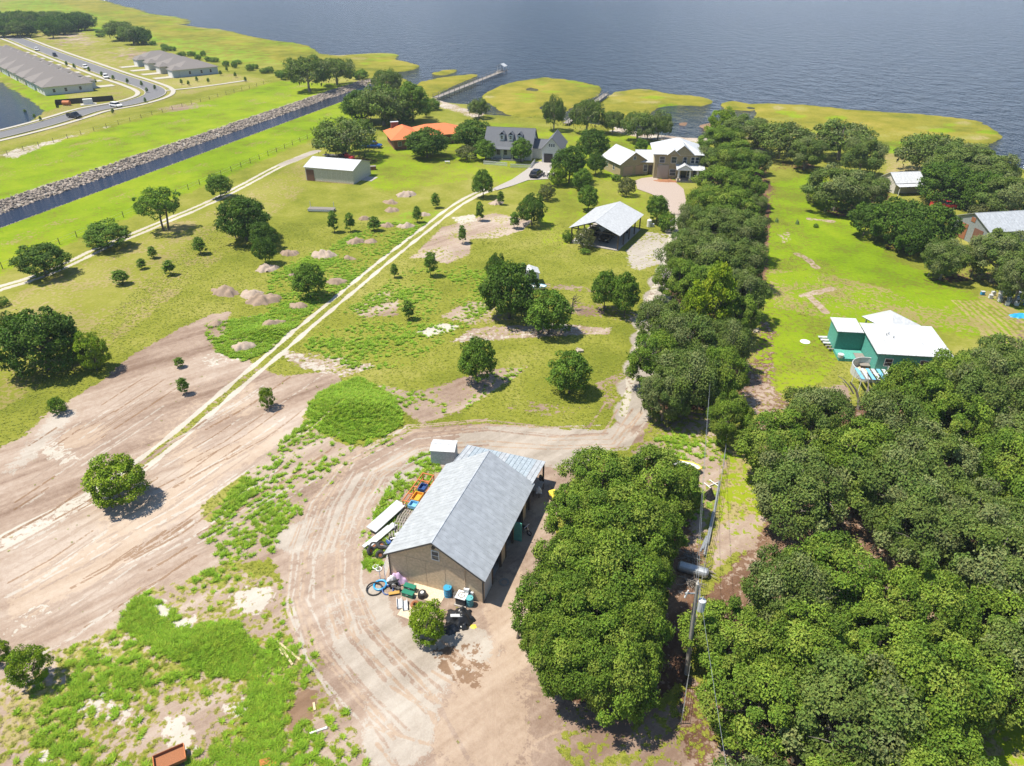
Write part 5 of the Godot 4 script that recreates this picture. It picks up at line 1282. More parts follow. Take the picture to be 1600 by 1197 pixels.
func make_noise() -> void:
	var f := FastNoiseLite.new()
	f.noise_type = FastNoiseLite.TYPE_SIMPLEX_SMOOTH
	f.seed = 11
	f.frequency = .012
	f.fractal_octaves = 5
	f.fractal_gain = .62
	noise_mid = f.get_seamless_image(1024, 1024).get_data()
	f.seed = 12
	f.frequency = .01
	noise_far = f.get_seamless_image(1024, 1024).get_data()
	f.seed = 13
	f.frequency = .05
	f.fractal_octaves = 3
	noise_fine = f.get_seamless_image(512, 512).get_data()
	ramp.resize(COVER.size() * 256 * 3)
	for k in COVER.size():
		var c: Array = COVER[k]
		for i in 256:
			var t := i / 127.5
			for q in 3:
				var x: float = lerpf(c[q], c[q + 3], t) if t < 1.0 else lerpf(c[q + 3], c[q + 6], t - 1.0)
				ramp[(k * 256 + i) * 3 + q] = int(clampf(Color(x, x, x).linear_to_srgb().r * 255.0 + .5, 0, 255))

# rows j0..j1 of a tile: [colour bytes, cover bytes, relief bytes]
func tile_rows(a: Dictionary, j0: int, j1: int) -> Array:
	var n: int = a.n
	var step: float = a.size / n
	var rgb := PackedByteArray()
	rgb.resize((j1 - j0) * n * 3)
	var kind := PackedByteArray()
	kind.resize((j1 - j0) * n)
	var rel := PackedByteArray()
	rel.resize((j1 - j0) * n)
	var ch: Array = a.masks
	var m0: PackedByteArray = ch[0]
	var m1: PackedByteArray = ch[1]
	var m2: PackedByteArray = ch[2]
	var m3: PackedByteArray = ch[3]
	var m4: PackedByteArray = ch[4]
	var m5: PackedByteArray = ch[5]
	var m6: PackedByteArray = ch[6]
	var m7: PackedByteArray = ch[7]
	var m8: PackedByteArray = ch[8]
	var m9: PackedByteArray = ch[9]
	var m10: PackedByteArray = ch[10]
	var m11: PackedByteArray = ch[11]
	var stroke: PackedByteArray = a.stroke
	var seed_ := j0 * 7919 + 12345
	var p := 0
	var o := 0
	for j in range(j0, j1):
		var z: float = a.z + (j + .5) * step
		var zr := (int(z * 8.0) & 1023) << 10
		var zf := (int(z * 2.0) & 1023) << 10
		var zq := (int(z * 22.0) & 511) << 9
		var q := j * n
		for i in n:
			var x: float = a.x + (i + .5) * step
			var mid: int = noise_mid[zr + (int(x * 8.0) & 1023)]
			var far: int = noise_far[zf + (int(x * 2.0) & 1023)]
			var fine: int = noise_fine[zq + (int(x * 22.0) & 511)]
			seed_ = (seed_ * 1103515245 + 12345) & 0x7fffffff
			var grain := (seed_ >> 16) & 63
			var t := clampi(128 + ((mid * 5 + fine * 6 + grain * 4 - 1500) >> 2), 8, 246)
			var k := 0
			if m0[q] > t: k = 1
			if m1[q] > 255 - t: k = 2
			if m2[q] > t: k = 4
			if m3[q] > t: k = 10
			if m4[q] > t: k = 5
			if m5[q] > t:
				k = 7
				var soft := (far * 3 + mid * 2 + fine * 2 + grain * 3 >> 3) + 8
				if m10[q] > soft: k = 12
				if m11[q] > 236 - soft: k = 13
			if m6[q] > t: k = 6
			if m7[q] > 254 - t: k = 3
			if m8[q] > t: k = 8
			if m9[q] > t: k = 11
			var s: int = stroke[q]
			if s: 
				if s > 100:
					if fine + grain > 120: k = s - 101
				else: k = s - 1
			var e := 0
			if k >= 5 and k != 10:
				var u := x * .77 - z * .637
				var w := x * .637 + z * .77
				var streak: int = noise_mid[((int(w * 42.0) & 1023) << 10) + (int(u * 2.2) & 1023)]
				var wide: int = noise_far[((int(w * 9.0) & 1023) << 10) + (int(u * 1.1) & 1023)]
				e = ((streak * 6 + wide * 8 + mid * 4 + far * 6 + fine * 3) >> 4) + (grain >> 1) - 104
				e = 128 + ((e - 128) * 3 >> 1)
			else:
				e = ((mid * 8 + far * 9 + fine * 5) >> 4) + (grain >> 1) - 62
				e = 128 + ((e - 128) * 3 >> 1)
			e = clampi(e, 0, 255)
			var r := (k * 256 + e) * 3
			rgb[o] = ramp[r]
			rgb[o + 1] = ramp[r + 1]
			rgb[o + 2] = ramp[r + 2]
			kind[p] = k
			rel[p] = clampi((fine + mid + grain * 2 >> 2) + (70 if k == 3 or k == 10 else 40 if k < 5 else 0), 0, 255)
			o += 3
			p += 1
			q += 1
	return [rgb, kind, rel]

func make_tile(x: float, z: float, size: float, n: int) -> Dictionary:
	var low := n / 4
	var masks := []
	for c in CHANNEL_COVER.size():
		var b := PackedByteArray()
		b.resize(low * low)
		masks.append(b)
	for e in PAINT:
		var pts := to_grid(e[0], x, z, low / size)
		var inside := false
		for p in pts:
			if p.x > -low and p.x < 2 * low and p.y > -low and p.y < 2 * low: inside = true
		if not inside and e[0].size() < 200:
			var r := Rect2(pts[0], Vector2.ZERO)
			for p in pts: r = r.expand(p)
			inside = r.intersects(Rect2(0, 0, low, low))
		if inside:
			for k in e[1]: fill_polygon(masks[k], low, pts, e[1][k])
	for c in masks.size(): masks[c] = blurred(masks[c], low, 16 if c >= 10 else 2, n)
	var stroke := PackedByteArray()
	stroke.resize(n * n)
	var scale := n / size
	for e in STROKES:
		var pts := to_grid(e[0], x, z, scale)
		var r: float = maxf(e[1] * .5 * scale, .5)
		for k in pts.size() - 1:
			var a := pts[k]
			var b := pts[k + 1]
			if maxf(a.x, b.x) < 0 or maxf(a.y, b.y) < 0 or minf(a.x, b.x) > n or minf(a.y, b.y) > n: continue
			var count := int(a.distance_to(b) / .7) + 1
			for i in count:
				var c := a.lerp(b, float(i) / count)
				var wob := r * (1.0 + .35 * sin(c.x * .21 + c.y * .13) * sin(c.x * .047))
				for yy in range(int(c.y - wob), int(c.y + wob) + 1):
					for xx in range(int(c.x - wob), int(c.x + wob) + 1):
						if xx >= 0 and yy >= 0 and xx < n and yy < n and (wob < 2.0 or Vector2(xx + .5, yy + .5).distance_squared_to(c) < wob * wob * (.8 + .4 * ((xx * 7919 + yy * 104729) % 97) / 97.0)): stroke[yy * n + xx] = e[2]
	var a := {"x": x, "z": z, "size": size, "n": n, "masks": masks, "stroke": stroke}
	var threads := []
	for t in 4:
		var th := Thread.new()
		th.start(tile_rows.bind(a, n * t / 4, n * (t + 1) / 4))
		threads.append(th)
	var rgb := PackedByteArray()
	var kind := PackedByteArray()
	var rel := PackedByteArray()
	for th in threads:
		var got: Array = th.wait_to_finish()
		rgb.append_array(got[0])
		kind.append_array(got[1])
		rel.append_array(got[2])
	var m := StandardMaterial3D.new()
	m.albedo_texture = ImageTexture.create_from_image(Image.create_from_data(n, n, false, Image.FORMAT_RGB8, rgb))
	m.texture_repeat = false
	m.roughness = .95
	m.metallic_specular = .15
	if size < 200:
		m.heightmap_enabled = true
		m.heightmap_scale = 9.0
		m.heightmap_texture = ImageTexture.create_from_image(Image.create_from_data(n, n, false, Image.FORMAT_L8, rel))
	a.erase("masks")
	a.erase("stroke")
	a.kind = kind
	a.material = m
	return a

func breaks(marks: Array) -> PackedFloat32Array:   # [from, step, to, step, to ...]
	var out := PackedFloat32Array()
	var x: float = marks[0]
	for i in range(1, marks.size(), 2):
		while x < marks[i + 1] - .01:
			out.append(x)
			x += marks[i]
		x = marks[i + 1]
	out.append(x)
	return out

func make_ground() -> void:
	make_land()
	make_noise()
	tiles = [make_tile(-66, -150, 128, 2048), make_tile(-190, -402, 380, 2048), make_tile(-750, -1422, 1400, 1024)]
	print("tiles ", Time.get_ticks_msec())
	var us := breaks([-2600, 100, -700, 12, -220, 4, -120, 2.5, -20, 1, -8.0, .3, -7.4, 1.0, -.4, .4, 2.0, 1.5, 260, 4, 340, 15, 700, 100, 2600])
	var vs := breaks([-500, 60, -140, 1.5, 200, 2.5, 330, 6, 700, 20, 1500, 120, 3000])
	var nu := us.size()
	var nv := vs.size()
	var pos := PackedVector3Array()
	pos.resize(nu * nv)
	for j in nv:
		for i in nu:
			var p := CANAL_AT + CANAL_EAST * us[i] + CANAL_ALONG * vs[j]
			pos[j * nu + i] = Vector3(p.x, height(p.x, p.y), p.y)
	var sets := []
	for t in tiles: sets.append({"v": PackedVector3Array(), "n": PackedVector3Array(), "uv": PackedVector2Array(), "i": PackedInt32Array(), "map": {}})
	for j in nv - 1:
		for i in nu - 1:
			var ids := [j * nu + i, j * nu + i + 1, (j + 1) * nu + i + 1, (j + 1) * nu + i]
			var which := 2
			for t in [1, 0]:
				var ok := true
				for k in ids:
					var p := pos[k]
					var tl: Dictionary = tiles[t]
					if p.x < tl.x + .5 or p.z < tl.z + .5 or p.x > tl.x + tl.size - .5 or p.z > tl.z + tl.size - .5: ok = false
				if ok: which = t
			var s: Dictionary = sets[which]
			var tl: Dictionary = tiles[which]
			var q := []
			for k in ids:
				if not s.map.has(k):
					s.map[k] = s.v.size()
					s.v.append(pos[k])
					var gi: int = k % nu
					var gj: int = k / nu
					var du := pos[gj * nu + mini(gi + 1, nu - 1)] - pos[gj * nu + maxi(gi - 1, 0)]
					var dv := pos[mini(gj + 1, nv - 1) * nu + gi] - pos[maxi(gj - 1, 0) * nu + gi]
					var nn := du.cross(dv).normalized()
					s.n.append(nn if nn.y > 0 else -nn)
					s.uv.append(Vector2(clampf((pos[k].x - tl.x) / tl.size, .001, .999), clampf((pos[k].z - tl.z) / tl.size, .001, .999)))
				q.append(s.map[k])
			s.i.append_array(PackedInt32Array([q[0], q[3], q[2], q[0], q[2], q[1]]))
	var mesh := ArrayMesh.new()
	for t in 3:
		var a := []
		a.resize(Mesh.ARRAY_MAX)
		a[Mesh.ARRAY_VERTEX] = sets[t].v
		a[Mesh.ARRAY_NORMAL] = sets[t].n
		a[Mesh.ARRAY_TEX_UV] = sets[t].uv
		a[Mesh.ARRAY_INDEX] = sets[t].i
		mesh.add_surface_from_arrays(Mesh.PRIMITIVE_TRIANGLES, a)
		mesh.surface_set_material(t, tiles[t].material)
	structure("ground", mesh, null)
	print("ground ", Time.get_ticks_msec())

var tiles := []

func cover_at(x: float, z: float) -> int:
	for t in tiles:
		if x > t.x and z > t.z and x < t.x + t.size and z < t.z + t.size:
			return t.kind[int((z - t.z) / t.size * t.n) * t.n + int((x - t.x) / t.size * t.n)]
	return 0

func canal_point(u: float, v: float, y: float) -> Vector3:
	var p := CANAL_AT + CANAL_EAST * u + CANAL_ALONG * v
	return Vector3(p.x, y, p.y)

func make_water() -> void:
	var f := FastNoiseLite.new()
	f.seed = 3
	f.frequency = .014
	f.fractal_octaves = 6
	f.fractal_gain = .74
	var im := f.get_seamless_image(1024, 1024)
	im.convert(Image.FORMAT_RGBA8)
	im.bump_map_to_normal_map(48.0)
	var tex := ImageTexture.create_from_image(im)
	var w := mat("lake_water", .018, .035, .06, .1)
	w.metallic_specular = .33
	w.normal_enabled = true
	w.normal_texture = tex
	w.normal_scale = 1.0
	w.uv1_triplanar = true
	w.uv1_world_triplanar = true
	w.uv1_scale = Vector3(.0075, .0075, .0055)
	var s := Shape.new()
	s.face(canal_point(2.6, 20, WATER), canal_point(3500, 20, WATER), canal_point(3500, 6000, WATER), canal_point(2.6, 6000, WATER), Vector3.UP)
	s.face(canal_point(2.6, CANAL_END + 1, WATER), canal_point(-3500, CANAL_END + 1, WATER), canal_point(-3500, 6000, WATER), canal_point(2.6, 6000, WATER), Vector3.UP)
	structure("lake", s, w)
	var c: StandardMaterial3D = mat("canal_water", .012, .02, .04, .06)
	c.metallic_specular = .35
	c.normal_enabled = true
	c.normal_texture = tex
	c.normal_scale = .1
	c.uv1_triplanar = true
	c.uv1_world_triplanar = true
	c.uv1_scale = Vector3(.05, .05, .05)
	s = Shape.new()
	s.face(canal_point(-11, -180, WATER), canal_point(2.5, -180, WATER), canal_point(2.5, CANAL_END + .9, WATER), canal_point(-11, CANAL_END + .9, WATER), Vector3.UP)
	structure("canal", s, c)
	s = Shape.new()
	s.face(xz([-260, -318], WATER), xz([-110, -318], WATER), xz([-110, -190], WATER), xz([-260, -190], WATER), Vector3.UP)
	structure("pond", s, c)

# ---------------------------------------------------------------- trees
var kinds := {}

func unit() -> Vector3:
	var z := rng.randf_range(-1, 1)
	var a := rng.randf() * TAU
	var r := sqrt(1 - z * z)
	return Vector3(r * cos(a), z, r * sin(a))

# one spray of leaves: a folded, pointed blade
func spray(s: Shape, p: Vector3, out: Vector3, size: float, wide: float) -> void:
	var t := unit().cross(out)
	if t.length() < .1: return
	t = (t.normalized() + out * rng.randf_range(-.1, .9)).normalized()
	var w := out.cross(t).normalized() * size * wide
	out = t.cross(w).normalized() * (1.0 if t.cross(w).dot(out) > 0 else -1.0)
	var a := p - t * size * .5
	var b := p + t * size * .5
	var lift := out * size * .16
	s.tri(a, p + w + lift, b)
	s.tri(a, b, p - w + lift)

func crown(seed_: int, r: float, tall: float, low: float, clumps: int, clump: float, per: int, leaf: float, tones: Array, spread := .8, moss := 0.0, cone := 0.0, skirt := -.75) -> ArrayMesh:
	rng.seed = seed_
	var s := Shape.new()
	var half := (tall - low) * .5
	var mid := low + half
	var lumps := FastNoiseLite.new()
	lumps.seed = seed_
	lumps.frequency = .9
	var dirs := []
	for i in clumps:
		var d := Vector3.UP
		var best := -1.0
		for tries in 5:
			var e := unit()
			if e.y < skirt: e.y = -e.y * .6
			e = e.normalized()
			var near := 9.0
			for q in dirs: near = minf(near, e.distance_squared_to(q))
			if near > best:
				best = near
				d = e
		if i % 4: dirs.append(d)
		var f := rng.randf_range(.45, .85) if i % 4 == 0 else rng.randf_range(.78, 1.14)
		f *= 1.0 + .25 * lumps.get_noise_3dv(d * 1.6)
		var narrow := 1.0 - cone * (d.y * f * .5 + .5)
		var c := Vector3(d.x * (r - clump * .7) * f * narrow, mid + d.y * (half - clump * .6) * f, d.z * (r - clump * .7) * f * narrow)
		var cr := clump * rng.randf_range(.7, 1.3)
		var out0 := Vector3(c.x, (c.y - mid) * r / half, c.z).normalized()
		var tone: Color = tones[rng.randi() % tones.size()]
		var lighter := rng.randf_range(.82, 1.18)
		var stretch := Vector3(rng.randf_range(.8, 1.45), rng.randf_range(.7, 1.15), rng.randf_range(.8, 1.45))
		for k in per:
			var q := unit()
			if q.dot(out0) < -.25: q = q - out0 * 2.0 * q.dot(out0)
			q.y *= .8
			var bulge := .72 + .75 * absf(lumps.get_noise_3dv(c * .7 + q * 1.5)) + .5 * maxf(0.0, lumps.get_noise_3dv(c + q * 3.1))
			var p := c + q * stretch * cr * bulge * sqrt(rng.randf_range(.4, 1.0))
			var v := lighter * rng.randf_range(.72, 1.28)
			s.col = Color(tone.r * v * rng.randf_range(.9, 1.15), tone.g * v, tone.b * v)
			spray(s, p, (q + Vector3.UP * .6 + unit() * spread).normalized(), leaf * rng.randf_range(.7, 1.3), .34)
		if moss > 0.0 and rng.randf() < moss:
			for k in 7:
				var p := c + unit() * cr * .9
				p.y -= cr * .4
				var g := rng.randf_range(.10, .17)
				s.col = Color(g, g * 1.02, g * .78)
				var w := Vector3(rng.randf_range(-1, 1), 0, rng.randf_range(-1, 1)).normalized() * .12
				var dr := Vector3(rng.randf_range(-.1, .1), -rng.randf_range(.5, 1.1), rng.randf_range(-.1, .1))
				s.tri(p - w, p + w, p + dr)
				s.tri(p + w * 1.5, p + dr * .8 + w, p - w * .5)
	return s.mesh()

func limb(s: Shape, a: Vector3, b: Vector3, r: float, r2: float, bend := .12) -> void:
	var n := 3
	var prev := a
	var off := unit() * a.distance_to(b) * bend
	for i in n:
		var t := (i + 1.0) / n
		var p := a.lerp(b, t) + off * sin(t * PI)
		s.tube(prev, p, lerpf(r, r2, float(i) / n), lerpf(r, r2, t), 6, false)
		prev = p

func trunk(seed_: int, r: float, tall: float, low: float, thick: float, arms: int, stems := 1) -> ArrayMesh:
	rng.seed = seed_ + 77
	var s := Shape.new()
	s.col = Color.WHITE
	for q in stems:
		var foot := Vector3(0, -.3, 0)
		if q > 0: foot = Vector3(rng.randf_range(.4, .7), -.3, rng.randf_range(-.5, .5))
		var top := Vector3(rng.randf_range(-.25, .25), low + (tall - low) * .35, rng.randf_range(-.25, .25)) + foot * Vector3(1.5, 0, 1.5)
		limb(s, foot, top, thick, thick * .6, .04)
		limb(s, top, Vector3(top.x * 1.3, tall * .9, top.z * 1.3), thick * .6, thick * .12, .05)
		for i in arms:
			var a := TAU * (i + rng.randf()) / arms
			var st := foot.lerp(top, rng.randf_range(.6, 1.0))
			var e := Vector3(cos(a) * r * .8, low + (tall - low) * rng.randf_range(.35, .8), sin(a) * r * .8)
			limb(s, st, e, thick * .42, thick * .08)
			for k in 2:
				var h := st.lerp(e, rng.randf_range(.45, .75))
				limb(s, h, h + (e - st).length() * .4 * (unit() + Vector3(cos(a), .6, sin(a))).normalized(), thick * .16, thick * .03)
	return s.mesh()

func kind(key: String, variants: int, r: float, tall: float, low: float, clumps: int, clump: float, per: int, leaf: float, tones: Array, thick: float, arms: int, spread := .8, moss := 0.0, cone := 0.0, stems := 1) -> void:
	var list := []
	for i in variants:
		var sd := hash(key) % 9973 + i * 31
		list.append([crown(sd, r, tall, low, clumps, clump, per, leaf, tones, spread, moss, cone), trunk(sd, r, tall, low, thick, arms, stems)])
	kinds[key] = {"list": list, "r": r, "tall": tall}

func make_tree_kinds() -> void:
	var leaf := StandardMaterial3D.new()
	leaf.vertex_color_use_as_albedo = true
	leaf.roughness = .6
	leaf.metallic_specular = .3
	leaf.backlight_enabled = true
	leaf.backlight = Color(.66, .75, .35)
	M.leaf = leaf
	mat("bark", .15, .125, .10, .9, 0, .6)
	mat("pale_bark", .30, .27, .23, .9, 0, .6)
	var oak := [Color(.145, .235, .028), Color(.18, .27, .034), Color(.12, .205, .026), Color(.21, .285, .045)]
	var grey_oak := [Color(.15, .21, .05), Color(.125, .19, .042), Color(.19, .235, .085), Color(.155, .225, .042)]
	var dark := [Color(.082, .155, .02), Color(.10, .18, .022), Color(.07, .135, .018)]
	var mid := [Color(.12, .215, .024), Color(.145, .245, .028), Color(.105, .195, .023)]
	var lime := [Color(.19, .29, .018), Color(.215, .31, .02), Color(.155, .25, .018)]
	var olive := [Color(.14, .165, .055), Color(.165, .18, .07), Color(.12, .145, .045)]
	kind("grove_oak", 4, 4.6, 7.6, .9, 52, 1.15, 540, .24, oak, .26, 7, .6)
	kind("grey_oak", 3, 5.0, 8.0, .8, 54, 1.25, 520, .25, grey_oak, .3, 7, .65, .25)
	kind("live_oak", 3, 6.5, 9.0, 1.6, 78, 1.5, 110, .46, grey_oak, .45, 7, .7, .5)
	kind("dark_oak", 2, 5.0, 8.0, .5, 96, 1.2, 130, .38, dark, .3, 6, .6, .1)
	kind("round_tree", 3, 3.0, 5.6, .6, 84, .72, 110, .25, dark, .16, 6, .6)
	kind("green_tree", 3, 2.6, 5.4, .6, 84, .66, 100, .24, mid, .14, 6, .6)
	kind("sapling", 3, 1.0, 3.6, .4, 40, .38, 55, .2, mid, .06, 5, .7, 0, .45)
	kind("lime_tree", 2, 2.2, 4.4, .2, 70, .52, 130, .19, lime, .1, 6, .6)
	kind("pine", 2, 3.4, 9.5, 1.5, 80, .8, 95, .3, [Color(.25, .34, .016), Color(.21, .31, .02), Color(.28, .35, .02)], .2, 8, .7, 0, .45)
	kind("bush", 3, 1.3, 1.9, .05, 36, .42, 55, .19, mid, .06, 5, .6)
	kind("olive_bush", 2, 1.6, 2.6, .1, 44, .5, 50, .2, olive, .07, 6)
	kind("far_oak", 2, 7.0, 9.0, .6, 70, 1.9, 60, .75, dark, .5, 5)
	kind("twin_tree", 1, 3.6, 7.6, 2.6, 80, .75, 75, .28, mid, .2, 5, .6, 0, 0, 2)

const TREE_NAME := {"grove_oak": "oak_tree", "grey_oak": "oak_tree", "live_oak": "live_oak", "dark_oak": "oak_tree", "round_tree": "round_tree", "green_tree": "round_tree", "sapling": "sapling", "lime_tree": "leafy_tree", "pine": "pine_tree", "bush": "bush", "olive_bush": "bush", "far_oak": "oak_tree", "twin_tree": "tall_tree"}
const TREE_CATEGORY := {"sapling": "sapling", "bush": "bush", "olive_bush": "bush"}

# where its foot stands, width of the crown and height in metres
func tree(key: String, x: float, z: float, wide: float, tall: float, label: String, group := "") -> void:
	var k: Dictionary = kinds[key]
	var h := hash([key, x, z])
	var t := thing(TREE_NAME[key], label, TREE_CATEGORY.get(key, "tree"), Vector3(x, height(x, z) - .05, z), (h % 628) / 100.0, group)
	t.scale = Vector3(wide * .5 / k.r, tall / k.tall, wide * .5 / k.r)
	var pair: Array = k.list[(h / 7) % k.list.size()]
	part(t, "trunk", pair[1], M.pale_bark if key in ["grey_oak", "live_oak"] else M.bark)
	part(t, "crown", pair[0], M.leaf)

# ---------------------------------------------------------------- building blocks
func put(parent: Node3D, called: String, s: Variant, m: Material, t: Transform3D) -> MeshInstance3D:
	var o := part(parent, called, s, m)
	o.transform = t
	return o

func turned(x: float, y: float, z: float, a := 0.0) -> Transform3D:
	return Transform3D(Basis(Vector3.UP, a), Vector3(x, y, z))

# a sheet-metal or shingled pitched roof, ridge along z, laid panel by panel; from_side -1 and to_side 1 give both slopes
func pitched(p: Node3D, t: Transform3D, w: float, l: float, eave: float, ridge: float, over: float, m: Material, strip: float, rib := .025, sides := [-1, 1]) -> void:
	var slope := (ridge - eave) / (w * .5)
	var count := maxi(1, int(round((l + 2 * over) / strip)))
	var step := (l + 2 * over) / count
	for side in sides:
		var lowp := Vector3(side * (w * .5 + over), eave - slope * over, 0)
		var top := Vector3(0, ridge, 0)
		var up := (top - lowp).cross(Vector3(0, 0, side)).normalized()
		if up.y < 0: up = -up
		var s := Shape.new()
		var q := []
		for e in [Vector3(0, 0, .003), Vector3(0, 0, step - .003)]: q.append_array([lowp + e, top + e])
		var ring := [q[0], q[1], q[3], q[2]]
		s.hexa(ring + ring.map(func(x): return x + up * .05))
		if rib > 0:
			var a := lowp + up * (.05 + rib * .5) + Vector3(0, 0, step * .5)
			var b := top + up * (.05 + rib * .5) + Vector3(0, 0, step * .5)
			for z in [-step * .5 + .03, 0.0]: s.bar(a + Vector3(0, 0, z), b + Vector3(0, 0, z), rib * 1.4, rib)
		var mesh := s.mesh()
		for i in count:
			var o := part(p, "roof_panel", mesh, m)
			o.transform = t * turned(0, 0, -l * .5 - over + i * step)
	if sides.size() > 1:
		put(p, "ridge_cap", one_box(Vector3(0, ridge + .045, 0), Vector3(.14, .04, l + 2 * over + .04)), m, t)

func gable_wall(w: float, eave: float, ridge: float, z: float, thick := .15) -> Shape:
	var s := Shape.new()
	var a := [Vector3(-w * .5, 0, z), Vector3(w * .5, 0, z), Vector3(w * .5, eave, z), Vector3(0, ridge, z), Vector3(-w * .5, eave, z)]
	s.loft([a, a.map(func(x): return x - Vector3(0, 0, thick * signf(z)))])
	return s

func gable_top(w: float, low: float, top: float) -> Shape:
	var s := Shape.new()
	var a := [Vector3(-w * .5, low, 0), Vector3(w * .5, low, 0), Vector3(0, top, 0)]
	s.loft([a, a.map(func(x): return x + Vector3(0, 0, .12))])
	return s

func gabled(p: Node3D, t: Transform3D, w: float, l: float, eave: float, ridge: float, over: float, wm: Material, rm: Material, strip: float, rib := .025) -> void:
	put(p, "gable_wall", gable_wall(w, eave, ridge - .02, l * .5), wm, t)
	put(p, "gable_wall", gable_wall(w, eave, ridge - .02, -l * .5), wm, t)
	for x in [-1, 1]: put(p, "side_wall", one_box(Vector3(x * (w * .5 - .075), eave * .5, 0), Vector3(.15, eave, l - .3)), wm, t)
	pitched(p, t, w, l, eave, ridge, over, rm, strip, rib)

func hipped(p: Node3D, t: Transform3D, w: float, l: float, eave: float, ridge: float, over: float, wm: Material, rm: Material, base := 0.0) -> void:
	if wm:
		for x in [-1, 1]: put(p, "wall", one_box(Vector3(x * (w * .5 - .08), (eave + base) * .5, 0), Vector3(.16, eave - base, l)), wm, t)
		for z in [-1, 1]: put(p, "wall", one_box(Vector3(0, (eave + base) * .5, z * (l * .5 - .08)), Vector3(w - .32, eave - base, .16)), wm, t)
	var a := w * .5 + over
	var b := l * .5 + over
	var r := maxf(0.02, b - a)
	var r2 := maxf(0.02, a - b)
	var c := [Vector3(-a, eave, -b), Vector3(a, eave, -b), Vector3(a, eave, b), Vector3(-a, eave, b)]
	var top := [Vector3(-r2, ridge, -r), Vector3(r2, ridge, -r), Vector3(r2, ridge, r), Vector3(-r2, ridge, r)]
	var faces := [[c[0], c[1], top[1], top[0]], [c[1], c[2], top[2], top[1]], [c[2], c[3], top[3], top[2]], [c[3], c[0], top[0], top[3]]]
	for f in faces:
		var s := Shape.new()
		var m: Vector3 = (f[0] + f[1] + f[2] + f[3]) * .25
		var n: Vector3 = (f[1] - f[0]).cross(f[2] - f[0]).normalized()
		if n.y < 0: n = -n
		s.hexa(f.map(func(x): return x - n * .0) + f.map(func(x): return x + n * .07))
		put(p, "roof_slope", s, rm, t)
	var soffit := one_box(Vector3(0, eave - .05, 0), Vector3(2 * a - .1, .09, 2 * b - .1))
	put(p, "soffit", soffit, M.white_paint, t)

# a window that faces +z at t
func window(p: Node3D, t: Transform3D, w: float, h: float, bars := 1, frame: Material = null, glass: Material = null) -> void:
	var s := Shape.new()
	var d := .07
	for x in [-1, 1]: s.box(Vector3(x * (w * .5 - d * .5), 0, .03), Vector3(d, h, .06))
	for y in [-1, 1]: s.box(Vector3(0, y * (h * .5 - d * .5), .03), Vector3(w - 2 * d, d, .058))
	for i in bars: s.box(Vector3(0, h * ((i + 1.0) / (bars + 1) - .5), .03), Vector3(w - 2 * d, .04, .05))
	var f := put(p, "window", s, frame if frame else M.white_paint, t)
	part(f, "pane", one_box(Vector3(0, 0, .015), Vector3(w - 2 * d, h - 2 * d, .02)), glass if glass else M.window_glass)

func plate(p: Node3D, called: String, t: Transform3D, w: float, h: float, m: Material, d := .06) -> MeshInstance3D:
	return put(p, called, one_box(Vector3(0, 0, d * .5), Vector3(w, h, d)), m, t)

# a car or pickup, nose along +z
func car(called: String, label: String, at: Vector3, turn: float, m: Material, pickup := false, l := 4.8, w := 1.9) -> Node3D:
	var t := thing(called, label, "truck" if pickup else "car", at, turn)
	var sec := func(z: float, y0: float, y1: float, k: float) -> Array:
		var a := w * .5 * k
		return [Vector3(-a, y0, z), Vector3(a, y0, z), Vector3(a * 1.02, lerpf(y0, y1, .55), z), Vector3(a * .94, y1, z), Vector3(-a * .94, y1, z), Vector3(-a * 1.02, lerpf(y0, y1, .55), z)]
	var hood := .95 if not pickup else 1.05
	var s := Shape.new()
	s.loft([sec.call(-l * .5, .45, hood * .9, .9), sec.call(-l * .47, .32, hood, .97), sec.call(0, .3, hood, 1.0), sec.call(l * .3, .3, hood, 1.0), sec.call(l * .46, .32, hood * .88, .96), sec.call(l * .5, .42, hood * .72, .86)])
	part(t, "body", s, m)
	var z0 := -l * .42 if not pickup else -l * .06
	var z1 := l * .2 if not pickup else l * .24
	var top := 1.62 if not pickup else 1.8
	var ring := func(y: float, k: float, a: float, b: float) -> Array:
		return [Vector3(-w * .5 * k, y, a), Vector3(w * .5 * k, y, a), Vector3(w * .5 * k, y, b), Vector3(-w * .5 * k, y, b)]
	s = Shape.new()
	s.loft([ring.call(hood - .02, .9, z0, z1 + .25), ring.call(top - .08, .76, z0 + .28, z1 - .38)])
	part(t, "window", s, M.car_glass)
	s = Shape.new()
	s.loft([ring.call(top - .08, .78, z0 + .24, z1 - .34), ring.call(top, .7, z0 + .36, z1 - .5)])
	part(t, "roof", s, m)
	if pickup:
		s = Shape.new()
		s.box(Vector3(0, hood + .01, -l * .29), Vector3(w * .78, .03, l * .34))
		part(t, "bed_liner", s, M.black_rubber)
		for x in [-1, 1]: part(t, "bed_side", one_box(Vector3(x * w * .46, hood + .12, -l * .28), Vector3(.1, .24, l * .4)), m)
		part(t, "tailgate", one_box(Vector3(0, hood + .1, -l * .485), Vector3(w * .84, .24, .08)), m)
	for x in [-1, 1]:
		for z in [-.31, .31]:
			s = Shape.new()
			s.tube(Vector3(x * (w * .5 - .2), .35, z * l), Vector3(x * (w * .5 + .02), .35, z * l), .35, .35, 12)
			var wheel := part(t, "wheel", s, M.black_rubber)
			s = Shape.new()
			s.tube(Vector3(x * (w * .5 + .021), .35, z * l), Vector3(x * (w * .5 + .03), .35, z * l), .2, .18, 10)
			part(wheel, "rim", s, M.steel)
		part(t, "headlight", one_box(Vector3(x * w * .33, hood * .74, l * .49), Vector3(.34, .16, .08)), M.lamp_glass)
		part(t, "tail_light", one_box(Vector3(x * w * .4, hood * .8, -l * .492), Vector3(.16, .22, .07)), M.red_plastic)
	return t

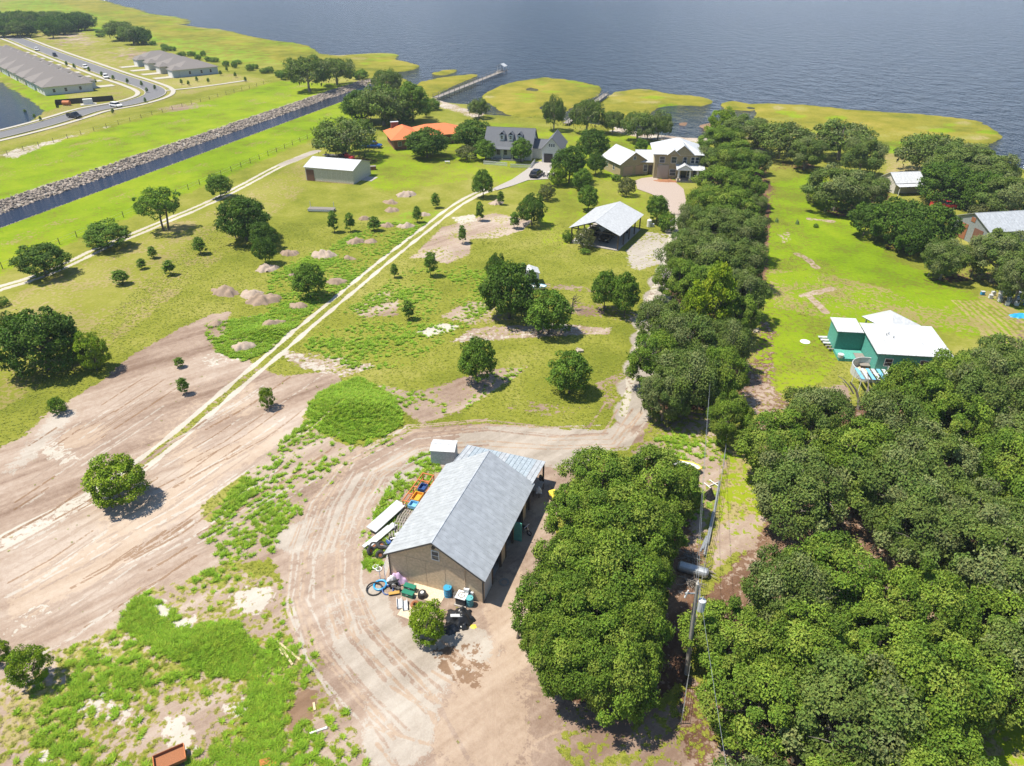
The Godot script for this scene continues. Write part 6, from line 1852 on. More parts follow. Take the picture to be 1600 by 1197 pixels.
func drum(label: String, at: Vector3, m: Material, r := .3, h := .88) -> void:
	var t := thing("metal_drum", label, "drum", at)
	var s := Shape.new()
	s.tube(Vector3.ZERO, Vector3(0, h, 0), r, r, 16)
	part(t, "body", s, m)
	for y in [.03, h * .35, h * .66, h - .02]:
		s = Shape.new()
		s.ring(Vector3(0, y, 0), Vector3.UP, r, .018, 16, 5)
		part(t, "hoop", s, m)
	part(t, "bung", one_tube(Vector3(r * .5, h, 0), Vector3(r * .5, h + .03, 0), .04, .04), M.black_plastic)

func tyre(called: String, label: String, at: Vector3, axis: Vector3, r: float, thick: float, m: Material, category := "tyre", group := "") -> Node3D:
	var t := thing(called, label, category, at, 0, group)
	var s := Shape.new()
	s.ring(Vector3.ZERO, axis, r - thick, thick, 20, 8)
	part(t, "ring", s, m)
	return t

# a heap with an uneven top
func heap(r1: float, r2: float, h: float, seed_: int, rough := .35) -> ArrayMesh:
	var f := FastNoiseLite.new()
	f.seed = seed_
	f.frequency = .55
	f.fractal_octaves = 3
	var n := 20
	var v := PackedVector3Array()
	for j in n + 1:
		for i in n + 1:
			var x := i * 2.0 / n - 1
			var z := j * 2.0 / n - 1
			var d := Vector2(x, z).length() * (1.0 + f.get_noise_2d(atan2(z, x) * 3.0, seed_) * .35)
			var y := h * maxf(0.0, cos(minf(d, 1.0) * PI * .5)) * (1.0 + rough * 1.6 * f.get_noise_2d(x * r1, z * r2)) if d < 1.0 else -.12
			if d >= .85: y -= .08
			v.append(Vector3(x * r1, y, z * r2))
	var s := SurfaceTool.new()
	s.begin(Mesh.PRIMITIVE_TRIANGLES)
	s.set_smooth_group(0)
	for p in v: s.add_vertex(p)
	for j in n:
		for i in n:
			var a := j * (n + 1) + i
			for k in [a, a + 1, a + n + 2, a, a + n + 2, a + n + 1]: s.add_index(k)
	s.generate_normals()
	return s.commit()

func ribbon(called: String, pts: Array, width: float, y: float, m: Material, thick := 0.0) -> void:
	var s := Shape.new()
	var left := []
	var right := []
	for i in pts.size():
		var a := xz(pts[maxi(i - 1, 0)])
		var b := xz(pts[mini(i + 1, pts.size() - 1)])
		var n := (b - a).normalized().cross(Vector3.UP) * width * .5
		left.append(xz(pts[i], y) + n)
		right.append(xz(pts[i], y) - n)
	for i in pts.size() - 1:
		if thick > 0: s.hexa([left[i], left[i + 1], right[i + 1], right[i]].map(func(x): return x - Vector3(0, thick, 0)) + [left[i], left[i + 1], right[i + 1], right[i]])
		else: s.face(left[i], left[i + 1], right[i + 1], right[i], Vector3.UP)
	structure(called, s, m)

# a sheet from its outline
func sheet(called: String, pts: Array, y: float, m: Material) -> void:
	var flat := PackedVector2Array()
	for p in pts: flat.append(Vector2(p[0], p[1]))
	var s := Shape.new()
	var ids := Geometry2D.triangulate_polygon(flat)
	for k in range(0, ids.size(), 3): s.tface(xz(pts[ids[k]], y), xz(pts[ids[k + 1]], y), xz(pts[ids[k + 2]], y), Vector3.UP)
	structure(called, s, m)

# ---------------------------------------------------------------- the workshop and its yard
func workshop() -> void:
	var t := thing("workshop", "large tan metal workshop with light grey gabled roof in the sandy yard", "barn", Vector3(-4.33, 0, -47.5), -.34)
	var w := 8.5
	var l := 12.3
	part(t, "floor_slab", one_box(Vector3(0, .05, 0), Vector3(w - .32, .1, l - .32)), M.concrete)
	part(t, "gable_wall", gable_wall(w, 3.0, 5.55, l * .5), M.tan_wall)
	part(t, "gable_wall", gable_wall(w, 3.0, 5.55, -l * .5), M.tan_wall)
	part(t, "side_wall", one_box(Vector3(-w * .5 + .075, 1.5, 0), Vector3(.15, 3, l - .3)), M.tan_wall)
	pitched(t, Transform3D(), w, l, 3.0, 5.6, .32, M.roof_steel, .92, .012)
	# open side: wall bays, roll-up door, posts
	for b in [[5.05, 1.9], [1.35, 1.1], [-1.6, .8], [-4.4, 1.0]]:
		part(t, "wall_bay", one_box(Vector3(w * .5 - .075, 1.5, b[0]), Vector3(.15, 3, b[1])), M.tan_wall)
	var door := part(t, "roll_up_door", one_box(Vector3(w * .5 - .01, 1.25, 5.05), Vector3(.05, 2.5, 1.6)), M.pale_grey)
	for i in 8: part(door, "slat", one_box(Vector3(w * .5 + .02, .2 + i * .3, 5.05), Vector3(.02, .2, 1.56)), M.pale_grey)
	part(t, "open_door", one_box(Vector3(w * .5 + .35, 1.2, -1.5), Vector3(.8, 2.2, .06)), M.teal)
	for z in [4.05, 1.95, .75, -1.15, -2.05, -3.85, -5.9]: part(t, "post", one_box(Vector3(w * .5 - .02, 1.5, z), Vector3(.16, 3, .16)), M.dark_wood)
	part(t, "beam", one_box(Vector3(w * .5 + .06, 2.86, 0), Vector3(.1, .24, l)), M.dark_wood)
	for s in [[-1, -1.0], [1, 1.0]]:
		var a := Vector3(s[0] * (w * .5 + .3), 2.8, l * .5 + .34)
		var trim := Shape.new()
		trim.bar(a, Vector3(0, 5.57, l * .5 + .34), .04, .14)
		part(t, "rake_trim", trim, M.dark_trim)
	for x in [-1, 1]: part(t, "corner_trim", one_box(Vector3(x * (w * .5 + .012), 1.45, l * .5 + .012), Vector3(.1, 2.9, .1)), M.dark_trim)
	for i in 4: part(t, "wall_seam", one_box(Vector3(-2.6 + i * 1.75, 1.6, l * .5 + .008), Vector3(.02, 3.1, .014)), M.tan_trim)
	part(t, "wall_seam", one_box(Vector3(0, 3.02, l * .5 + .008), Vector3(w - .2, .025, .014)), M.tan_trim)
	window(t, turned(.15, 4.0, l * .5 + .005), .72, 1.05, 1, M.white_paint)
	var lamp := part(t, "vent", one_tube(Vector3(.02, 4.85, l * .5), Vector3(.02, 4.85, l * .5 + .12), .16, .14, 10), M.black_plastic)
	lamp.set_meta("label", "dark round vent above the window")
	part(t, "conduit", one_tube(Vector3(2.7, .4, l * .5 + .06), Vector3(2.7, 3.4, l * .5 + .06), .04, .04), M.tan_trim)
	part(t, "meter_box", one_box(Vector3(2.85, .95, l * .5 + .14), Vector3(.45, .62, .24)), M.pale_grey)
	part(t, "meter_box", one_box(Vector3(3.3, .8, l * .5 + .1), Vector3(.26, .34, .16)), M.pale_grey)
	# lean-to behind
	var s := Shape.new()
	for i in 9:
		var x0 := -4.0 + i * .94
		s = Shape.new()
		var q := [Vector3(x0, 2.5, -10.5), Vector3(x0 + .93, 2.5, -10.5), Vector3(x0 + .93, 3.0, -6.2), Vector3(x0, 3.0, -6.2)]
		s.hexa(q + q.map(func(p): return p + Vector3(0, .05, 0)))
		s.bar(Vector3(x0 + .04, 2.57, -10.5), Vector3(x0 + .04, 3.07, -6.2), .05, .04)
		s.bar(Vector3(x0 + .5, 2.57, -10.5), Vector3(x0 + .5, 3.07, -6.2), .05, .04)
		part(t, "lean_to_panel", s, M.roof_steel_new if i % 4 else M.roof_steel)
	for x in [-3.8, 0.0, 4.3]: part(t, "post", one_box(Vector3(x, 1.22, -10.3), Vector3(.15, 2.45, .15)), M.dark_wood)
	part(t, "beam", one_box(Vector3(.25, 2.4, -10.3), Vector3(8.3, .18, .08)), M.dark_wood)

func small_shed() -> void:
	var t := thing("utility_shed", "small white box shed beside the far corner of the workshop", "shed", Vector3(-7.15, 0, -59.6), -.1)
	gabled(t, Transform3D(Basis(Vector3.UP, PI / 2), Vector3.ZERO), 1.9, 2.5, 1.75, 1.98, .08, M.pale_blue_wall, M.white_roof, 2.66, 0)
	part(t, "skid", one_box(Vector3(0, .03, 0), Vector3(2.3, .06, 1.7)), M.dark_wood)

func yard_things() -> void:
	var g := "clutter in front of the workshop gable"
	var t := thing("plywood_sheet", "pale plywood sheet lying against the workshop wall under black fan", "board", Vector3(-7.09, 0, -41.27), -.34)
	t.position = Vector3(-7.09, 0, -41.27)
	part(t, "panel", one_box(Vector3(0, .03, 0), Vector3(3.0, .05, 1.5)), M.plywood)
	t = thing("plywood_sheet", "pale plywood sheet lying under the grey steel boxes near young tree", "board", Vector3(-8.19, 0, -39.19), -.42)
	part(t, "panel", one_box(Vector3(0, .03, 0), Vector3(1.9, .05, 1.3)), M.plywood)
	for k in [[Vector3(-8.58, 0.08, -41.62), "dark green metal box nearest the workshop wall"], [Vector3(-8.67, 0.02, -40.98), "dark green metal box in front of the other green one"]]:
		t = thing("tool_box", k[1], "box", k[0], -.36, g)
		part(t, "body", one_box(Vector3(0, .2, 0), Vector3(1.0, .4, .42)), M.dark_green)
		part(t, "lid", one_box(Vector3(0, .43, 0), Vector3(1.04, .06, .46)), M.dark_green)
		part(t, "handle", one_box(Vector3(0, .3, .23), Vector3(.2, .05, .04)), M.steel)
	for k in [[Vector3(-9.29, 0.06, -40.07), "grey steel channel on the plywood, left of the pair"], [Vector3(-8.79, 0.06, -39.87), "grey steel channel on the plywood, right of the pair"]]:
		t = thing("steel_channel", k[1], "metal channel", k[0], .18, g)
		var s := Shape.new()
		s.box(Vector3(0, .05, 0), Vector3(.42, .05, 1.0))
		for x in [-1, 1]: s.box(Vector3(x * .19, .18, 0), Vector3(.04, .22, 1.0))
		part(t, "channel", s, M.pale_grey)
	t = thing("fan_unit", "black round fan unit with white hub on the plywood sheet", "fan", Vector3(-7.48, 0.06, -40.95))
	part(t, "housing", one_tube(Vector3.ZERO, Vector3(0, .4, 0), .42, .34, 14), M.black_plastic)
	part(t, "hub", one_tube(Vector3(0, .4, 0), Vector3(0, .46, 0), .16, .14, 12), M.white_paint)
	t = tyre("wire_coil", "rusty orange coil lying on the plywood beside young tree", Vector3(-7.94, 0.17, -39.9), Vector3(.1, 1, .1), .42, .13, M.rust, "coil")
	tyre("rubber_hose", "large black rubber hose loop at the left end of the clutter", Vector3(-11.61, 0.12, -41.65), Vector3(.05, 1, .1), .72, .07, M.black_rubber, "hose")
	tyre("water_hose", "bright blue coiled hose beside the black rubber loop", Vector3(-11.19, 0.12, -42.08), Vector3(-.1, 1, 0), .62, .09, M.bright_blue, "hose")
	tyre("water_hose", "dark blue hose loop between bright blue coil and black parts", Vector3(-10.45, 0.12, -41.51), Vector3(.1, 1, .15), .5, .06, M.navy, "hose")
	t = thing("engine_part", "heap of black machine parts among the workshop clutter", "machine part", Vector3(-10.05, 0, -42.04))
	part(t, "block", one_box(Vector3(0, .3, 0), Vector3(.7, .6, .5), Basis(Vector3.UP, .4)), M.black_plastic)
	part(t, "pulley", one_tube(Vector3(.1, .45, .3), Vector3(.1, .45, .42), .2, .2, 12), M.steel)
	part(t, "manifold", one_tube(Vector3(-.5, .5, .1), Vector3(.5, .7, -.1), .09, .07), M.black_rubber)
	part(t, "bracket", one_box(Vector3(.45, .25, .45), Vector3(.4, .2, .25), Basis(Vector3.UP, -.5)), M.dark_trim)
	t = thing("step_bracket", "yellow-brown metal bracket in front of the black machine parts", "bracket", Vector3(-9.87, 0, -41.14), .2)
	part(t, "tread", one_box(Vector3(0, .2, 0), Vector3(.9, .06, .3)), M.ochre)
	for x in [-1, 1]: part(t, "leg", one_box(Vector3(x * .42, .09, 0), Vector3(.05, .18, .28)), M.ochre)
	t = thing("tarp_bundle", "purple and white crumpled tarp bundle against the workshop corner", "tarp", Vector3(-9.75, 0, -42.62))
	part(t, "fold", heap(.95, .6, .75, 5, .9), M.lilac)
	part(t, "fold", heap(.6, .5, .9, 8, .9), M.white_cloth).position = Vector3(-.35, 0, .25)
	for k in [[Vector3(-11.77, 0.3, -46.58), Vector3(.3, .9, .2), "big black tyre leaning in the weeds by the workshop corner, top one"], [Vector3(-12.64, 0.28, -45.88), Vector3(.8, .5, .2), "big black tyre at the left of the tyre heap"], [Vector3(-11.71, 0.25, -45.44), Vector3(.2, .6, .8), "black tyre with rusty rim at the right of the tyre heap"], [Vector3(-12.48, 0.2, -46.6), Vector3(.1, 1, .1), "black tyre lying flat behind the tyre heap"]]:
		t = tyre("car_tyre", k[2], k[0], k[1], .44, .15, M.black_rubber, "tyre", "tyres heaped by the workshop corner")
		part(t, "rim", one_tube(-k[1].normalized() * .06, k[1].normalized() * .06, .2, .2, 12), M.rust)
	for k in [[Vector3(-11.92, 0.05, -44.18), "pale wheel rim lying in the grass, left of two"], [Vector3(-11.61, 0.05, -43.96), "pale wheel rim lying in the grass, right of two"]]: tyre("wheel_rim", k[1], k[0], Vector3(.1, 1, 0), .3, .06, M.pale_grey, "wheel rim", "wheel rims in the grass")
	t = thing("pipe_rack", "white lattice pipe rack standing at the workshop corner", "rack", Vector3(-11.01, 0, -43.71), -.34)
	for x in [0.0, .5]:
		for z in [-.9, .9]: part(t, "upright", one_tube(Vector3(x, 0, z), Vector3(x, 1.7, z), .03, .03, 6), M.pale_grey)
	for i in 5: part(t, "rung", one_tube(Vector3(0, .3 + i * .32, -.9), Vector3(.5, .5 + i * .28, .9), .025, .025, 6), M.pale_grey)
	# white sheets
	for k in [[Vector3(-11.85, 0.5, -50.24), 1.15, 4.4, -.55, "large white panel propped in the weeds left of the workshop"], [Vector3(-12.43, 0.25, -47.77), .34, 3.3, -.62, "narrow white board below the large white panel, left one"], [Vector3(-11.93, 0.3, -47.97), .55, 3.4, -.6, "long white board below the large white panel, right one"]]:
		t = thing("roofing_sheet", k[4], "panel", k[0], k[3])
		part(t, "panel", one_box(Vector3(0, 0, 0), Vector3(k[1], .09, k[2]), Basis(Vector3.FORWARD, .08)), M.white_roof)
		for z in [-.35, .35]: part(t, "block", one_box(Vector3(0, -k[0].y * .5 - .03, z * k[2]), Vector3(k[1] * .5, k[0].y - .02, .25)), M.dark_wood)
	# orange machinery row
	var side := "scrap stacked along the left wall of the workshop"
	t = thing("shelf_frame", "rusty orange steel shelf frame along the workshop wall", "frame", Vector3(-9.18, 0, -53.67), -.34, side)
	for x in [-.6, .6]:
		for z in [-2.2, 0.0, 2.2]: part(t, "upright", one_box(Vector3(x, .55, z), Vector3(.09, 1.1, .09)), M.orange_steel)
		for y in [.35, 1.05]: part(t, "rail", one_box(Vector3(x, y, 0), Vector3(.08, .1, 4.6)), M.orange_steel)
	for z in [-2.2, -1.1, 0.0, 1.1, 2.2]: part(t, "cross_bar", one_box(Vector3(0, 1.06, z), Vector3(1.1, .07, .12)), M.orange_steel)
	for k in [[Vector3(-9.1, 1.15, -51.96), M.amber, "amber tray on the orange shelf frame", .85, 1.2], [Vector3(-9.33, 1.15, -50.86), M.sky_blue, "light blue bin on the orange shelf frame", .8, .8], [Vector3(-8.7, 1.15, -53.37), M.navy, "dark blue bin at the far end of the orange shelf frame", .7, .9]]:
		t = thing("storage_bin", k[2], "bin", k[0], -.34)
		part(t, "base", one_box(Vector3(0, .03, 0), Vector3(k[3], .06, k[4])), k[1])
		for x in [-1, 1]: part(t, "side", one_box(Vector3(x * (k[3] * .5 - .03), .2, 0), Vector3(.06, .3, k[4])), k[1])
		for z in [-1, 1]: part(t, "end", one_box(Vector3(0, .2, z * (k[4] * .5 - .03)), Vector3(k[3] - .12, .3, .06)), k[1])
	for i in 4:
		t = thing("wooden_pallet", ["weathered pallet leaning below the orange shelf frame", "second weathered pallet below the orange shelf frame", "grey pallet half in the weeds by the workshop wall", "short pallet near the white boards by the wall"][i], "pallet", [Vector3(-10.16, 0.1, -50.95), Vector3(-10.36, 0.1, -50.15), Vector3(-10.49, 0.05, -49.34), Vector3(-10.82, 0.05, -48.23)][i], -.34 + i * .2, side)
		for k in 5: part(t, "slat", one_box(Vector3(-.48 + k * .24, .1, 0), Vector3(.14, .03, 1.1)), M.grey_wood)
		for z in [-.45, 0.0, .45]: part(t, "runner", one_box(Vector3(0, .04, z), Vector3(1.1, .08, .1)), M.grey_wood)
	for i in 6:
		t = thing("scrap_part", ["dark scrap piece in the weeds beside the white boards", "grey scrap box beside the workshop wall", "small black scrap part under the eave", "bluish scrap box near the tyre heap", "dark scrap lump beside the tyre heap", "rusty scrap piece at the far end of the shelf frame"][i], "scrap", [Vector3(-11, 0, -47.45), Vector3(-10.5, 0, -48.03), Vector3(-10.97, 0, -48.88), Vector3(-11.18, 0, -47.05), Vector3(-11.37, 0, -46.4), Vector3(-8.61, 0, -55.44)][i], i * .7, side)
		part(t, "block", one_box(Vector3(0, .16, 0), Vector3(.5, .3, .4)), [M.black_plastic, M.pale_grey, M.black_rubber, M.navy, M.black_plastic, M.rust][i])
		part(t, "rod", one_tube(Vector3(-.4, .2, .2), Vector3(.5, .4, -.1), .04, .04, 6), M.steel)
	# gable front
	drum("bright blue drum standing against the workshop gable", Vector3(-5.36, 0, -41.07), M.blue_drum, .34, .95)
	drum("teal drum beside the air conditioner at the gable", Vector3(-3.48, 0, -40.05), M.teal_drum, .3, .85)
	t = thing("air_conditioner", "square air conditioner with white top beside the workshop gable", "air conditioner", Vector3(-4.13, 0, -40.32), -.34)
	part(t, "pad", one_box(Vector3(0, .04, 0), Vector3(1.05, .08, 1.05)), M.concrete)
	part(t, "casing", one_box(Vector3(0, .45, 0), Vector3(.82, .72, .82)), M.dark_grille)
	var lid := part(t, "top_cover", one_box(Vector3(0, .84, 0), Vector3(.9, .07, .9)), M.white_paint)
	var s2 := Shape.new()
	s2.ring(Vector3(0, .88, 0), Vector3.UP, .28, .03, 18, 5)
	for k in 4: s2.bar(Vector3(0, .88, 0), Vector3(cos(k * PI / 2), 0, sin(k * PI / 2)) * .27 + Vector3(0, .88, 0), .03, .02)
	part(lid, "fan_grille", s2, M.dark_grille)
	t = thing("electric_cabinet", "grey dark box behind the air conditioner", "box", Vector3(-4.59, 0, -40.79), -.34)
	part(t, "body", one_box(Vector3(0, .25, 0), Vector3(.5, .5, .35)), M.pale_grey)
	part(t, "lid", one_box(Vector3(0, .52, 0), Vector3(.54, .05, .4)), M.dark_trim)
	t = thing("black_tarp", "black tarp over a pile in front of the workshop corner", "tarp", Vector3(-4.19, 0, -38.68), .3)
	part(t, "sheet", heap(1.25, 1.1, .85, 21, .9), M.black_tarp)
	part(t, "corner_flap", heap(.7, .6, .3, 23, .9), M.black_tarp).position = Vector3(-.95, 0, .9)
	t = thing("white_board", "short white board lying on the black tarp pile", "board", Vector3(-4.43, 0.85, -38.22), .1)
	part(t, "plank", one_box(Vector3.ZERO, Vector3(.95, .06, .28), Basis(Vector3.FORWARD, .1)), M.white_roof)
	t = thing("white_pipe", "bent white pipe hanging off the black tarp pile", "pipe", Vector3(-4.41, 0.1, -38.21), .3)
	part(t, "length", one_tube(Vector3(0, .6, -.4), Vector3(.1, .05, .5), .06, .06), M.white_paint)
	part(t, "elbow", one_tube(Vector3(.1, .05, .5), Vector3(.25, .04, .62), .06, .06), M.white_paint)
	t = thing("rubbish_bag", "small black bag on the sand below the tarp pile", "bag", Vector3(-3.78, 0, -37.79))
	part(t, "sack", heap(.38, .34, .42, 31, .6), M.black_tarp)
	part(t, "knot", one_tube(Vector3(0, .36, 0), Vector3(.05, .5, .03), .05, .09), M.black_tarp)
	t = thing("yellow_cloth", "small yellow cloth lying flat on the sand", "cloth", Vector3(-3.07, 0, -37.85))
	part(t, "cloth", heap(.3, .24, .06, 33, .9), M.yellow_paint)
	# right side of the workshop
	motorbike("dark motorbike parked by the open bays of the workshop", Vector3(1.07, 0, -48.54), .9)
	t = thing("hose_coil", "pale hose coil lying in the shade beside the workshop", "hose", Vector3(-0.66, 0.03, -42.44))
	var s3 := Shape.new()
	for r in [.3, .36, .42]: s3.ring(Vector3(0, r * .1, 0), Vector3.UP, r, .035, 20, 5)
	part(t, "coil", s3, M.grey_wood)
	t = thing("work_bench", "cluttered bench under the far eave of the workshop", "bench", Vector3(2.61, 0, -54.15), -.34)
	part(t, "top", one_box(Vector3(0, .85, 0), Vector3(.7, .06, 1.6)), M.grey_wood)
	for x in [-.3, .3]:
		for z in [-.7, .7]: part(t, "leg", one_box(Vector3(x, .41, z), Vector3(.08, .82, .08)), M.dark_wood)
	t = thing("white_sack", "white sack on the cluttered bench under the eave", "sack", Vector3(2.64, 0.88, -53.5))
	part(t, "bag", heap(.3, .3, .35, 41, .5), M.white_cloth)
	part(t, "tie", one_tube(Vector3(0, .3, 0), Vector3(0, .42, 0), .05, .08), M.white_cloth)
	tyre("car_tyre", "black spare tyre under the lean-to corner", Vector3(2.91, 0.55, -55.78), Vector3(.9, .3, .2), .36, .12, M.black_rubber, "tyre")
	t = thing("yellow_cart", "yellow cart at the edge of the grove beside the workshop", "cart", Vector3(4.1, 0, -53.38), .4)
	part(t, "tray", one_box(Vector3(0, .45, 0), Vector3(.7, .3, 1.1)), M.yellow_paint)
	for x in [-.4, .4]: part(t, "wheel", one_tube(Vector3(x - .05, .25, .2), Vector3(x + .05, .25, .2), .25, .25, 12), M.black_rubber)
	part(t, "handle", one_tube(Vector3(0, .5, -.5), Vector3(0, .95, -1.0), .03, .03, 6), M.black_plastic)
	t = thing("tree_stump", "short dark log standing at the grove edge on the sand", "log", Vector3(0.45, 0, -36.75))
	part(t, "log", one_tube(Vector3(0, -.05, 0), Vector3(.1, .75, -.1), .13, .1, 9), M.bark)
	part(t, "stub", one_tube(Vector3(.05, .4, -.05), Vector3(.25, .6, .05), .06, .04, 6), M.bark)
	# loose timber and pipe lower left
	for k in [[Vector3(-18.34, 0.04, -36.41), Vector3(-16.04, 0.04, -34.67), "long pale timber lying in the weeds"], [Vector3(-17.82, 0.04, -35.82), Vector3(-16.57, 0.04, -34.27), "shorter pale timber crossing beside the long one"], [Vector3(-17.94, 0.04, -35.7), Vector3(-17.53, 0.04, -35.12), "shortest pale timber beside the other two"], [Vector3(-14.22, 0.04, -31.14), Vector3(-13.99, 0.04, -30.54), "stub of timber on the sand near brown soil"]]:
		t = thing("timber", k[2], "timber", k[0], 0, "timbers lying in the weeds")
		var sh := Shape.new()
		sh.bar(Vector3.ZERO, k[1] - k[0], .16, .1)
		part(t, "beam", sh, M.new_timber)
	t = thing("plastic_pipe", "white plastic pipe lying on the sand at the lower left", "pipe", Vector3(-13.92, 0.07, -28.79))
	part(t, "length", one_tube(Vector3.ZERO, Vector3(-12.83, 0.07, -29.21) - Vector3(-13.92, 0.07, -28.79), .08, .08, 10), M.white_paint)
	part(t, "socket", one_tube((Vector3(-12.83, 0.07, -29.21) - Vector3(-13.92, 0.07, -28.79)) * .9, (Vector3(-12.83, 0.07, -29.21) - Vector3(-13.92, 0.07, -28.79)) * 1.02, .1, .1, 10), M.white_paint)
	t = thing("rusty_tray", "rusty metal tray trailer cut by the bottom edge", "trailer", Vector3(-22.62, 0, -26.77), .5)
	part(t, "bed", one_box(Vector3(0, .4, 0), Vector3(1.9, .06, 1.2)), M.rust)
	for z in [-1, 1]: part(t, "side_board", one_box(Vector3(0, .55, z * .6), Vector3(1.9, .25, .05)), M.rust)
	for x in [-1, 1]: part(t, "end_board", one_box(Vector3(x * .95, .55, 0), Vector3(.05, .25, 1.1)), M.orange_steel)
	for z in [-.68, .68]: part(t, "wheel", one_tube(Vector3(0, .25, z - .08), Vector3(0, .25, z + .08), .25, .25, 12), M.black_rubber)
	t = thing("scrap_sheet", "orange scrap sheet at the bottom edge left of the pipe", "scrap", Vector3(-16.29, 0.05, -26.82), .4)
	part(t, "sheet", one_box(Vector3(0, .05, 0), Vector3(.9, .05, .45), Basis(Vector3.FORWARD, .15)), M.orange_steel)
	part(t, "sheet", one_box(Vector3(.3, .02, .4), Vector3(.5, .04, .4)), M.amber)

func motorbike(label: String, at: Vector3, turn: float) -> void:
	var t := thing("motorbike", label, "motorbike", at, turn)
	for z in [-.65, .65]:
		var s := Shape.new()
		s.ring(Vector3(0, .31, z), Vector3.RIGHT, .25, .06, 16, 6)
		var wh := part(t, "wheel", s, M.black_rubber)
		part(wh, "hub", one_tube(Vector3(-.06, .31, z), Vector3(.06, .31, z), .1, .1, 8), M.steel)
	var b := Shape.new()
	b.bar(Vector3(0, .35, -.65), Vector3(0, .6, -.05), .08, .08)
	b.bar(Vector3(0, .6, -.05), Vector3(0, .8, .4), .1, .1)
	part(t, "frame", b, M.black_plastic)
	part(t, "engine", one_box(Vector3(0, .42, .05), Vector3(.3, .3, .4)), M.steel)
	var k := Shape.new()
	k.loft([[Vector3(-.1, .68, -.1), Vector3(.1, .68, -.1), Vector3(.1, .68, .4), Vector3(-.1, .68, .4)], [Vector3(-.13, .8, -.05), Vector3(.13, .8, -.05), Vector3(.13, .82, .35), Vector3(-.13, .82, .35)], [Vector3(-.06, .9, .05), Vector3(.06, .9, .05), Vector3(.06, .9, .3), Vector3(-.06, .9, .3)]])
	part(t, "tank", k, M.black_plastic)
	part(t, "seat", one_box(Vector3(0, .75, -.35), Vector3(.24, .1, .55)), M.black_rubber)
	part(t, "fork", one_tube(Vector3(0, .31, .65), Vector3(0, .95, .42), .04, .04, 6), M.steel)
	part(t, "handlebar", one_tube(Vector3(-.38, 1.0, .36), Vector3(.38, 1.0, .36), .03, .03, 6), M.steel)

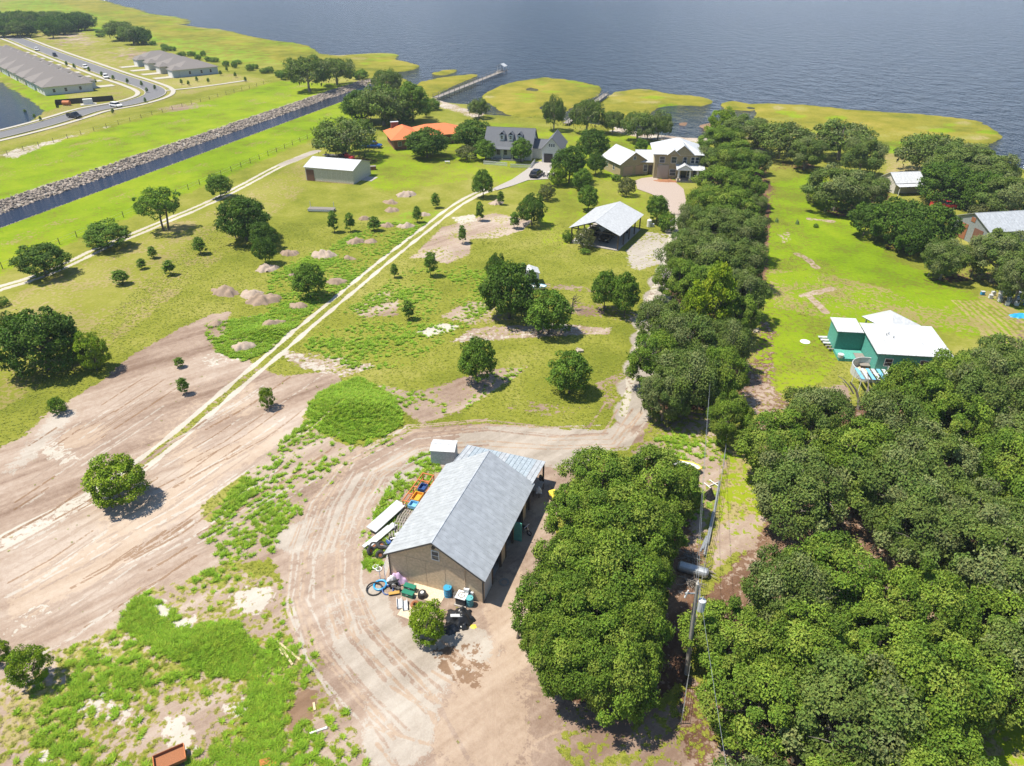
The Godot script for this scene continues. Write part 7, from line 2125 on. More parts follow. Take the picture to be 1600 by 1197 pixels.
# ---------------------------------------------------------------- the fence line, pole and scrap on the right
func fence_line() -> void:
	var pts := [Vector3(23.5, 0, -62.74), Vector3(21.66, 0, -57.18), Vector3(19.57, 0, -51.34), Vector3(17.41, 0, -45.85), Vector3(15.65, 0, -41.07), Vector3(14.18, 0, -36.57), Vector3(12.74, 0, -32.35), Vector3(11.8, 0, -29.59), Vector3(10.9, 0, -26.42)]
	var t := thing("wire_fence", "wire fence with thin metal posts along the grove on the right", "fence", pts[0])
	var along := []
	for i in pts.size() - 1:
		var n := maxi(1, int(pts[i].distance_to(pts[i + 1]) / 3.0))
		for k in n: along.append(pts[i].lerp(pts[i + 1], float(k) / n) - pts[0])
	for p in along: part(t, "post", one_tube(p, p + Vector3(0, 1.45, 0), .035, .035, 6), M.galvanised)
	for y in [.35, .7, 1.05, 1.4]:
		var s := Shape.new()
		for i in along.size() - 1: s.tube(along[i] + Vector3(0, y, 0), along[i + 1] + Vector3(0, y, 0), .012, .012, 4, false)
		part(t, "wire", s, M.galvanised)
	var g := "galvanised pipes laid along the wire fence"
	for k in [[Vector3(21, 0.2, -55.7), Vector3(17.79, 0.2, -46.84), "long galvanised pipe leaning along the wire fence, upper length"], [Vector3(19.22, 0.25, -51.06), Vector3(17.04, 0.25, -45.36), "long galvanised pipe along the wire fence, middle length"], [Vector3(17.89, 0.1, -47.93), Vector3(16.86, 0.1, -45.98), "short galvanised pipe beside the fence, left of two"], [Vector3(18.11, 0.1, -48.1), Vector3(17.16, 0.1, -46.3), "short galvanised pipe beside the fence, right of two"]]:
		t = thing("metal_pipe", k[2], "pipe", k[0], 0, g)
		part(t, "length", one_tube(Vector3.ZERO, k[1] - k[0], .09, .09, 8), M.galvanised)
		part(t, "coupling", one_tube((k[1] - k[0]) * .48, (k[1] - k[0]) * .5, .12, .12, 8), M.galvanised)
	t = thing("water_tank", "galvanised cylindrical tank lying beside the wire fence", "tank", Vector3(15.64, 0.45, -43.5), 0)
	var ax := Vector3(.93, 0, .38)
	part(t, "shell", one_tube(-ax * 1.15, ax * 1.15, .45, .45, 18), M.galvanised)
	for e in [-1.0, 1.0]: part(t, "end_cap", one_tube(ax * e * 1.15, ax * e * 1.3, .45, .3, 18), M.galvanised)
	for e in [-.4, .4]:
		var s := Shape.new()
		s.ring(ax * e, ax, .455, .02, 18, 5)
		part(t, "seam", s, M.steel)
	for k in [[Vector3(15.92, 0, -45.3), "grey brush pile behind the galvanised tank", 61], [Vector3(15.28, 0, -42.33), "pale brush pile in front of the galvanised tank", 63], [Vector3(16.54, 0, -43.56), "brush pile between the galvanised tank and the fence", 65]]:
		t = thing("brush_pile", k[1], "brush pile", k[0], 0, "brush piles around the galvanised tank")
		rng.seed = k[2]
		for b in 26:
			var d := Vector3(rng.randf_range(-1, 1), rng.randf_range(0, .25), rng.randf_range(-1, 1)).normalized()
			var o := Vector3(rng.randf_range(-.5, .5), rng.randf_range(.08, .5), rng.randf_range(-.4, .4))
			part(t, "branch", one_tube(o - d * .8, o + d * .9, .035, .015, 5), M.grey_wood if b % 3 else M.bark)
	boat("yellow-rimmed small boat half under the grove", Vector3(17.97, 0, -57.81), 1.25, M.yellow_paint, 3.2, 1.3)
	tyre("car_tyre", "black tyre beside the yellow-rimmed boat", Vector3(18.8, 0.3, -56.08), Vector3(1, .4, .2), .36, .12, M.black_rubber, "tyre")
	for k in [[Vector3(17.86, 0, -52.53), "black tarp tent over scrap at the edge of the grove", 1.0], [Vector3(19.46, 0, -53.48), "black upright tarp beside the fence", .75]]:
		t = thing("black_tarp", k[1], "tarp", k[0], .5)
		var s := Shape.new()
		var top := Vector3(.1, 1.6 * k[2], 0)
		for i in 6: s.tri(top, Vector3(cos(i * TAU / 6), 0, sin(i * TAU / 6)) * .9 * k[2], Vector3(cos((i + 1) * TAU / 6) * .8, 0, sin((i + 1) * TAU / 6)) * .9 * k[2])
		part(t, "cover", s, M.black_tarp)
		part(t, "pole", one_tube(Vector3(.1, 0, 0), top + Vector3(0, .12, 0), .03, .03, 6), M.dark_wood)
	t = thing("plastic_pipework", "white plastic frame lying beside the fence", "frame", Vector3(20.35, 0.06, -55.37), .5)
	for p in [[Vector3(-.7, .05, 0), Vector3(.7, .05, 0)], [Vector3(-.7, .05, -.6), Vector3(-.7, .05, .3)], [Vector3(.1, .05, -.7), Vector3(.2, .05, .5)]]: part(t, "tube", one_tube(p[0], p[1], .05, .05, 6), M.white_paint)
	t = thing("white_chair", "white chair beside the yellow and black scrap at grove edge", "chair", Vector3(17.54, 0, -53.67), .4)
	part(t, "seat", one_box(Vector3(0, .42, 0), Vector3(.5, .05, .5)), M.white_paint)
	part(t, "backrest", one_box(Vector3(0, .72, -.23), Vector3(.5, .55, .05)), M.white_paint)
	for x in [-.22, .22]:
		for z in [-.22, .22]: part(t, "leg", one_box(Vector3(x, .2, z), Vector3(.05, .4, .05)), M.white_paint)
	# utility pole
	var foot := Vector3(13.05, 0, -33.58)
	t = thing("utility_pole", "wooden utility pole with grey transformer beside the wire fence", "utility pole", foot)
	var lean := Vector3(-.45, 9.4, -.1)
	part(t, "pole", one_tube(Vector3(0, -.3, 0), lean, .17, .12, 12), M.pole_wood)
	part(t, "transformer", one_tube(lean * .74 + Vector3(.38, 0, .1), lean * .74 + Vector3(.38, .95, .1), .27, .27, 14), M.pale_grey)
	part(t, "transformer_lid", one_tube(lean * .74 + Vector3(.38, .95, .1), lean * .74 + Vector3(.38, 1.05, .1), .27, .1, 14), M.pale_grey)
	part(t, "bushing", one_tube(lean * .74 + Vector3(.38, 1.05, .1), lean * .74 + Vector3(.38, 1.35, .1), .06, .03, 8), M.white_paint)
	part(t, "bracket", one_box(lean * .9 + Vector3(-.35, 0, 0), Vector3(.9, .08, .08)), M.galvanised)
	part(t, "cutout", one_tube(lean * .9 + Vector3(-.75, -.4, 0), lean * .9 + Vector3(-.6, .3, 0), .07, .05, 8), M.white_paint)
	part(t, "insulator", one_tube(lean, lean + Vector3(0, .25, 0), .06, .04, 8), M.white_paint)
	part(t, "ground_wire", one_tube(Vector3(-.18, 0, 0), lean * .8 + Vector3(-.16, 0, 0), .02, .02, 5), M.galvanised)
	var far := thing("utility_pole", "utility pole standing inside the tree belt by the lane", "utility pole", Vector3(24.86, 0, -77.17))
	part(far, "pole", one_tube(Vector3(0, -.3, 0), Vector3(0, 5.2, 0), .16, .12, 10), M.grey_wood)
	part(far, "insulator", one_tube(Vector3(0, 5.2, 0), Vector3(0, 5.45, 0), .06, .04, 8), M.white_paint)
	for k in [[lean + Vector3(0, .25, 0), Vector3(0, 5.45, 0), "overhead wire from the transformer pole toward the tree belt, upper"], [lean * .72, Vector3(.1, 4.4, 0), "overhead wire from the transformer pole toward the tree belt, lower"]]:
		t = thing("power_line", k[2], "wire", foot, 0, "overhead wires of the transformer pole")
		wire(t, k[0], far.position - foot + k[1], .9)
	t = thing("power_line", "overhead wire from the transformer pole toward the bottom edge", "wire", foot, 0, "overhead wires of the transformer pole")
	wire(t, lean + Vector3(0, .25, 0), Vector3(-3.5, 9.2, 32), .6)

func wire(t: Node3D, a: Vector3, b: Vector3, sag: float) -> void:
	var s := Shape.new()
	var prev := a
	for i in 16:
		var k := (i + 1) / 16.0
		var p := a.lerp(b, k) - Vector3(0, sag * 4 * k * (1 - k), 0)
		s.tube(prev, p, .011, .011, 4, false)
		prev = p
	part(t, "cable", s, M.galvanised)

func boat(label: String, at: Vector3, turn: float, rim: Material, l: float, w: float) -> void:
	var t := thing("small_boat", label, "boat", at, turn)
	var ring := func(k: float, y: float) -> Array:
		return [Vector3(-w * .5 * k, y, -l * .5 * k), Vector3(w * .5 * k, y, -l * .5 * k), Vector3(w * .5 * k, y, l * .2 * k), Vector3(w * .26 * k, y, l * .42 * k), Vector3(0, y, l * .5 * k), Vector3(-w * .26 * k, y, l * .42 * k), Vector3(-w * .5 * k, y, l * .2 * k)]
	var s := Shape.new()
	s.loft([ring.call(.7, .05), ring.call(.95, .35), ring.call(1.0, .6)])
	part(t, "hull", s, M.white_paint)
	s = Shape.new()
	var r: Array = ring.call(1.0, .62)
	for i in r.size(): s.bar(r[i], r[(i + 1) % r.size()], .1, .08)
	part(t, "gunwale", s, rim)
	for z in [-.25, .1]: part(t, "seat", one_box(Vector3(0, .63, z * l), Vector3(w * .8, .05, .3)), M.pale_grey)

# ---------------------------------------------------------------- pavilion, sheds and houses
func pavilion() -> void:
	# ridge runs away to the upper right
	var f := Vector3(18.91, 0, -120.86)
	var b := Vector3(24.33, 0, -131.44)
	var lft := Vector3(11.27, 0, -125.12)
	var along := (b - f).normalized()
	var c := (lft + b) * .5
	var t := thing("open_pavilion", "open pole pavilion with white metal gable roof on the lawn", "pavilion", Vector3(c.x, 0, c.z), atan2(-along.x, -along.z))
	var w := f.distance_to(lft) + .2
	var l := f.distance_to(b) + .6
	part(t, "slab", one_box(Vector3(0, .06, 0), Vector3(w + .4, .12, l + .4)), M.concrete)
	for x in [-1, 1]:
		for i in 5: part(t, "post", one_box(Vector3(x * w * .5, 1.5, -l * .5 + l * i / 4.0), Vector3(.2, 3.0, .2)), M.dark_wood)
		part(t, "beam", one_box(Vector3(x * w * .5, 2.92, 0), Vector3(.14, .26, l + .2)), M.dark_wood)
	for i in 5:
		var s := Shape.new()
		var z := -l * .5 + l * i / 4.0
		s.bar(Vector3(-w * .5, 2.85, z), Vector3(w * .5, 2.85, z), .1, .2)
		s.bar(Vector3(-w * .5, 2.95, z), Vector3(0, 4.55, z), .1, .16)
		s.bar(Vector3(w * .5, 2.95, z), Vector3(0, 4.55, z), .1, .16)
		part(t, "truss", s, M.dark_wood)
	pitched(t, Transform3D(), w, l, 3.05, 4.75, .45, M.white_roof, .95, .03)
	var ct := turned(c.x, .12, c.z, t.rotation.y)
	for k in [[-2.1, 2.2, M.black_paint, "black car parked under the pavilion, left one"], [.9, 2.0, M.black_paint, "dark car parked under the pavilion, right one"]]:
		var p := ct * Vector3(k[0], 0, k[1])
		car("parked_car", k[3], p, t.rotation.y, k[2])
	var tr := thing("utility_trailer", "pale trailer standing at the back of the pavilion", "trailer", ct * Vector3(2.2, 0, -3), t.rotation.y)
	part(tr, "bed", one_box(Vector3(0, .5, 0), Vector3(1.6, .1, 2.8)), M.pale_grey)
	for x in [-1, 1]:
		part(tr, "side_rail", one_box(Vector3(x * .8, .75, 0), Vector3(.06, .4, 2.8)), M.pale_grey)
		part(tr, "wheel", one_tube(Vector3(x * .85, .3, 0), Vector3(x * 1.02, .3, 0), .3, .3, 12), M.black_rubber)
	var bt := thing("white_cooler", "white box on the grass at the front corner of the pavilion", "box", Vector3(11.93, 0, -124.45))
	part(bt, "body", one_box(Vector3(0, .25, 0), Vector3(1.1, .5, .6)), M.white_paint)
	part(bt, "lid", one_box(Vector3(0, .54, 0), Vector3(1.16, .08, .66)), M.white_paint)
	bt = thing("well_tank", "white pump tank beside the lane above the gravel pad", "tank", Vector3(26.8, 0, -133.67))
	part(bt, "tank", one_tube(Vector3(0, 0, 0), Vector3(0, 1.3, 0), .45, .45, 14), M.white_paint)
	part(bt, "dome", one_tube(Vector3(0, 1.3, 0), Vector3(0, 1.5, 0), .45, .15, 14), M.white_paint)
	part(bt, "box", one_box(Vector3(.7, .3, .1), Vector3(.5, .6, .5)), M.pale_grey)

func white_building() -> void:
	var fl := Vector3(-48.27, 0, -166.14)
	var fr := Vector3(-36.48, 0, -162.69)
	var br := Vector3(-33.62, 0, -171.14)
	var x := (fr - fl).normalized()
	var w := fr.distance_to(fl)
	var l := absf((br - fr).dot(Vector3(x.z, 0, -x.x)))
	var n := Vector3(-x.z, 0, x.x)
	if n.z < 0: n = -n
	var c := (fl + fr) * .5 - n * l * .5
	var t := thing("metal_building", "long cream metal building with white roof and brown door", "building", c, atan2(n.x, n.z))
	gabled(t, turned(0, 0, 0, PI / 2), l, w, 3.2, 4.5, .25, M.cream_wall, M.white_roof, 1.2, .03)
	plate(t, "sliding_door", turned(-w * .5 + 1.25, 1.35, l * .5 + .01), 2.0, 2.6, M.brown_door)
	plate(t, "base_trim", turned(0, .12, l * .5 + .005), w, .2, M.tan_trim, .03)
	for i in 7: plate(t, "wall_seam", turned(-w * .5 + 2.9 + i * 1.3, 1.7, l * .5 + .003), .03, 2.9, M.white_paint, .02)
	part(t, "apron", one_box(Vector3(w * .5 + 1.4, .03, -l * .1), Vector3(2.6, .06, 3.6)), M.concrete)
	var b := thing("wood_crate", "reddish crates beside the end of the cream metal building", "crate", Vector3(-34.25, 0, -175.81), .3)
	part(b, "body", one_box(Vector3(0, .4, 0), Vector3(1.4, .8, 1)), M.rust)
	part(b, "lid", one_box(Vector3(0, .84, 0), Vector3(1.5, .08, 1.1)), M.grey_wood)

func orange_house() -> void:
	var fl := Vector3(-36.81, 0, -198.34)
	var fr := Vector3(-30.65, 0, -196.88)
	var rr := Vector3(-18, 0, -209.14)
	var t := thing("brick_house", "low brick house with bright orange hipped roof and wide chimney", "house", (fl + rr) * .5 + Vector3(1.5, 0, -1.5), .32)
	hipped(t, turned(-4.8, 0, 1.6), 7.5, 11, 2.7, 5.0, .9, M.brick, M.orange_roof)
	hipped(t, turned(4.6, 0, 0, PI / 2), 8.5, 14, 2.65, 4.7, .9, M.brick, M.orange_roof)
	part(t, "chimney", one_box(Vector3(-6.5, 2.7, -2.2), Vector3(2.0, 5.4, .9)), M.brick)
	part(t, "chimney_cap", one_box(Vector3(-6.5, 5.45, -2.2), Vector3(2.2, .12, 1.1)), M.pale_grey)
	for k in [-7.0, -4.6, -2.6]: window(t, turned(k, 1.5, 7.1), 1.1, 1.2)
	for k in [2.5, 5.5, 8.5]: window(t, turned(k, 1.5, 4.25), 1.2, 1.2)
	plate(t, "door", turned(.2, 1.05, 4.27), 1.0, 2.1, M.brown_door)
	car("pickup_truck", "blue pickup parked left of the orange-roofed house", Vector3(-38.21, 0, -198.34), 1.45, M.car_blue, true, 5.3, 2.0)
	var k := thing("stone_bench", "small white bench on the lawn below the orange-roofed house", "bench", Vector3(-16.42, 0, -181.96))
	part(k, "seat", one_box(Vector3(0, .45, 0), Vector3(1.3, .1, .5)), M.white_paint)
	for x in [-.45, .45]: part(k, "leg", one_box(Vector3(x, .2, 0), Vector3(.15, .4, .4)), M.white_paint)
	tractor()

func tractor() -> void:
	var t := thing("tractor", "red farm tractor parked under the wide mossy oak", "tractor", Vector3(-43.05, 0, -185.83), .9)
	part(t, "hood", one_box(Vector3(0, 1.0, .8), Vector3(.7, .6, 1.6)), M.red_paint)
	part(t, "seat", one_box(Vector3(0, 1.2, -.6), Vector3(.6, .3, .5)), M.black_plastic)
	for x in [-1, 1]:
		part(t, "fender", one_box(Vector3(x * .75, 1.35, -.6), Vector3(.35, .1, 1.1)), M.red_paint)
		part(t, "rear_wheel", one_tube(Vector3(x * .65, .75, -.6), Vector3(x * 1.0, .75, -.6), .75, .75, 14), M.black_rubber)
		part(t, "front_wheel", one_tube(Vector3(x * .6, .4, 1.2), Vector3(x * .85, .4, 1.2), .4, .4, 12), M.black_rubber)
	part(t, "loader_arm", one_box(Vector3(0, .8, 2.0), Vector3(1.4, .15, 1.0)), M.red_paint)
	part(t, "bucket", one_box(Vector3(0, .5, 2.6), Vector3(1.7, .5, .5)), M.red_paint)
	part(t, "exhaust", one_tube(Vector3(.2, 1.3, 1.2), Vector3(.2, 2.1, 1.2), .05, .05, 6), M.steel)
	for k in [[Vector3(-45.46, 0, -187.82), "red plough implement left of the tractor"], [Vector3(-41.69, 0, -186.49), "red mower deck right of the tractor"]]:
		var m := thing("farm_implement", k[1], "implement", k[0], .5, "farm implements under the wide mossy oak")
		part(m, "frame", one_box(Vector3(0, .55, 0), Vector3(1.9, .15, .9)), M.red_paint)
		for i in 4: part(m, "tine", one_tube(Vector3(-.8 + i * .5, .55, .2), Vector3(-.8 + i * .5, .02, .4), .06, .04, 6), M.red_paint)
	var gt := thing("hay_trailer", "wooden flat trailer under the mossy oak left of the tractor", "trailer", Vector3(-47.3, 0, -187.82), 1.2)
	part(gt, "bed", one_box(Vector3(0, .6, 0), Vector3(1.8, .12, 4)), M.grey_wood)
	for x in [-1, 1]: part(gt, "wheel", one_tube(Vector3(x * .95, .35, 0), Vector3(x * 1.15, .35, 0), .35, .35, 12), M.black_rubber)

func grey_house() -> void:
	var a := Vector3(-5, 0, -187.15)
	var b := Vector3(5.92, 0, -184.52)
	var t := thing("farmhouse", "white house with dark grey gabled roof, dormers and attached garage", "house", Vector3(1.0, 0, -190), -.2)
	gabled(t, turned(-1.2, 0, 0, PI / 2), 9.0, 12.2, 3.1, 7.0, .4, M.white_wall, M.grey_shingle, 1.6, 0)
	for i in 3:
		var x := -3.0 + i * 2.3
		var d := turned(x, 0, 2.6)
		put(t, "dormer_wall", one_box(Vector3(0, 5.1, 0), Vector3(1.2, 1.5, 1.4)), M.white_wall, d)
		pitched(t, d * turned(0, 0, -.3), 1.2, 1.9, 5.85, 6.45, .15, M.grey_shingle, 2.2, 0)
		window(t, d * turned(0, 5.2, .7), .7, 1.0)
	for i in 3: window(t, turned(-5.6 + i * 1.9, 1.75, 4.5), 1.0, 1.5)
	window(t, turned(1.8, 1.75, 4.5), 1.0, 1.5)
	plate(t, "door", turned(.2, 1.2, 4.5), 1.1, 2.2, M.dark_trim)
	window(t, turned(4.9, 4.6, 0, PI / 2) * turned(0, 0, .005), .8, 1.1)
	# link and garage
	gabled(t, turned(6.6, 0, -.4, PI / 2), 5.0, 3.4, 2.7, 4.4, .25, M.white_wall, M.grey_shingle, 1.2, 0)
	gabled(t, turned(10.4, 0, 1.4), 4.9, 9.5, 3.6, 6.2, .35, M.white_wall, M.grey_shingle, 1.6, 0)
	plate(t, "garage_door", turned(9.6, 1.2, 6.15), 2.2, 2.3, M.black_paint)
	for x in [-.55, 0.0, .55]: window(t, turned(10.4 + x, 4.4, 6.15), .5, .8)
	for i in 4: part(t, "porch_post", one_box(Vector3(-5 + i * 2.6, 1.4, 5.9), Vector3(.16, 2.8, .16)), M.white_paint)
	part(t, "porch_roof", one_box(Vector3(-1.1, 2.95, 5.3), Vector3(8.4, .1, 1.7), Basis(Vector3.RIGHT, .18)), M.grey_shingle)
	part(t, "porch_floor", one_box(Vector3(-1.1, .15, 5.3), Vector3(8.4, .3, 1.6)), M.concrete)
	# picket fences
	var pts := [Vector3(-7.11, 0, -180.7), Vector3(-1.28, 0, -178.84), Vector3(-0.32, 0, -177.62), Vector3(4.6, 0, -177.01), Vector3(5.87, 0, -182.59)]
	for k in [[0, 1, "white picket fence in front of the grey-roofed house, left run"], [2, 3, "white picket fence in front of the grey-roofed house, right run"], [3, 4, "white picket fence turning toward the garage"]]:
		picket_fence(pts[k[0]], pts[k[1]], k[2])
	sheet("driveway", [[6.22, -183.23], [10.8, -183.23], [10.21, -171.72], [9.37, -167.23], [3.76, -166.14], [0.44, -161.91], [-3.45, -157.85], [-4.35, -159.35], [0, -166.69], [3.46, -175.21]], .11, M.concrete)
	car("parked_suv", "black SUV parked on the concrete driveway of the grey-roofed house", Vector3(5.81, 0.11, -169.6), 2.75, M.black_paint, false, 4.9, 2.0)
	motorbike("white and black motorbike on the concrete driveway, left of two", Vector3(7.65, 0.11, -169.6), 2.9)
	motorbike("dark motorbike on the concrete driveway nearest the trees", Vector3(8.7, 0.11, -169.04), 2.6)

func picket_fence(a: Vector3, b: Vector3, label: String) -> void:
	var t := thing("picket_fence", label, "fence", a, 0, "white picket fences of the grey-roofed house")
	var d := b - a
	var n := int(d.length() / .24)
	var turn := Basis(Vector3.UP, atan2(-d.z, d.x))
	for i in n + 1: part(t, "picket", one_box(d * i / n + Vector3(0, .5, 0), Vector3(.13, 1.0, .03), turn), M.white_paint)
	for y in [.3, .8]: part(t, "rail", one_box(d * .5 + Vector3(0, y, 0), Vector3(d.length(), .1, .06), turn), M.white_paint)

func two_storey() -> void:
	var t := thing("lake_house", "two-storey tan house with white metal roofs, porch and garage wing", "house", Vector3(39.2, 0, -172.4), -.1)
	var w := 10.5
	hipped(t, Transform3D(), w, 10.0, 5.7, 8.3, .6, M.olive_wall, M.white_roof)
	# front gables
	pitched(t, turned(1.0, 0, 3.3), 5.2, 5.2, 5.75, 7.85, .1, M.white_roof, 1.3, .02)
	put(t, "gable_face", gable_top(4.9, 5.7, 7.75), M.olive_wall, turned(1.0, 0, 5.66))
	pitched(t, turned(-1.2, 0, 4.3), 2.8, 3.6, 5.75, 6.9, .1, M.white_roof, 1.2, .02)
	put(t, "gable_face", gable_top(2.6, 5.7, 6.8), M.olive_wall, turned(-1.2, 0, 5.86))
	for x in [-3.6, -.9, 1.6, 3.4, 4.4]: window(t, turned(x, 4.4, 5.0), .9 if x > 1 else 1.3, 1.5)
	window(t, turned(-3.9, 2.6, 5.0), .9, 1.4)
	window(t, turned(-.9, 1.5, 5.0), 1.5, 1.6)
	for x in [2.9, 4.2]: window(t, turned(x, 1.4, 5.0), .9, 1.5)
	plate(t, "door", turned(1.6, 1.15, 5.0), 1.2, 2.2, M.black_paint)
	# porch
	part(t, "porch_floor", one_box(Vector3(3.0, .18, 6.5), Vector3(6.2, .36, 2.8)), M.pale_stone)
	for i in 8: part(t, "porch_panel", one_box(Vector3(.0 + i * .82, 3.15, 6.55), Vector3(.8, .07, 3.3), Basis(Vector3.RIGHT, .17)), M.white_roof)
	put(t, "porch_gable", gable_top(3.0, 3.0, 3.85), M.white_paint, turned(1.5, 0, 7.9))
	pitched(t, turned(1.5, 0, 6.9), 3.2, 2.2, 3.05, 3.95, .1, M.white_roof, 1.2, .02)
	for x in [.2, 2.8, 4.5, 5.9]:
		part(t, "porch_column", one_box(Vector3(x, 1.7, 7.75), Vector3(.34, 2.7, .34)), M.white_paint)
		part(t, "column_base", one_box(Vector3(x, .7, 7.75), Vector3(.5, .7, .5)), M.pale_stone)
	part(t, "stone_wall", one_box(Vector3(-3.2, 1.6, 5.1), Vector3(2.6, 3.2, .14)), M.pale_stone)
	# link wing and garage
	gabled(t, turned(-7.2, 0, -1.6, PI / 2), 6.5, 4.0, 3.1, 5.0, .35, M.olive_wall, M.white_roof, 1.1, .02)
	window(t, turned(-7.0, 1.5, 1.65), 1.0, 1.6)
	plate(t, "door", turned(-5.9, 1.1, 1.65), .9, 2.1, M.black_paint)
	gabled(t, turned(-11.9, 0, -1.0, .5), 7.4, 8.6, 3.1, 5.4, .4, M.olive_wall, M.white_roof, 1.1, .02)
	var g := turned(-11.9, 0, -1.0, .5)
	for x in [-1.6, 1.7]:
		var d := plate(t, "garage_door", g * turned(x, 1.15, 4.305), 2.5, 2.2, M.garage_tan)
		for i in 4: part(d, "door_panel", one_box(Vector3(0, -.82 + i * .54, .08), Vector3(2.4, .44, .03)), M.garage_tan)
	window(t, g * turned(0, 4.1, 4.305), .8, .9)
	for z in [-2.0, 1.2]: window(t, g * turned(-3.7, 1.6, z, -PI / 2), .9, 1.2)
	part(t, "planting_bed", heap(3.4, 1.5, .4, 71, .6), M.rust_mulch).position = Vector3(-2.6, 0, 7.2)
	sheet("paver_driveway", [[28.79, -165.6], [30.78, -167.78], [33.55, -168.89], [36.09, -164.53], [38.07, -164], [38.78, -158.85], [37.45, -149.78], [34.85, -141.13], [32.49, -141.13], [32.8, -148.42], [30.88, -154.92], [28.36, -158.85]], .115, M.pavers)
	var q := thing("palm_tree", "small palm on the lawn behind the two-storey house", "palm", Vector3(37.66, 0, -203.62))
	part(q, "trunk", one_tube(Vector3(0, -.2, 0), Vector3(.2, 4.2, 0), .18, .14, 8), M.grey_wood)
	for i in 14:
		var s := Shape.new()
		var a := i * TAU / 14
		var prev := Vector3(.2, 4.2, 0)
		var side := Vector3(-sin(a), 0, cos(a)) * .3
		for k in 4:
			var e := Vector3(.2 + cos(a) * .55 * (k + 1), 4.2 + .5 * sin((k + 1) * .9) - k * k * .1, sin(a) * .55 * (k + 1))
			s.col = Color(.09, .15, .025)
			s.tri(prev, e + side, e)
			s.tri(prev, e, e - side)
			prev = e
		part(q, "frond", s, M.leaf)

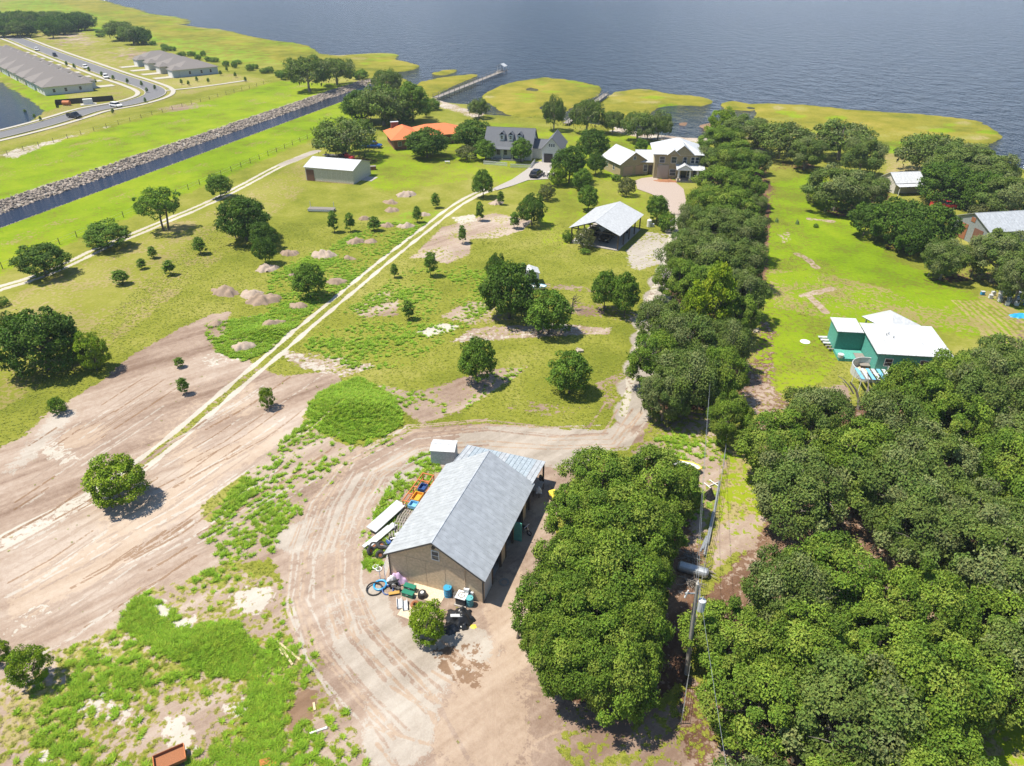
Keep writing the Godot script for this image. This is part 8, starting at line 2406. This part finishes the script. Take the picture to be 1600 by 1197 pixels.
func teal_house() -> void:
	var c := Vector3(49.0, 0, -80.0)
	var t := thing("teal_house", "teal house with flat white metal roof beside the round pool", "house", c, -.12)
	# shallow one-way roof
	var roof := func(x0: float, x1: float, z0: float, z1: float, h0: float, h1: float) -> void:
		var n := int(round((x1 - x0) / .95))
		for i in n:
			var a := lerpf(x0, x1, float(i) / n) + .004
			var b := lerpf(x0, x1, (i + 1.0) / n) - .004
			var q := [Vector3(a, h0, z0), Vector3(b, h0, z0), Vector3(b, h1, z1), Vector3(a, h1, z1)]
			var s := Shape.new()
			s.hexa(q + q.map(func(p): return p + Vector3(0, .06, 0)))
			s.bar(Vector3(a + .04, h0 + .075, z0), Vector3(a + .04, h1 + .075, z1), .05, .03)
			part(t, "roof_panel", s, M.white_roof)
	for k in [[-2.6, -4.4, 8.6, .14, true], [-2.6, 2.9, 8.6, .14, true]]: part(t, "wall", one_box(Vector3(1.7, 1.45, k[1]), Vector3(8.6, 2.9, .14)), M.teal)
	for x in [-2.53, 5.93]: part(t, "wall", one_box(Vector3(x, 1.45, -.75), Vector3(.14, 2.9, 7.16)), M.teal)
	roof.call(-2.9, 6.3, -4.7, 3.2, 3.35, 2.95)
	part(t, "wall", one_box(Vector3(-6.0, 1.45, -4.3), Vector3(.14, 2.9, 3.4)), M.teal)
	part(t, "wall", one_box(Vector3(-4.3, 1.45, -2.65), Vector3(3.3, 2.9, .14)), M.teal_dark)
	roof.call(-6.3, -2.91, -6.2, -2.3, 3.25, 3.05)
	part(t, "porch_floor", one_box(Vector3(-4.4, .2, -1.2), Vector3(3.4, .4, 2.6)), M.teal)
	part(t, "deck", one_box(Vector3(-3.3, .45, .2), Vector3(1.2, .08, 3.4)), M.grey_wood)
	for x in [-1.2, 3.0]: window(t, turned(x, 1.75, 2.97), 1.0, 1.1, 1, M.white_paint, M.car_glass)
	plate(t, "door", turned(5.0, 1.1, 2.97), .9, 2.1, M.black_paint)
	for p in [Vector3(-.4, 3.22, -1.6), Vector3(.3, 3.2, -1.0), Vector3(0, 3.24, -2.0)]: part(t, "vent_pipe", one_tube(p, p + Vector3(0, .35, 0), .07, .07, 8), M.steel)
	hipped(t, turned(2.2, 0, -7.4, .5), 4.6, 4.6, 2.6, 3.9, .3, null, M.white_roof)
	for x in [-1, 1]:
		for z in [-1, 1]: put(t, "gazebo_post", one_box(Vector3(x * 2.1, 1.28, z * 2.1), Vector3(.14, 2.56, .14)), M.white_paint, turned(2.2, 0, -7.4, .5))
	# pool
	var p := thing("round_pool", "round white above-ground pool in front of the teal house", "pool", Vector3(45.41, 0, -77.17))
	var r := 2.2
	var seg := 24
	for i in seg:
		var a0 := TAU * i / seg
		var a1 := TAU * (i + 1) / seg
		var s := Shape.new()
		var q := [Vector3(cos(a0), 0, sin(a0)) * r, Vector3(cos(a1), 0, sin(a1)) * r, Vector3(cos(a1), 0, sin(a1)) * (r - .06), Vector3(cos(a0), 0, sin(a0)) * (r - .06)]
		s.hexa(q + q.map(func(x): return x + Vector3(0, 1.25, 0)))
		part(p, "wall_panel", s, M.white_roof if i % 6 else M.pale_grey)
	var s := Shape.new()
	s.ring(Vector3(0, 1.27, 0), Vector3.UP, r - .03, .06, 32, 6)
	part(p, "rim", s, M.white_roof)
	part(p, "floor", one_tube(Vector3(0, .02, 0), Vector3(0, .06, 0), r - .07, r - .07, 24), M.tan_wall)
	for k in 3: part(p, "debris", one_box(Vector3(-.5 + k * .6, .22, .3 - k * .4), Vector3(.6, .3, .4), Basis(Vector3.UP, k * .9)), [M.black_plastic, M.grey_wood, M.dark_trim][k])
	var tk := thing("white_canopy", "white framed canopy with blue stripes below the round pool", "canopy", Vector3(44.09, 0, -73.93), -.1)
	for x in [-1.7, 1.7]:
		for z in [-1.2, 1.2]: part(tk, "post", one_tube(Vector3(x, 0, z), Vector3(x, 1.9, z), .05, .05, 6), M.white_paint)
	for i in 6: part(tk, "roof_slat", one_box(Vector3(-1.6 + i * .64, 1.95, 0), Vector3(.4, .05, 2.7)), M.white_roof if i % 2 else M.sky_blue)
	for i in 5:
		var b := thing("white_plank", ["topmost white plank stacked left of the teal house", "second white plank stacked left of the teal house", "third white plank stacked left of the teal house", "fourth white plank stacked left of the teal house", "lowest white plank stacked left of the teal house"][i], "plank", Vector3(43.83, 0, -86.72) + Vector3(0, 0, i * .85), -.08, "white planks stacked left of the teal house")
		part(b, "plank", one_box(Vector3(0, .33, 0), Vector3(2.6, .06, .5 if i < 3 else .25)), M.white_roof if i < 3 else M.grey_wood)
		for x in [-.9, .9]: part(b, "block", one_box(Vector3(x, .15, 0), Vector3(.15, .3, .4)), M.dark_wood)
	var f := thing("white_dish", "small white upturned dish on the lawn left of the planks", "dish", Vector3(40.45, 0, -85.97))
	part(f, "bowl", one_tube(Vector3(0, .02, 0), Vector3(0, .22, 0), .6, .25, 16), M.white_paint)
	part(f, "lip", one_tube(Vector3(0, 0, 0), Vector3(0, .03, 0), .68, .68, 16), M.white_paint)
	f = thing("wash_tub", "grey round tub on the teal house porch", "tub", Vector3(43.2, 0.42, -80.91))
	part(f, "tub", one_tube(Vector3(0, 0, 0), Vector3(0, .45, 0), .35, .4, 14), M.pale_grey)
	part(f, "handle", one_tube(Vector3(-.4, .42, 0), Vector3(.4, .42, 0), .03, .03, 6), M.steel)
	f = thing("bare_tree", "bare pale leaning tree below the round pool", "tree", Vector3(40.79, 0, -69.09))
	rng.seed = 88
	s = Shape.new()
	limb(s, Vector3(0, -.3, 0), Vector3(-1.6, 3.4, -.6), .2, .1)
	limb(s, Vector3(-1.0, 2.0, -.3), Vector3(-3.0, 4.0, -1.0), .1, .03)
	limb(s, Vector3(0, .4, 0), Vector3(.4, 4.4, -1.2), .14, .04)
	limb(s, Vector3(0, 1.5, 0), Vector3(1.8, 3.4, -.5), .1, .03)
	part(f, "trunk", s, M.pale_bark)
	for k in 8:
		s = Shape.new()
		var o := Vector3(rng.randf_range(-2.5, 1.5), rng.randf_range(2.5, 4), rng.randf_range(-1.2, 0))
		limb(s, o, o + unit() * 1.1, .04, .012)
		part(f, "branch", s, M.pale_bark)

func right_side_buildings() -> void:
	var t := thing("metal_barn", "grey metal barn with gabled roof and reddish doors at right edge", "barn", Vector3(90.6, 0, -126.5), .16)
	gabled(t, turned(0, 0, 0, PI / 2), 9.0, 12.5, 3.4, 5.3, .3, M.galvanised_wall, M.roof_steel, 1.1, .03)
	plate(t, "barn_door", turned(-6.26, 1.5, 2.0, -PI / 2), 2.2, 2.8, M.brown_door)
	plate(t, "barn_door", turned(-6.26, 1.5, -1.8, -PI / 2), 2.2, 2.8, M.rust)
	plate(t, "hatch", turned(-6.26, 4.1, 0, -PI / 2), 1.0, .8, M.rust)
	t = thing("cottage", "small cream cottage with white striped metal roof near the marsh", "house", Vector3(87.6, 0, -158.5), .12)
	gabled(t, turned(0, 0, 0, PI / 2), 5.2, 6.4, 2.5, 4.0, .35, M.cream_wall, M.white_roof, .7, .03)
	for x in [-2.0, 0.0, 2.0]: window(t, turned(x, 1.5, 2.61), .9, .9, 1, M.white_paint, M.car_glass)
	part(t, "porch_roof", one_box(Vector3(-.3, 2.1, 3.6), Vector3(6.4, .07, 1.9), Basis(Vector3.RIGHT, .12)), M.white_roof)
	for x in [-3.2, 2.6]: part(t, "porch_post", one_box(Vector3(x, 1.0, 4.3), Vector3(.12, 2.0, .12)), M.white_paint)
	car("pickup_truck", "black and red pickup parked between the lake oaks and grey barn", Vector3(90.14, 0, -144.92), 1.7, M.red_paint, true, 5.2, 2.0)
	# bee hives
	rng.seed = 17
	for row in 4:
		for i in 9:
			var p := Vector3(73.85, 0, -100.27) + Vector3(i * 1.35 + row * .5, 0, -1.2 + row * 1.25) + Vector3(rng.randf_range(-.2, .2), 0, rng.randf_range(-.15, .15))
			var blue := (i * 3 + row * 5) % 7 == 0
			var b := thing("beehive_box", ("blue" if blue else "white") + " box hive standing in rows on the grass at right edge", "beehive", p, rng.randf_range(-.2, .2), "blue hives in rows" if blue else "white hives in rows")
			part(b, "body", one_box(Vector3(0, .28, 0), Vector3(.5, .5, .42)), M.bright_blue if blue else M.white_paint)
			part(b, "lid", one_box(Vector3(0, .56, 0), Vector3(.56, .07, .48)), M.white_roof)
	t = thing("blue_tarp", "bright blue tarp lying on the grass at the right edge", "tarp", Vector3(74.95, 0, -93.97))
	part(t, "sheet", heap(1.6, .9, .35, 91, .9), M.bright_blue)
	part(t, "flap", heap(.6, .5, .2, 92, .9), M.sky_blue).position = Vector3(1.2, 0, -.4)
	for k in [[Vector3(52.7, 0, -136.34), "left"], [Vector3(56.38, 0, -135.18), "right"]]:
		t = thing("low_stump", "small dark stump on the right lawn, %s of two" % k[1], "stump", k[0], 0, "small stumps on the right lawn")
		part(t, "stump", one_tube(Vector3(0, -.05, 0), Vector3(.05, .55, 0), .25, .2, 9), M.bark)
		part(t, "sprout", heap(.4, .4, .7, 95, .9), M.leaf_green)

func middle_things() -> void:
	var t := thing("garden_shed", "small white shed roof behind the biggest dark tree", "shed", Vector3(2.92, 0, -106.47), .12)
	gabled(t, Transform3D(), 2.6, 2.2, 2.0, 2.5, .15, M.white_wall, M.white_roof, 1.25, .02)
	boat("blue and white small boat beside the small white shed", Vector3(3.98, 0, -103.67), 1.5, M.sky_blue, 3.0, 1.3)
	t = thing("dock_section", "grey slatted dock section lying on the lawn edge", "dock section", Vector3(-39.39, 0, -143.21), -.1)
	for x in [-1, 1]: part(t, "float", one_tube(Vector3(-2.7, .3, x * .6), Vector3(2.7, .3, x * .6), .25, .25, 10), M.pale_grey)
	for i in 14: part(t, "slat", one_box(Vector3(-2.6 + i * .4, .6, 0), Vector3(.34, .05, 1.7)), M.grey_wood)
	for x in [-2.6, 2.4]: part(t, "pole", one_tube(Vector3(x, .1, -.8), Vector3(x, 1.8, -.8), .05, .05, 6), M.pale_grey)
	t = thing("bare_tree", "dead bare tree on the sandy strip near the lane", "tree", Vector3(9.03, 0, -95.93))
	rng.seed = 55
	var s := Shape.new()
	limb(s, Vector3(0, -.2, 0), Vector3(.2, 2.4, 0), .12, .05)
	part(t, "trunk", s, M.bark)
	for i in 12:
		s = Shape.new()
		var o := Vector3(.1, rng.randf_range(.7, 2.3), 0)
		limb(s, o, o + Vector3(rng.randf_range(-1.8, 1.8), rng.randf_range(.2, 1.2), rng.randf_range(-1.2, 1.2)), .05, .012)
		part(t, "branch", s, M.bark)
	t = thing("rubble_heap", "white rubble heap beside the round tree near the lane", "rubble", Vector3(9.22, 0, -83.23))
	for i in 6: part(t, "chunk", one_box(Vector3(rng.randf_range(-.6, .6), .15, rng.randf_range(-.4, .4)), Vector3(.4, .3, .35), Basis(Vector3(.3, 1, .2).normalized(), i)), M.pale_stone)
	t = thing("rubble_heap", "white rubble heap on the right lane near the oak belt", "rubble", Vector3(34.29, 0, -89.04))
	for i in 6: part(t, "chunk", one_box(Vector3(rng.randf_range(-.6, .6), .15, rng.randf_range(-.4, .4)), Vector3(.4, .3, .35), Basis(Vector3(.3, 1, .2).normalized(), i)), M.pale_stone)
	# dirt mounds
	var i := 0
	for m in MOUNDS:
		t = thing("dirt_mound", m[5], "dirt mound", Vector3(m[0], -.02, m[1]), m[6], "dirt mounds beside the two-rut track")
		part(t, "soil", heap(m[2], m[3], m[4], 200 + i, .55), M.mound_soil if i % 3 else M.mound_soil_pale)
		i += 1

# ---------------------------------------------------------------- docks, canal, estate
func dock(label: String, a: Vector3, b: Vector3, w: float, roof: bool) -> void:
	var d := b - a
	var l := d.length()
	var t := thing("dock", label, "dock", a, atan2(d.x, d.z))
	var n := int(l / 2.4)
	for i in n: part(t, "deck_bay", one_box(Vector3(0, .8, (i + .5) * l / n), Vector3(w, .08, l / n - .02)), M.grey_wood)
	for i in n + 1:
		for x in [-1, 1]: part(t, "pile", one_tube(Vector3(x * w * .48, -2.2, i * l / n), Vector3(x * w * .48, 1.9 if i % 2 == 0 else .9, i * l / n), .1, .1, 6), M.grey_wood)
	for x in [-1, 1]: part(t, "rail", one_box(Vector3(x * w * .48, 1.75, l * .5), Vector3(.06, .1, l)), M.grey_wood)
	if roof:
		for x in [-1.4, 1.4]:
			for z in [l - 4.5, l - 1.5]: part(t, "roof_post", one_box(Vector3(x, 1.9, z), Vector3(.12, 2.2, .12)), M.white_paint)
		part(t, "end_deck", one_box(Vector3(0, .86, l - 3), Vector3(4.2, .08, 5.5)), M.grey_wood)
		pitched(t, turned(0, 0, l - 3), 3.4, 3.6, 3.0, 3.9, .2, M.white_roof, 1.0, .02)

func docks() -> void:
	dock("long timber dock with small white roof at its end", Vector3(-27.58, 0, -271.32), Vector3(-3.41, 0, -339.18), 2.2, true)
	dock("short dock from the lawn through the marsh, hidden by mossy trees", Vector3(16.55, 0, -226.47), Vector3(34.97, 0, -279.25), 1.8, false)

func canal_banks() -> void:
	rng.seed = 9
	var s := SphereMesh.new()
	var rock := Shape.new()
	var ring := func(y: float, r: float, k: int) -> Array:
		var out := []
		for i in 6: out.append(Vector3(cos(i * TAU / 6 + k) * r * (1 + .25 * sin(i * 2.3 + k)), y, sin(i * TAU / 6 + k) * r * (1 + .2 * cos(i * 1.7 + k))))
		return out
	rock.loft([ring.call(-.3, .32, 0), ring.call(0, .5, 1), ring.call(.22, .42, 1), ring.call(.36, .2, 2)])
	var mm := MultiMesh.new()
	mm.transform_format = MultiMesh.TRANSFORM_3D
	mm.use_colors = true
	mm.mesh = rock.mesh()
	mm.instance_count = 7500
	for i in 7500:
		var u := rng.randf_range(-12.1, -7.7)
		var v := -60 + 250 * pow(rng.randf(), 1.15)
		if rng.randf() < .18: u = rng.randf_range(-.2, 1.2)
		var p := canal_point(u, v, 0)
		p.y = height(p.x, p.z) + .05
		var sc := rng.randf_range(.35, .95) if u < -5 else rng.randf_range(.2, .45)
		mm.set_instance_transform(i, Transform3D(Basis(unit(), rng.randf() * TAU).scaled(Vector3(sc, sc * .8, sc)), p))
		var g := rng.randf_range(.14, .40)
		mm.set_instance_color(i, Color(g * 1.0, g * .84, g * .70))
	var o := MultiMeshInstance3D.new()
	o.name = "canal_stones"
	o.multimesh = mm
	var m := StandardMaterial3D.new()
	m.vertex_color_use_as_albedo = true
	m.roughness = .9
	o.material_override = m
	o.set_meta("kind", "stuff")
	o.set_meta("label", "broken stone facing along the canal bank")
	o.set_meta("category", "stones")
	add_child(o)
	# fences parallel to the canal
	for k in [[19.5, -130, 140, "post and wire fence between canal bank and the track", 4.0], [-47, -60, 170, "post and wire fence between canal bank and the housing estate", 5.0]]:
		var t := thing("post_fence", k[3], "fence", canal_point(k[0], k[1], 0))
		var n := int((k[2] - k[1]) / k[4])
		var a := Vector3.ZERO
		var b := canal_point(k[0], k[2], 0) - canal_point(k[0], k[1], 0)
		for i in n: part(t, "post", one_tube(b * i / n, b * i / n + Vector3(0, 1.25, 0), .07, .06, 6), M.dark_wood)
		for y in [.5, 1.1]: part(t, "wire", one_box(b * .5 + Vector3(0, y, 0), Vector3(.02, .02, b.length()), Basis.looking_at(b.normalized())), M.steel)

func estate() -> void:
	var street := ESTATE_STREET
	ribbon("estate_road", street, 7.0, .13, M.asphalt)
	for side in [-1, 1]:
		var walk := []
		var kerb := []
		for i in street.size():
			var a := xz(street[maxi(i - 1, 0)])
			var b := xz(street[mini(i + 1, street.size() - 1)])
			var n: Vector3 = (b - a).normalized().cross(Vector3.UP) * side
			var p := xz(street[i]) + n * 6.2
			walk.append([p.x, p.z])
			p = xz(street[i]) + n * 3.65
			kerb.append([p.x, p.z])
		ribbon("sidewalk", walk, 1.7, .15, M.pale_concrete)
		ribbon("kerb", kerb, .3, .24, M.pale_concrete, .2)
	ribbon("footpath", [[-133.64, -290.49], [-125.58, -296.42], [-117.56, -305.75], [-110.4, -315.63]], 2.0, .14, M.pale_concrete)
	var i := 0
	for h in HOUSES:
		var t := thing("estate_house", h[3], "house", Vector3(h[0], 0, h[1]), h[2], "grey-roofed houses of the new estate")
		var wm: Material = [M.white_wall, M.pale_blue_wall, M.cream_wall][i % 3]
		hipped(t, turned(0, 0, 0), 12.5, 16.5, 2.9, 5.6, .5, wm, M.brown_shingle)
		hipped(t, turned(2.8, 0, 8.5), 6.2, 5.0, 2.85, 4.3, .4, wm, M.brown_shingle)
		plate(t, "garage_door", turned(2.8, 1.15, 11.005), 4.6, 2.2, M.white_paint)
		for z in [-5.0, -1.0, 4.0]:
			window(t, turned(6.255, 1.5, z, PI / 2), 1.0, 1.3, 1, null, M.car_glass)
			window(t, turned(-6.255, 1.5, z, -PI / 2), 1.0, 1.3, 1, null, M.car_glass)
		for x in [-3.0, 2.0]: window(t, turned(x, 1.4, -8.255, PI), 1.4, 1.3, 1, null, M.car_glass)
		part(t, "drive", one_box(Vector3(2.8, .05, 14.5), Vector3(5.0, .14, 7.0)), M.pale_concrete)
		i += 1
	car("parked_suv", "white SUV on the estate street near the bend", Vector3(-136.37, 0.13, -257.08), 1.1, M.white_car, false, 4.8, 1.95)
	car("pickup_truck", "dark pickup with trailer on the estate street by the pond", Vector3(-140.89, 0.13, -238.49), 1.1, M.black_paint, true, 5.5, 2.0)
	for k in [[Vector3(-171.56, 0.13, -321.63), M.white_car, "white car in front of the left row of estate houses"], [Vector3(-194.93, 0.13, -350.17), M.white_car, "white car farther up the estate street"], [Vector3(-233.07, 0.13, -393.79), M.black_paint, "dark car farther up the estate street"], [Vector3(-256.2, 0.13, -418.16), M.white_car, "white car at the far end of the estate street"]]: car("parked_car", k[2], k[0], .6, k[1])
	var p := Vector3(-149.83, 0, -262.58)
	var t := thing("screen_fence", "black mesh fence round the estate's small equipment yard", "fence", p, .5)
	for q in [[Vector3(-9, 0, -3), Vector3(9, 0, -3)], [Vector3(-9, 0, -3), Vector3(-9, 0, 3)], [Vector3(9, 0, -3), Vector3(9, 0, 3)]]:
		var d: Vector3 = q[1] - q[0]
		part(t, "panel", one_box((q[0] + q[1]) * .5 + Vector3(0, .9, 0), Vector3(maxf(absf(d.x), .06), 1.8, maxf(absf(d.z), .06))), M.black_tarp)
	t = thing("equipment_box", "white equipment cabinet inside the black mesh fence", "box", p + Vector3(1, 0, 0), .5)
	part(t, "cabinet", one_box(Vector3(0, .9, 0), Vector3(3, 1.8, 1.6)), M.white_paint)
	part(t, "pad", one_box(Vector3(0, .06, 0), Vector3(5, .12, 4)), M.pale_concrete)
	t = thing("orange_tank", "orange tank inside the black mesh fence", "tank", p + Vector3(-5.5, 0, 2))
	part(t, "tank", one_tube(Vector3(-1.2, .8, 0), Vector3(1.2, .8, 0), .8, .8, 14), M.orange_steel)
	for x in [-.8, .8]: part(t, "saddle", one_box(Vector3(x, .2, 0), Vector3(.2, .4, 1.2)), M.steel)

# ---------------------------------------------------------------- weeds
func weeds() -> void:
	rng.seed = 44
	var s := Shape.new()
	for i in 11:
		var a := i * TAU / 11 + rng.randf() * .4
		var d := Vector3(cos(a), 0, sin(a))
		var h := rng.randf_range(.5, 1.0)
		var side := Vector3(-d.z, 0, d.x) * .13
		var v := rng.randf_range(.8, 1.2)
		s.col = Color(v, v, v)
		s.tri(d * .05 - side, d * .05 + side, d * rng.randf_range(.5, 1.0) + Vector3(0, h * .8, 0))
	var mesh := s.mesh()
	var places := []
	var tones := []
	var nearby: Dictionary = tiles[0]
	for i in 900000:
		if places.size() >= 90000: break
		var x := rng.randf_range(-60, 55)
		var z := -26 - 110 * pow(rng.randf(), 1.4)
		var k := cover_at(x, z)
		var size := 0.0
		if k == 3: size = rng.randf_range(.12, .38)
		elif k == 10: size = .5
		elif k == 0 and rng.randf() < .28: size = rng.randf_range(.08, .18)
		elif k == 1 and rng.randf() < .2: size = rng.randf_range(.08, .2)
		elif (k == 7 or k == 8) and rng.randf() < .0015: size = rng.randf_range(.08, .16)
		if size == 0.0: continue
		places.append(Transform3D(Basis(Vector3.UP, rng.randf() * TAU).scaled(Vector3(size * 1.3, size, size * 1.3)), Vector3(x, height(x, z) - .02, z)))
		var c: Color = Color(.21, .38, .025) if k == 3 else Color(.34, .29, .12) if k == 1 else Color(.26, .29, .045)
		tones.append(c.lerp(Color(.34, .36, .04), rng.randf() * rng.randf() * .9) * rng.randf_range(.75, 1.3))
	var mm := MultiMesh.new()
	mm.transform_format = MultiMesh.TRANSFORM_3D
	mm.use_colors = true
	mm.mesh = mesh
	mm.instance_count = places.size()
	for i in places.size():
		mm.set_instance_transform(i, places[i])
		mm.set_instance_color(i, tones[i])
	var o := MultiMeshInstance3D.new()
	o.name = "weeds"
	o.multimesh = mm
	o.material_override = M.leaf
	o.set_meta("kind", "stuff")
	o.set_meta("label", "weeds and grass tufts growing over the near ground")
	o.set_meta("category", "weeds")
	add_child(o)
	print("weeds ", places.size())

# ---------------------------------------------------------------- everything together
func materials() -> void:
	var f := FastNoiseLite.new()
	f.seed = 21
	f.frequency = .02
	f.fractal_octaves = 5
	var im := f.get_seamless_image(512, 512)
	var data := im.get_data()
	for i in data.size(): data[i] = 205 + int(data[i] * 50 / 255)
	M.grime_map = ImageTexture.create_from_image(Image.create_from_data(512, 512, false, Image.FORMAT_L8, data))
	mat("roof_steel", .50, .53, .56, .5, .25, .12)
	mat("roof_steel_new", .46, .53, .58, .42, .25, .2)
	mat("white_roof", .58, .60, .62, .42, 0, .15)
	mat("tan_wall", .72, .55, .36, .75, 0, .3)
	mat("pole_wood", .40, .37, .33, .9, 0, .5)
	mat("tan_trim", .56, .43, .29, .8)
	mat("dark_trim", .07, .065, .06, .6)
	mat("concrete", .40, .37, .34, .9, 0, .3)
	mat("pale_concrete", .46, .43, .37, .9, 0, .3)
	mat("pale_grey", .52, .54, .56, .5, .1)
	mat("steel", .42, .43, .44, .4, .7)
	mat("galvanised", .45, .48, .51, .4, .5, .5)
	mat("galvanised_wall", .36, .40, .44, .5, .3, .3)
	mat("dark_wood", .10, .075, .055, .9, 0, .5)
	mat("grey_wood", .27, .245, .22, .9, 0, .5)
	mat("new_timber", .66, .52, .32, .8, 0, .5)
	mat("plywood", .64, .54, .40, .85, 0, .5)
	mat("white_paint", .66, .66, .64, .5)
	mat("white_wall", .74, .74, .72, .75, 0, .3)
	mat("pale_blue_wall", .52, .60, .64, .7, 0, .3)
	mat("cream_wall", .64, .61, .53, .7, 0, .3)
	mat("olive_wall", .42, .35, .20, .85, 0, .3)
	mat("garage_tan", .40, .28, .19, .8)
	mat("pale_stone", .48, .41, .33, .9, 0, .6)
	mat("brick", .27, .11, .07, .9, 0, .8)
	mat("orange_roof", .72, .19, .06, .75, 0, .5)
	mat("grey_shingle", .13, .14, .16, .9, 0, .4)
	mat("brown_shingle", .21, .19, .18, .9, 0, .4)
	mat("asphalt", .17, .17, .18, .95, 0, .3)
	mat("pavers", .42, .34, .29, .9, 0, .5)
	mat("teal", .10, .40, .33, .7, 0, .3)
	mat("teal_dark", .05, .27, .21, .7, 0, .3)
	mat("brown_door", .16, .075, .05, .7)
	mat("black_plastic", .018, .018, .02, .5)
	mat("black_rubber", .022, .022, .023, .8)
	mat("black_tarp", .016, .017, .02, .35)
	mat("black_paint", .012, .013, .017, .2)
	mat("dark_grille", .05, .05, .055, .6)
	mat("white_car", .75, .75, .75, .2)
	mat("car_blue", .02, .075, .26, .2)
	mat("red_paint", .42, .03, .035, .35)
	mat("red_plastic", .4, .02, .02, .3)
	mat("rust", .33, .13, .055, .9, 0, .9)
	mat("rust_mulch", .34, .15, .07, .95, 0, .9)
	mat("orange_steel", .55, .17, .045, .7, 0, .6)
	mat("amber", .62, .29, .02, .5)
	mat("ochre", .42, .24, .05, .7)
	mat("yellow_paint", .72, .55, .05, .5)
	mat("dark_green", .012, .16, .10, .45)
	mat("bright_blue", .02, .27, .55, .45)
	mat("sky_blue", .16, .40, .60, .5)
	mat("navy", .02, .06, .20, .5)
	mat("blue_drum", .03, .26, .45, .4)
	mat("teal_drum", .09, .33, .36, .45)
	mat("lilac", .42, .30, .46, .7)
	mat("white_cloth", .62, .60, .60, .9)
	mat("leaf_green", .07, .12, .02, .8)
	mat("mound_soil", .34, .25, .185, .95, 0, .8)
	mat("mound_soil_pale", .44, .35, .28, .95, 0, .8)
	mat("window_glass", .03, .045, .06, .06)
	mat("car_glass", .015, .018, .022, .06)
	mat("lamp_glass", .7, .7, .7, .15)

func _ready() -> void:
	var cam := Camera3D.new()
	cam.name = "camera"
	cam.position = Vector3(0, 46, 0)
	cam.rotation_degrees = Vector3(-31.5, 0, 0)
	cam.fov = 57.01
	cam.far = 9000
	add_child(cam)
	cam.current = true
	var env := Environment.new()
	env.background_mode = Environment.BG_SKY
	var sky := ProceduralSkyMaterial.new()
	sky.sky_top_color = Color(.30, .41, .56)
	sky.sky_horizon_color = Color(.30, .38, .48)
	sky.sky_curve = .12
	sky.ground_bottom_color = Color(.25, .27, .22)
	sky.ground_horizon_color = Color(.55, .62, .68)
	sky.sun_angle_max = 3
	var f := FastNoiseLite.new()
	f.seed = 8
	f.frequency = .006
	f.fractal_octaves = 5
	var clouds := f.get_seamless_image(1024, 512)
	var bytes := clouds.get_data()
	var rgba := PackedByteArray()
	rgba.resize(bytes.size() * 4)
	for i in bytes.size():
		var a := clampf((bytes[i] / 255.0 - .52) * 2.6, 0, 1)
		rgba[i * 4] = 255
		rgba[i * 4 + 1] = 255
		rgba[i * 4 + 2] = 255
		rgba[i * 4 + 3] = int(a * 150)
	sky.sky_cover = ImageTexture.create_from_image(Image.create_from_data(1024, 512, false, Image.FORMAT_RGBA8, rgba))
	sky.sky_cover_modulate = Color(.8, .82, .85)
	env.sky = Sky.new()
	env.sky.sky_material = sky
	env.tonemap_mode = Environment.TONE_MAPPER_LINEAR
	env.tonemap_exposure = 2.1
	env.fog_enabled = true
	env.fog_density = .00016
	env.fog_light_color = Color(.80, .86, .92)
	env.sdfgi_enabled = true
	env.ssao_enabled = true
	env.ssil_enabled = true
	var around := WorldEnvironment.new()
	around.name = "surroundings"
	around.environment = env
	add_child(around)
	var sun := DirectionalLight3D.new()
	sun.name = "sun"
	sun.light_energy = 1.25
	sun.light_color = Color(1, .965, .90)
	sun.light_angular_distance = .6
	sun.shadow_enabled = true
	sun.look_at_from_position(Vector3.ZERO, Vector3(1.36, -3.0, .06))
	add_child(sun)
	materials()
	make_ground()
	make_water()
	make_tree_kinds()
	print("trees ", Time.get_ticks_msec())
	workshop()
	small_shed()
	pavilion()
	white_building()
	orange_house()
	grey_house()
	two_storey()
	teal_house()
	right_side_buildings()
	docks()
	canal_banks()
	estate()
	for e in TREES: tree(e[0], e[1], e[2], e[3], e[4], LABELS[e[5]], GROUPS[e[6]])
	yard_things()
	fence_line()
	middle_things()
	weeds()
	print("done ", Time.get_ticks_msec())
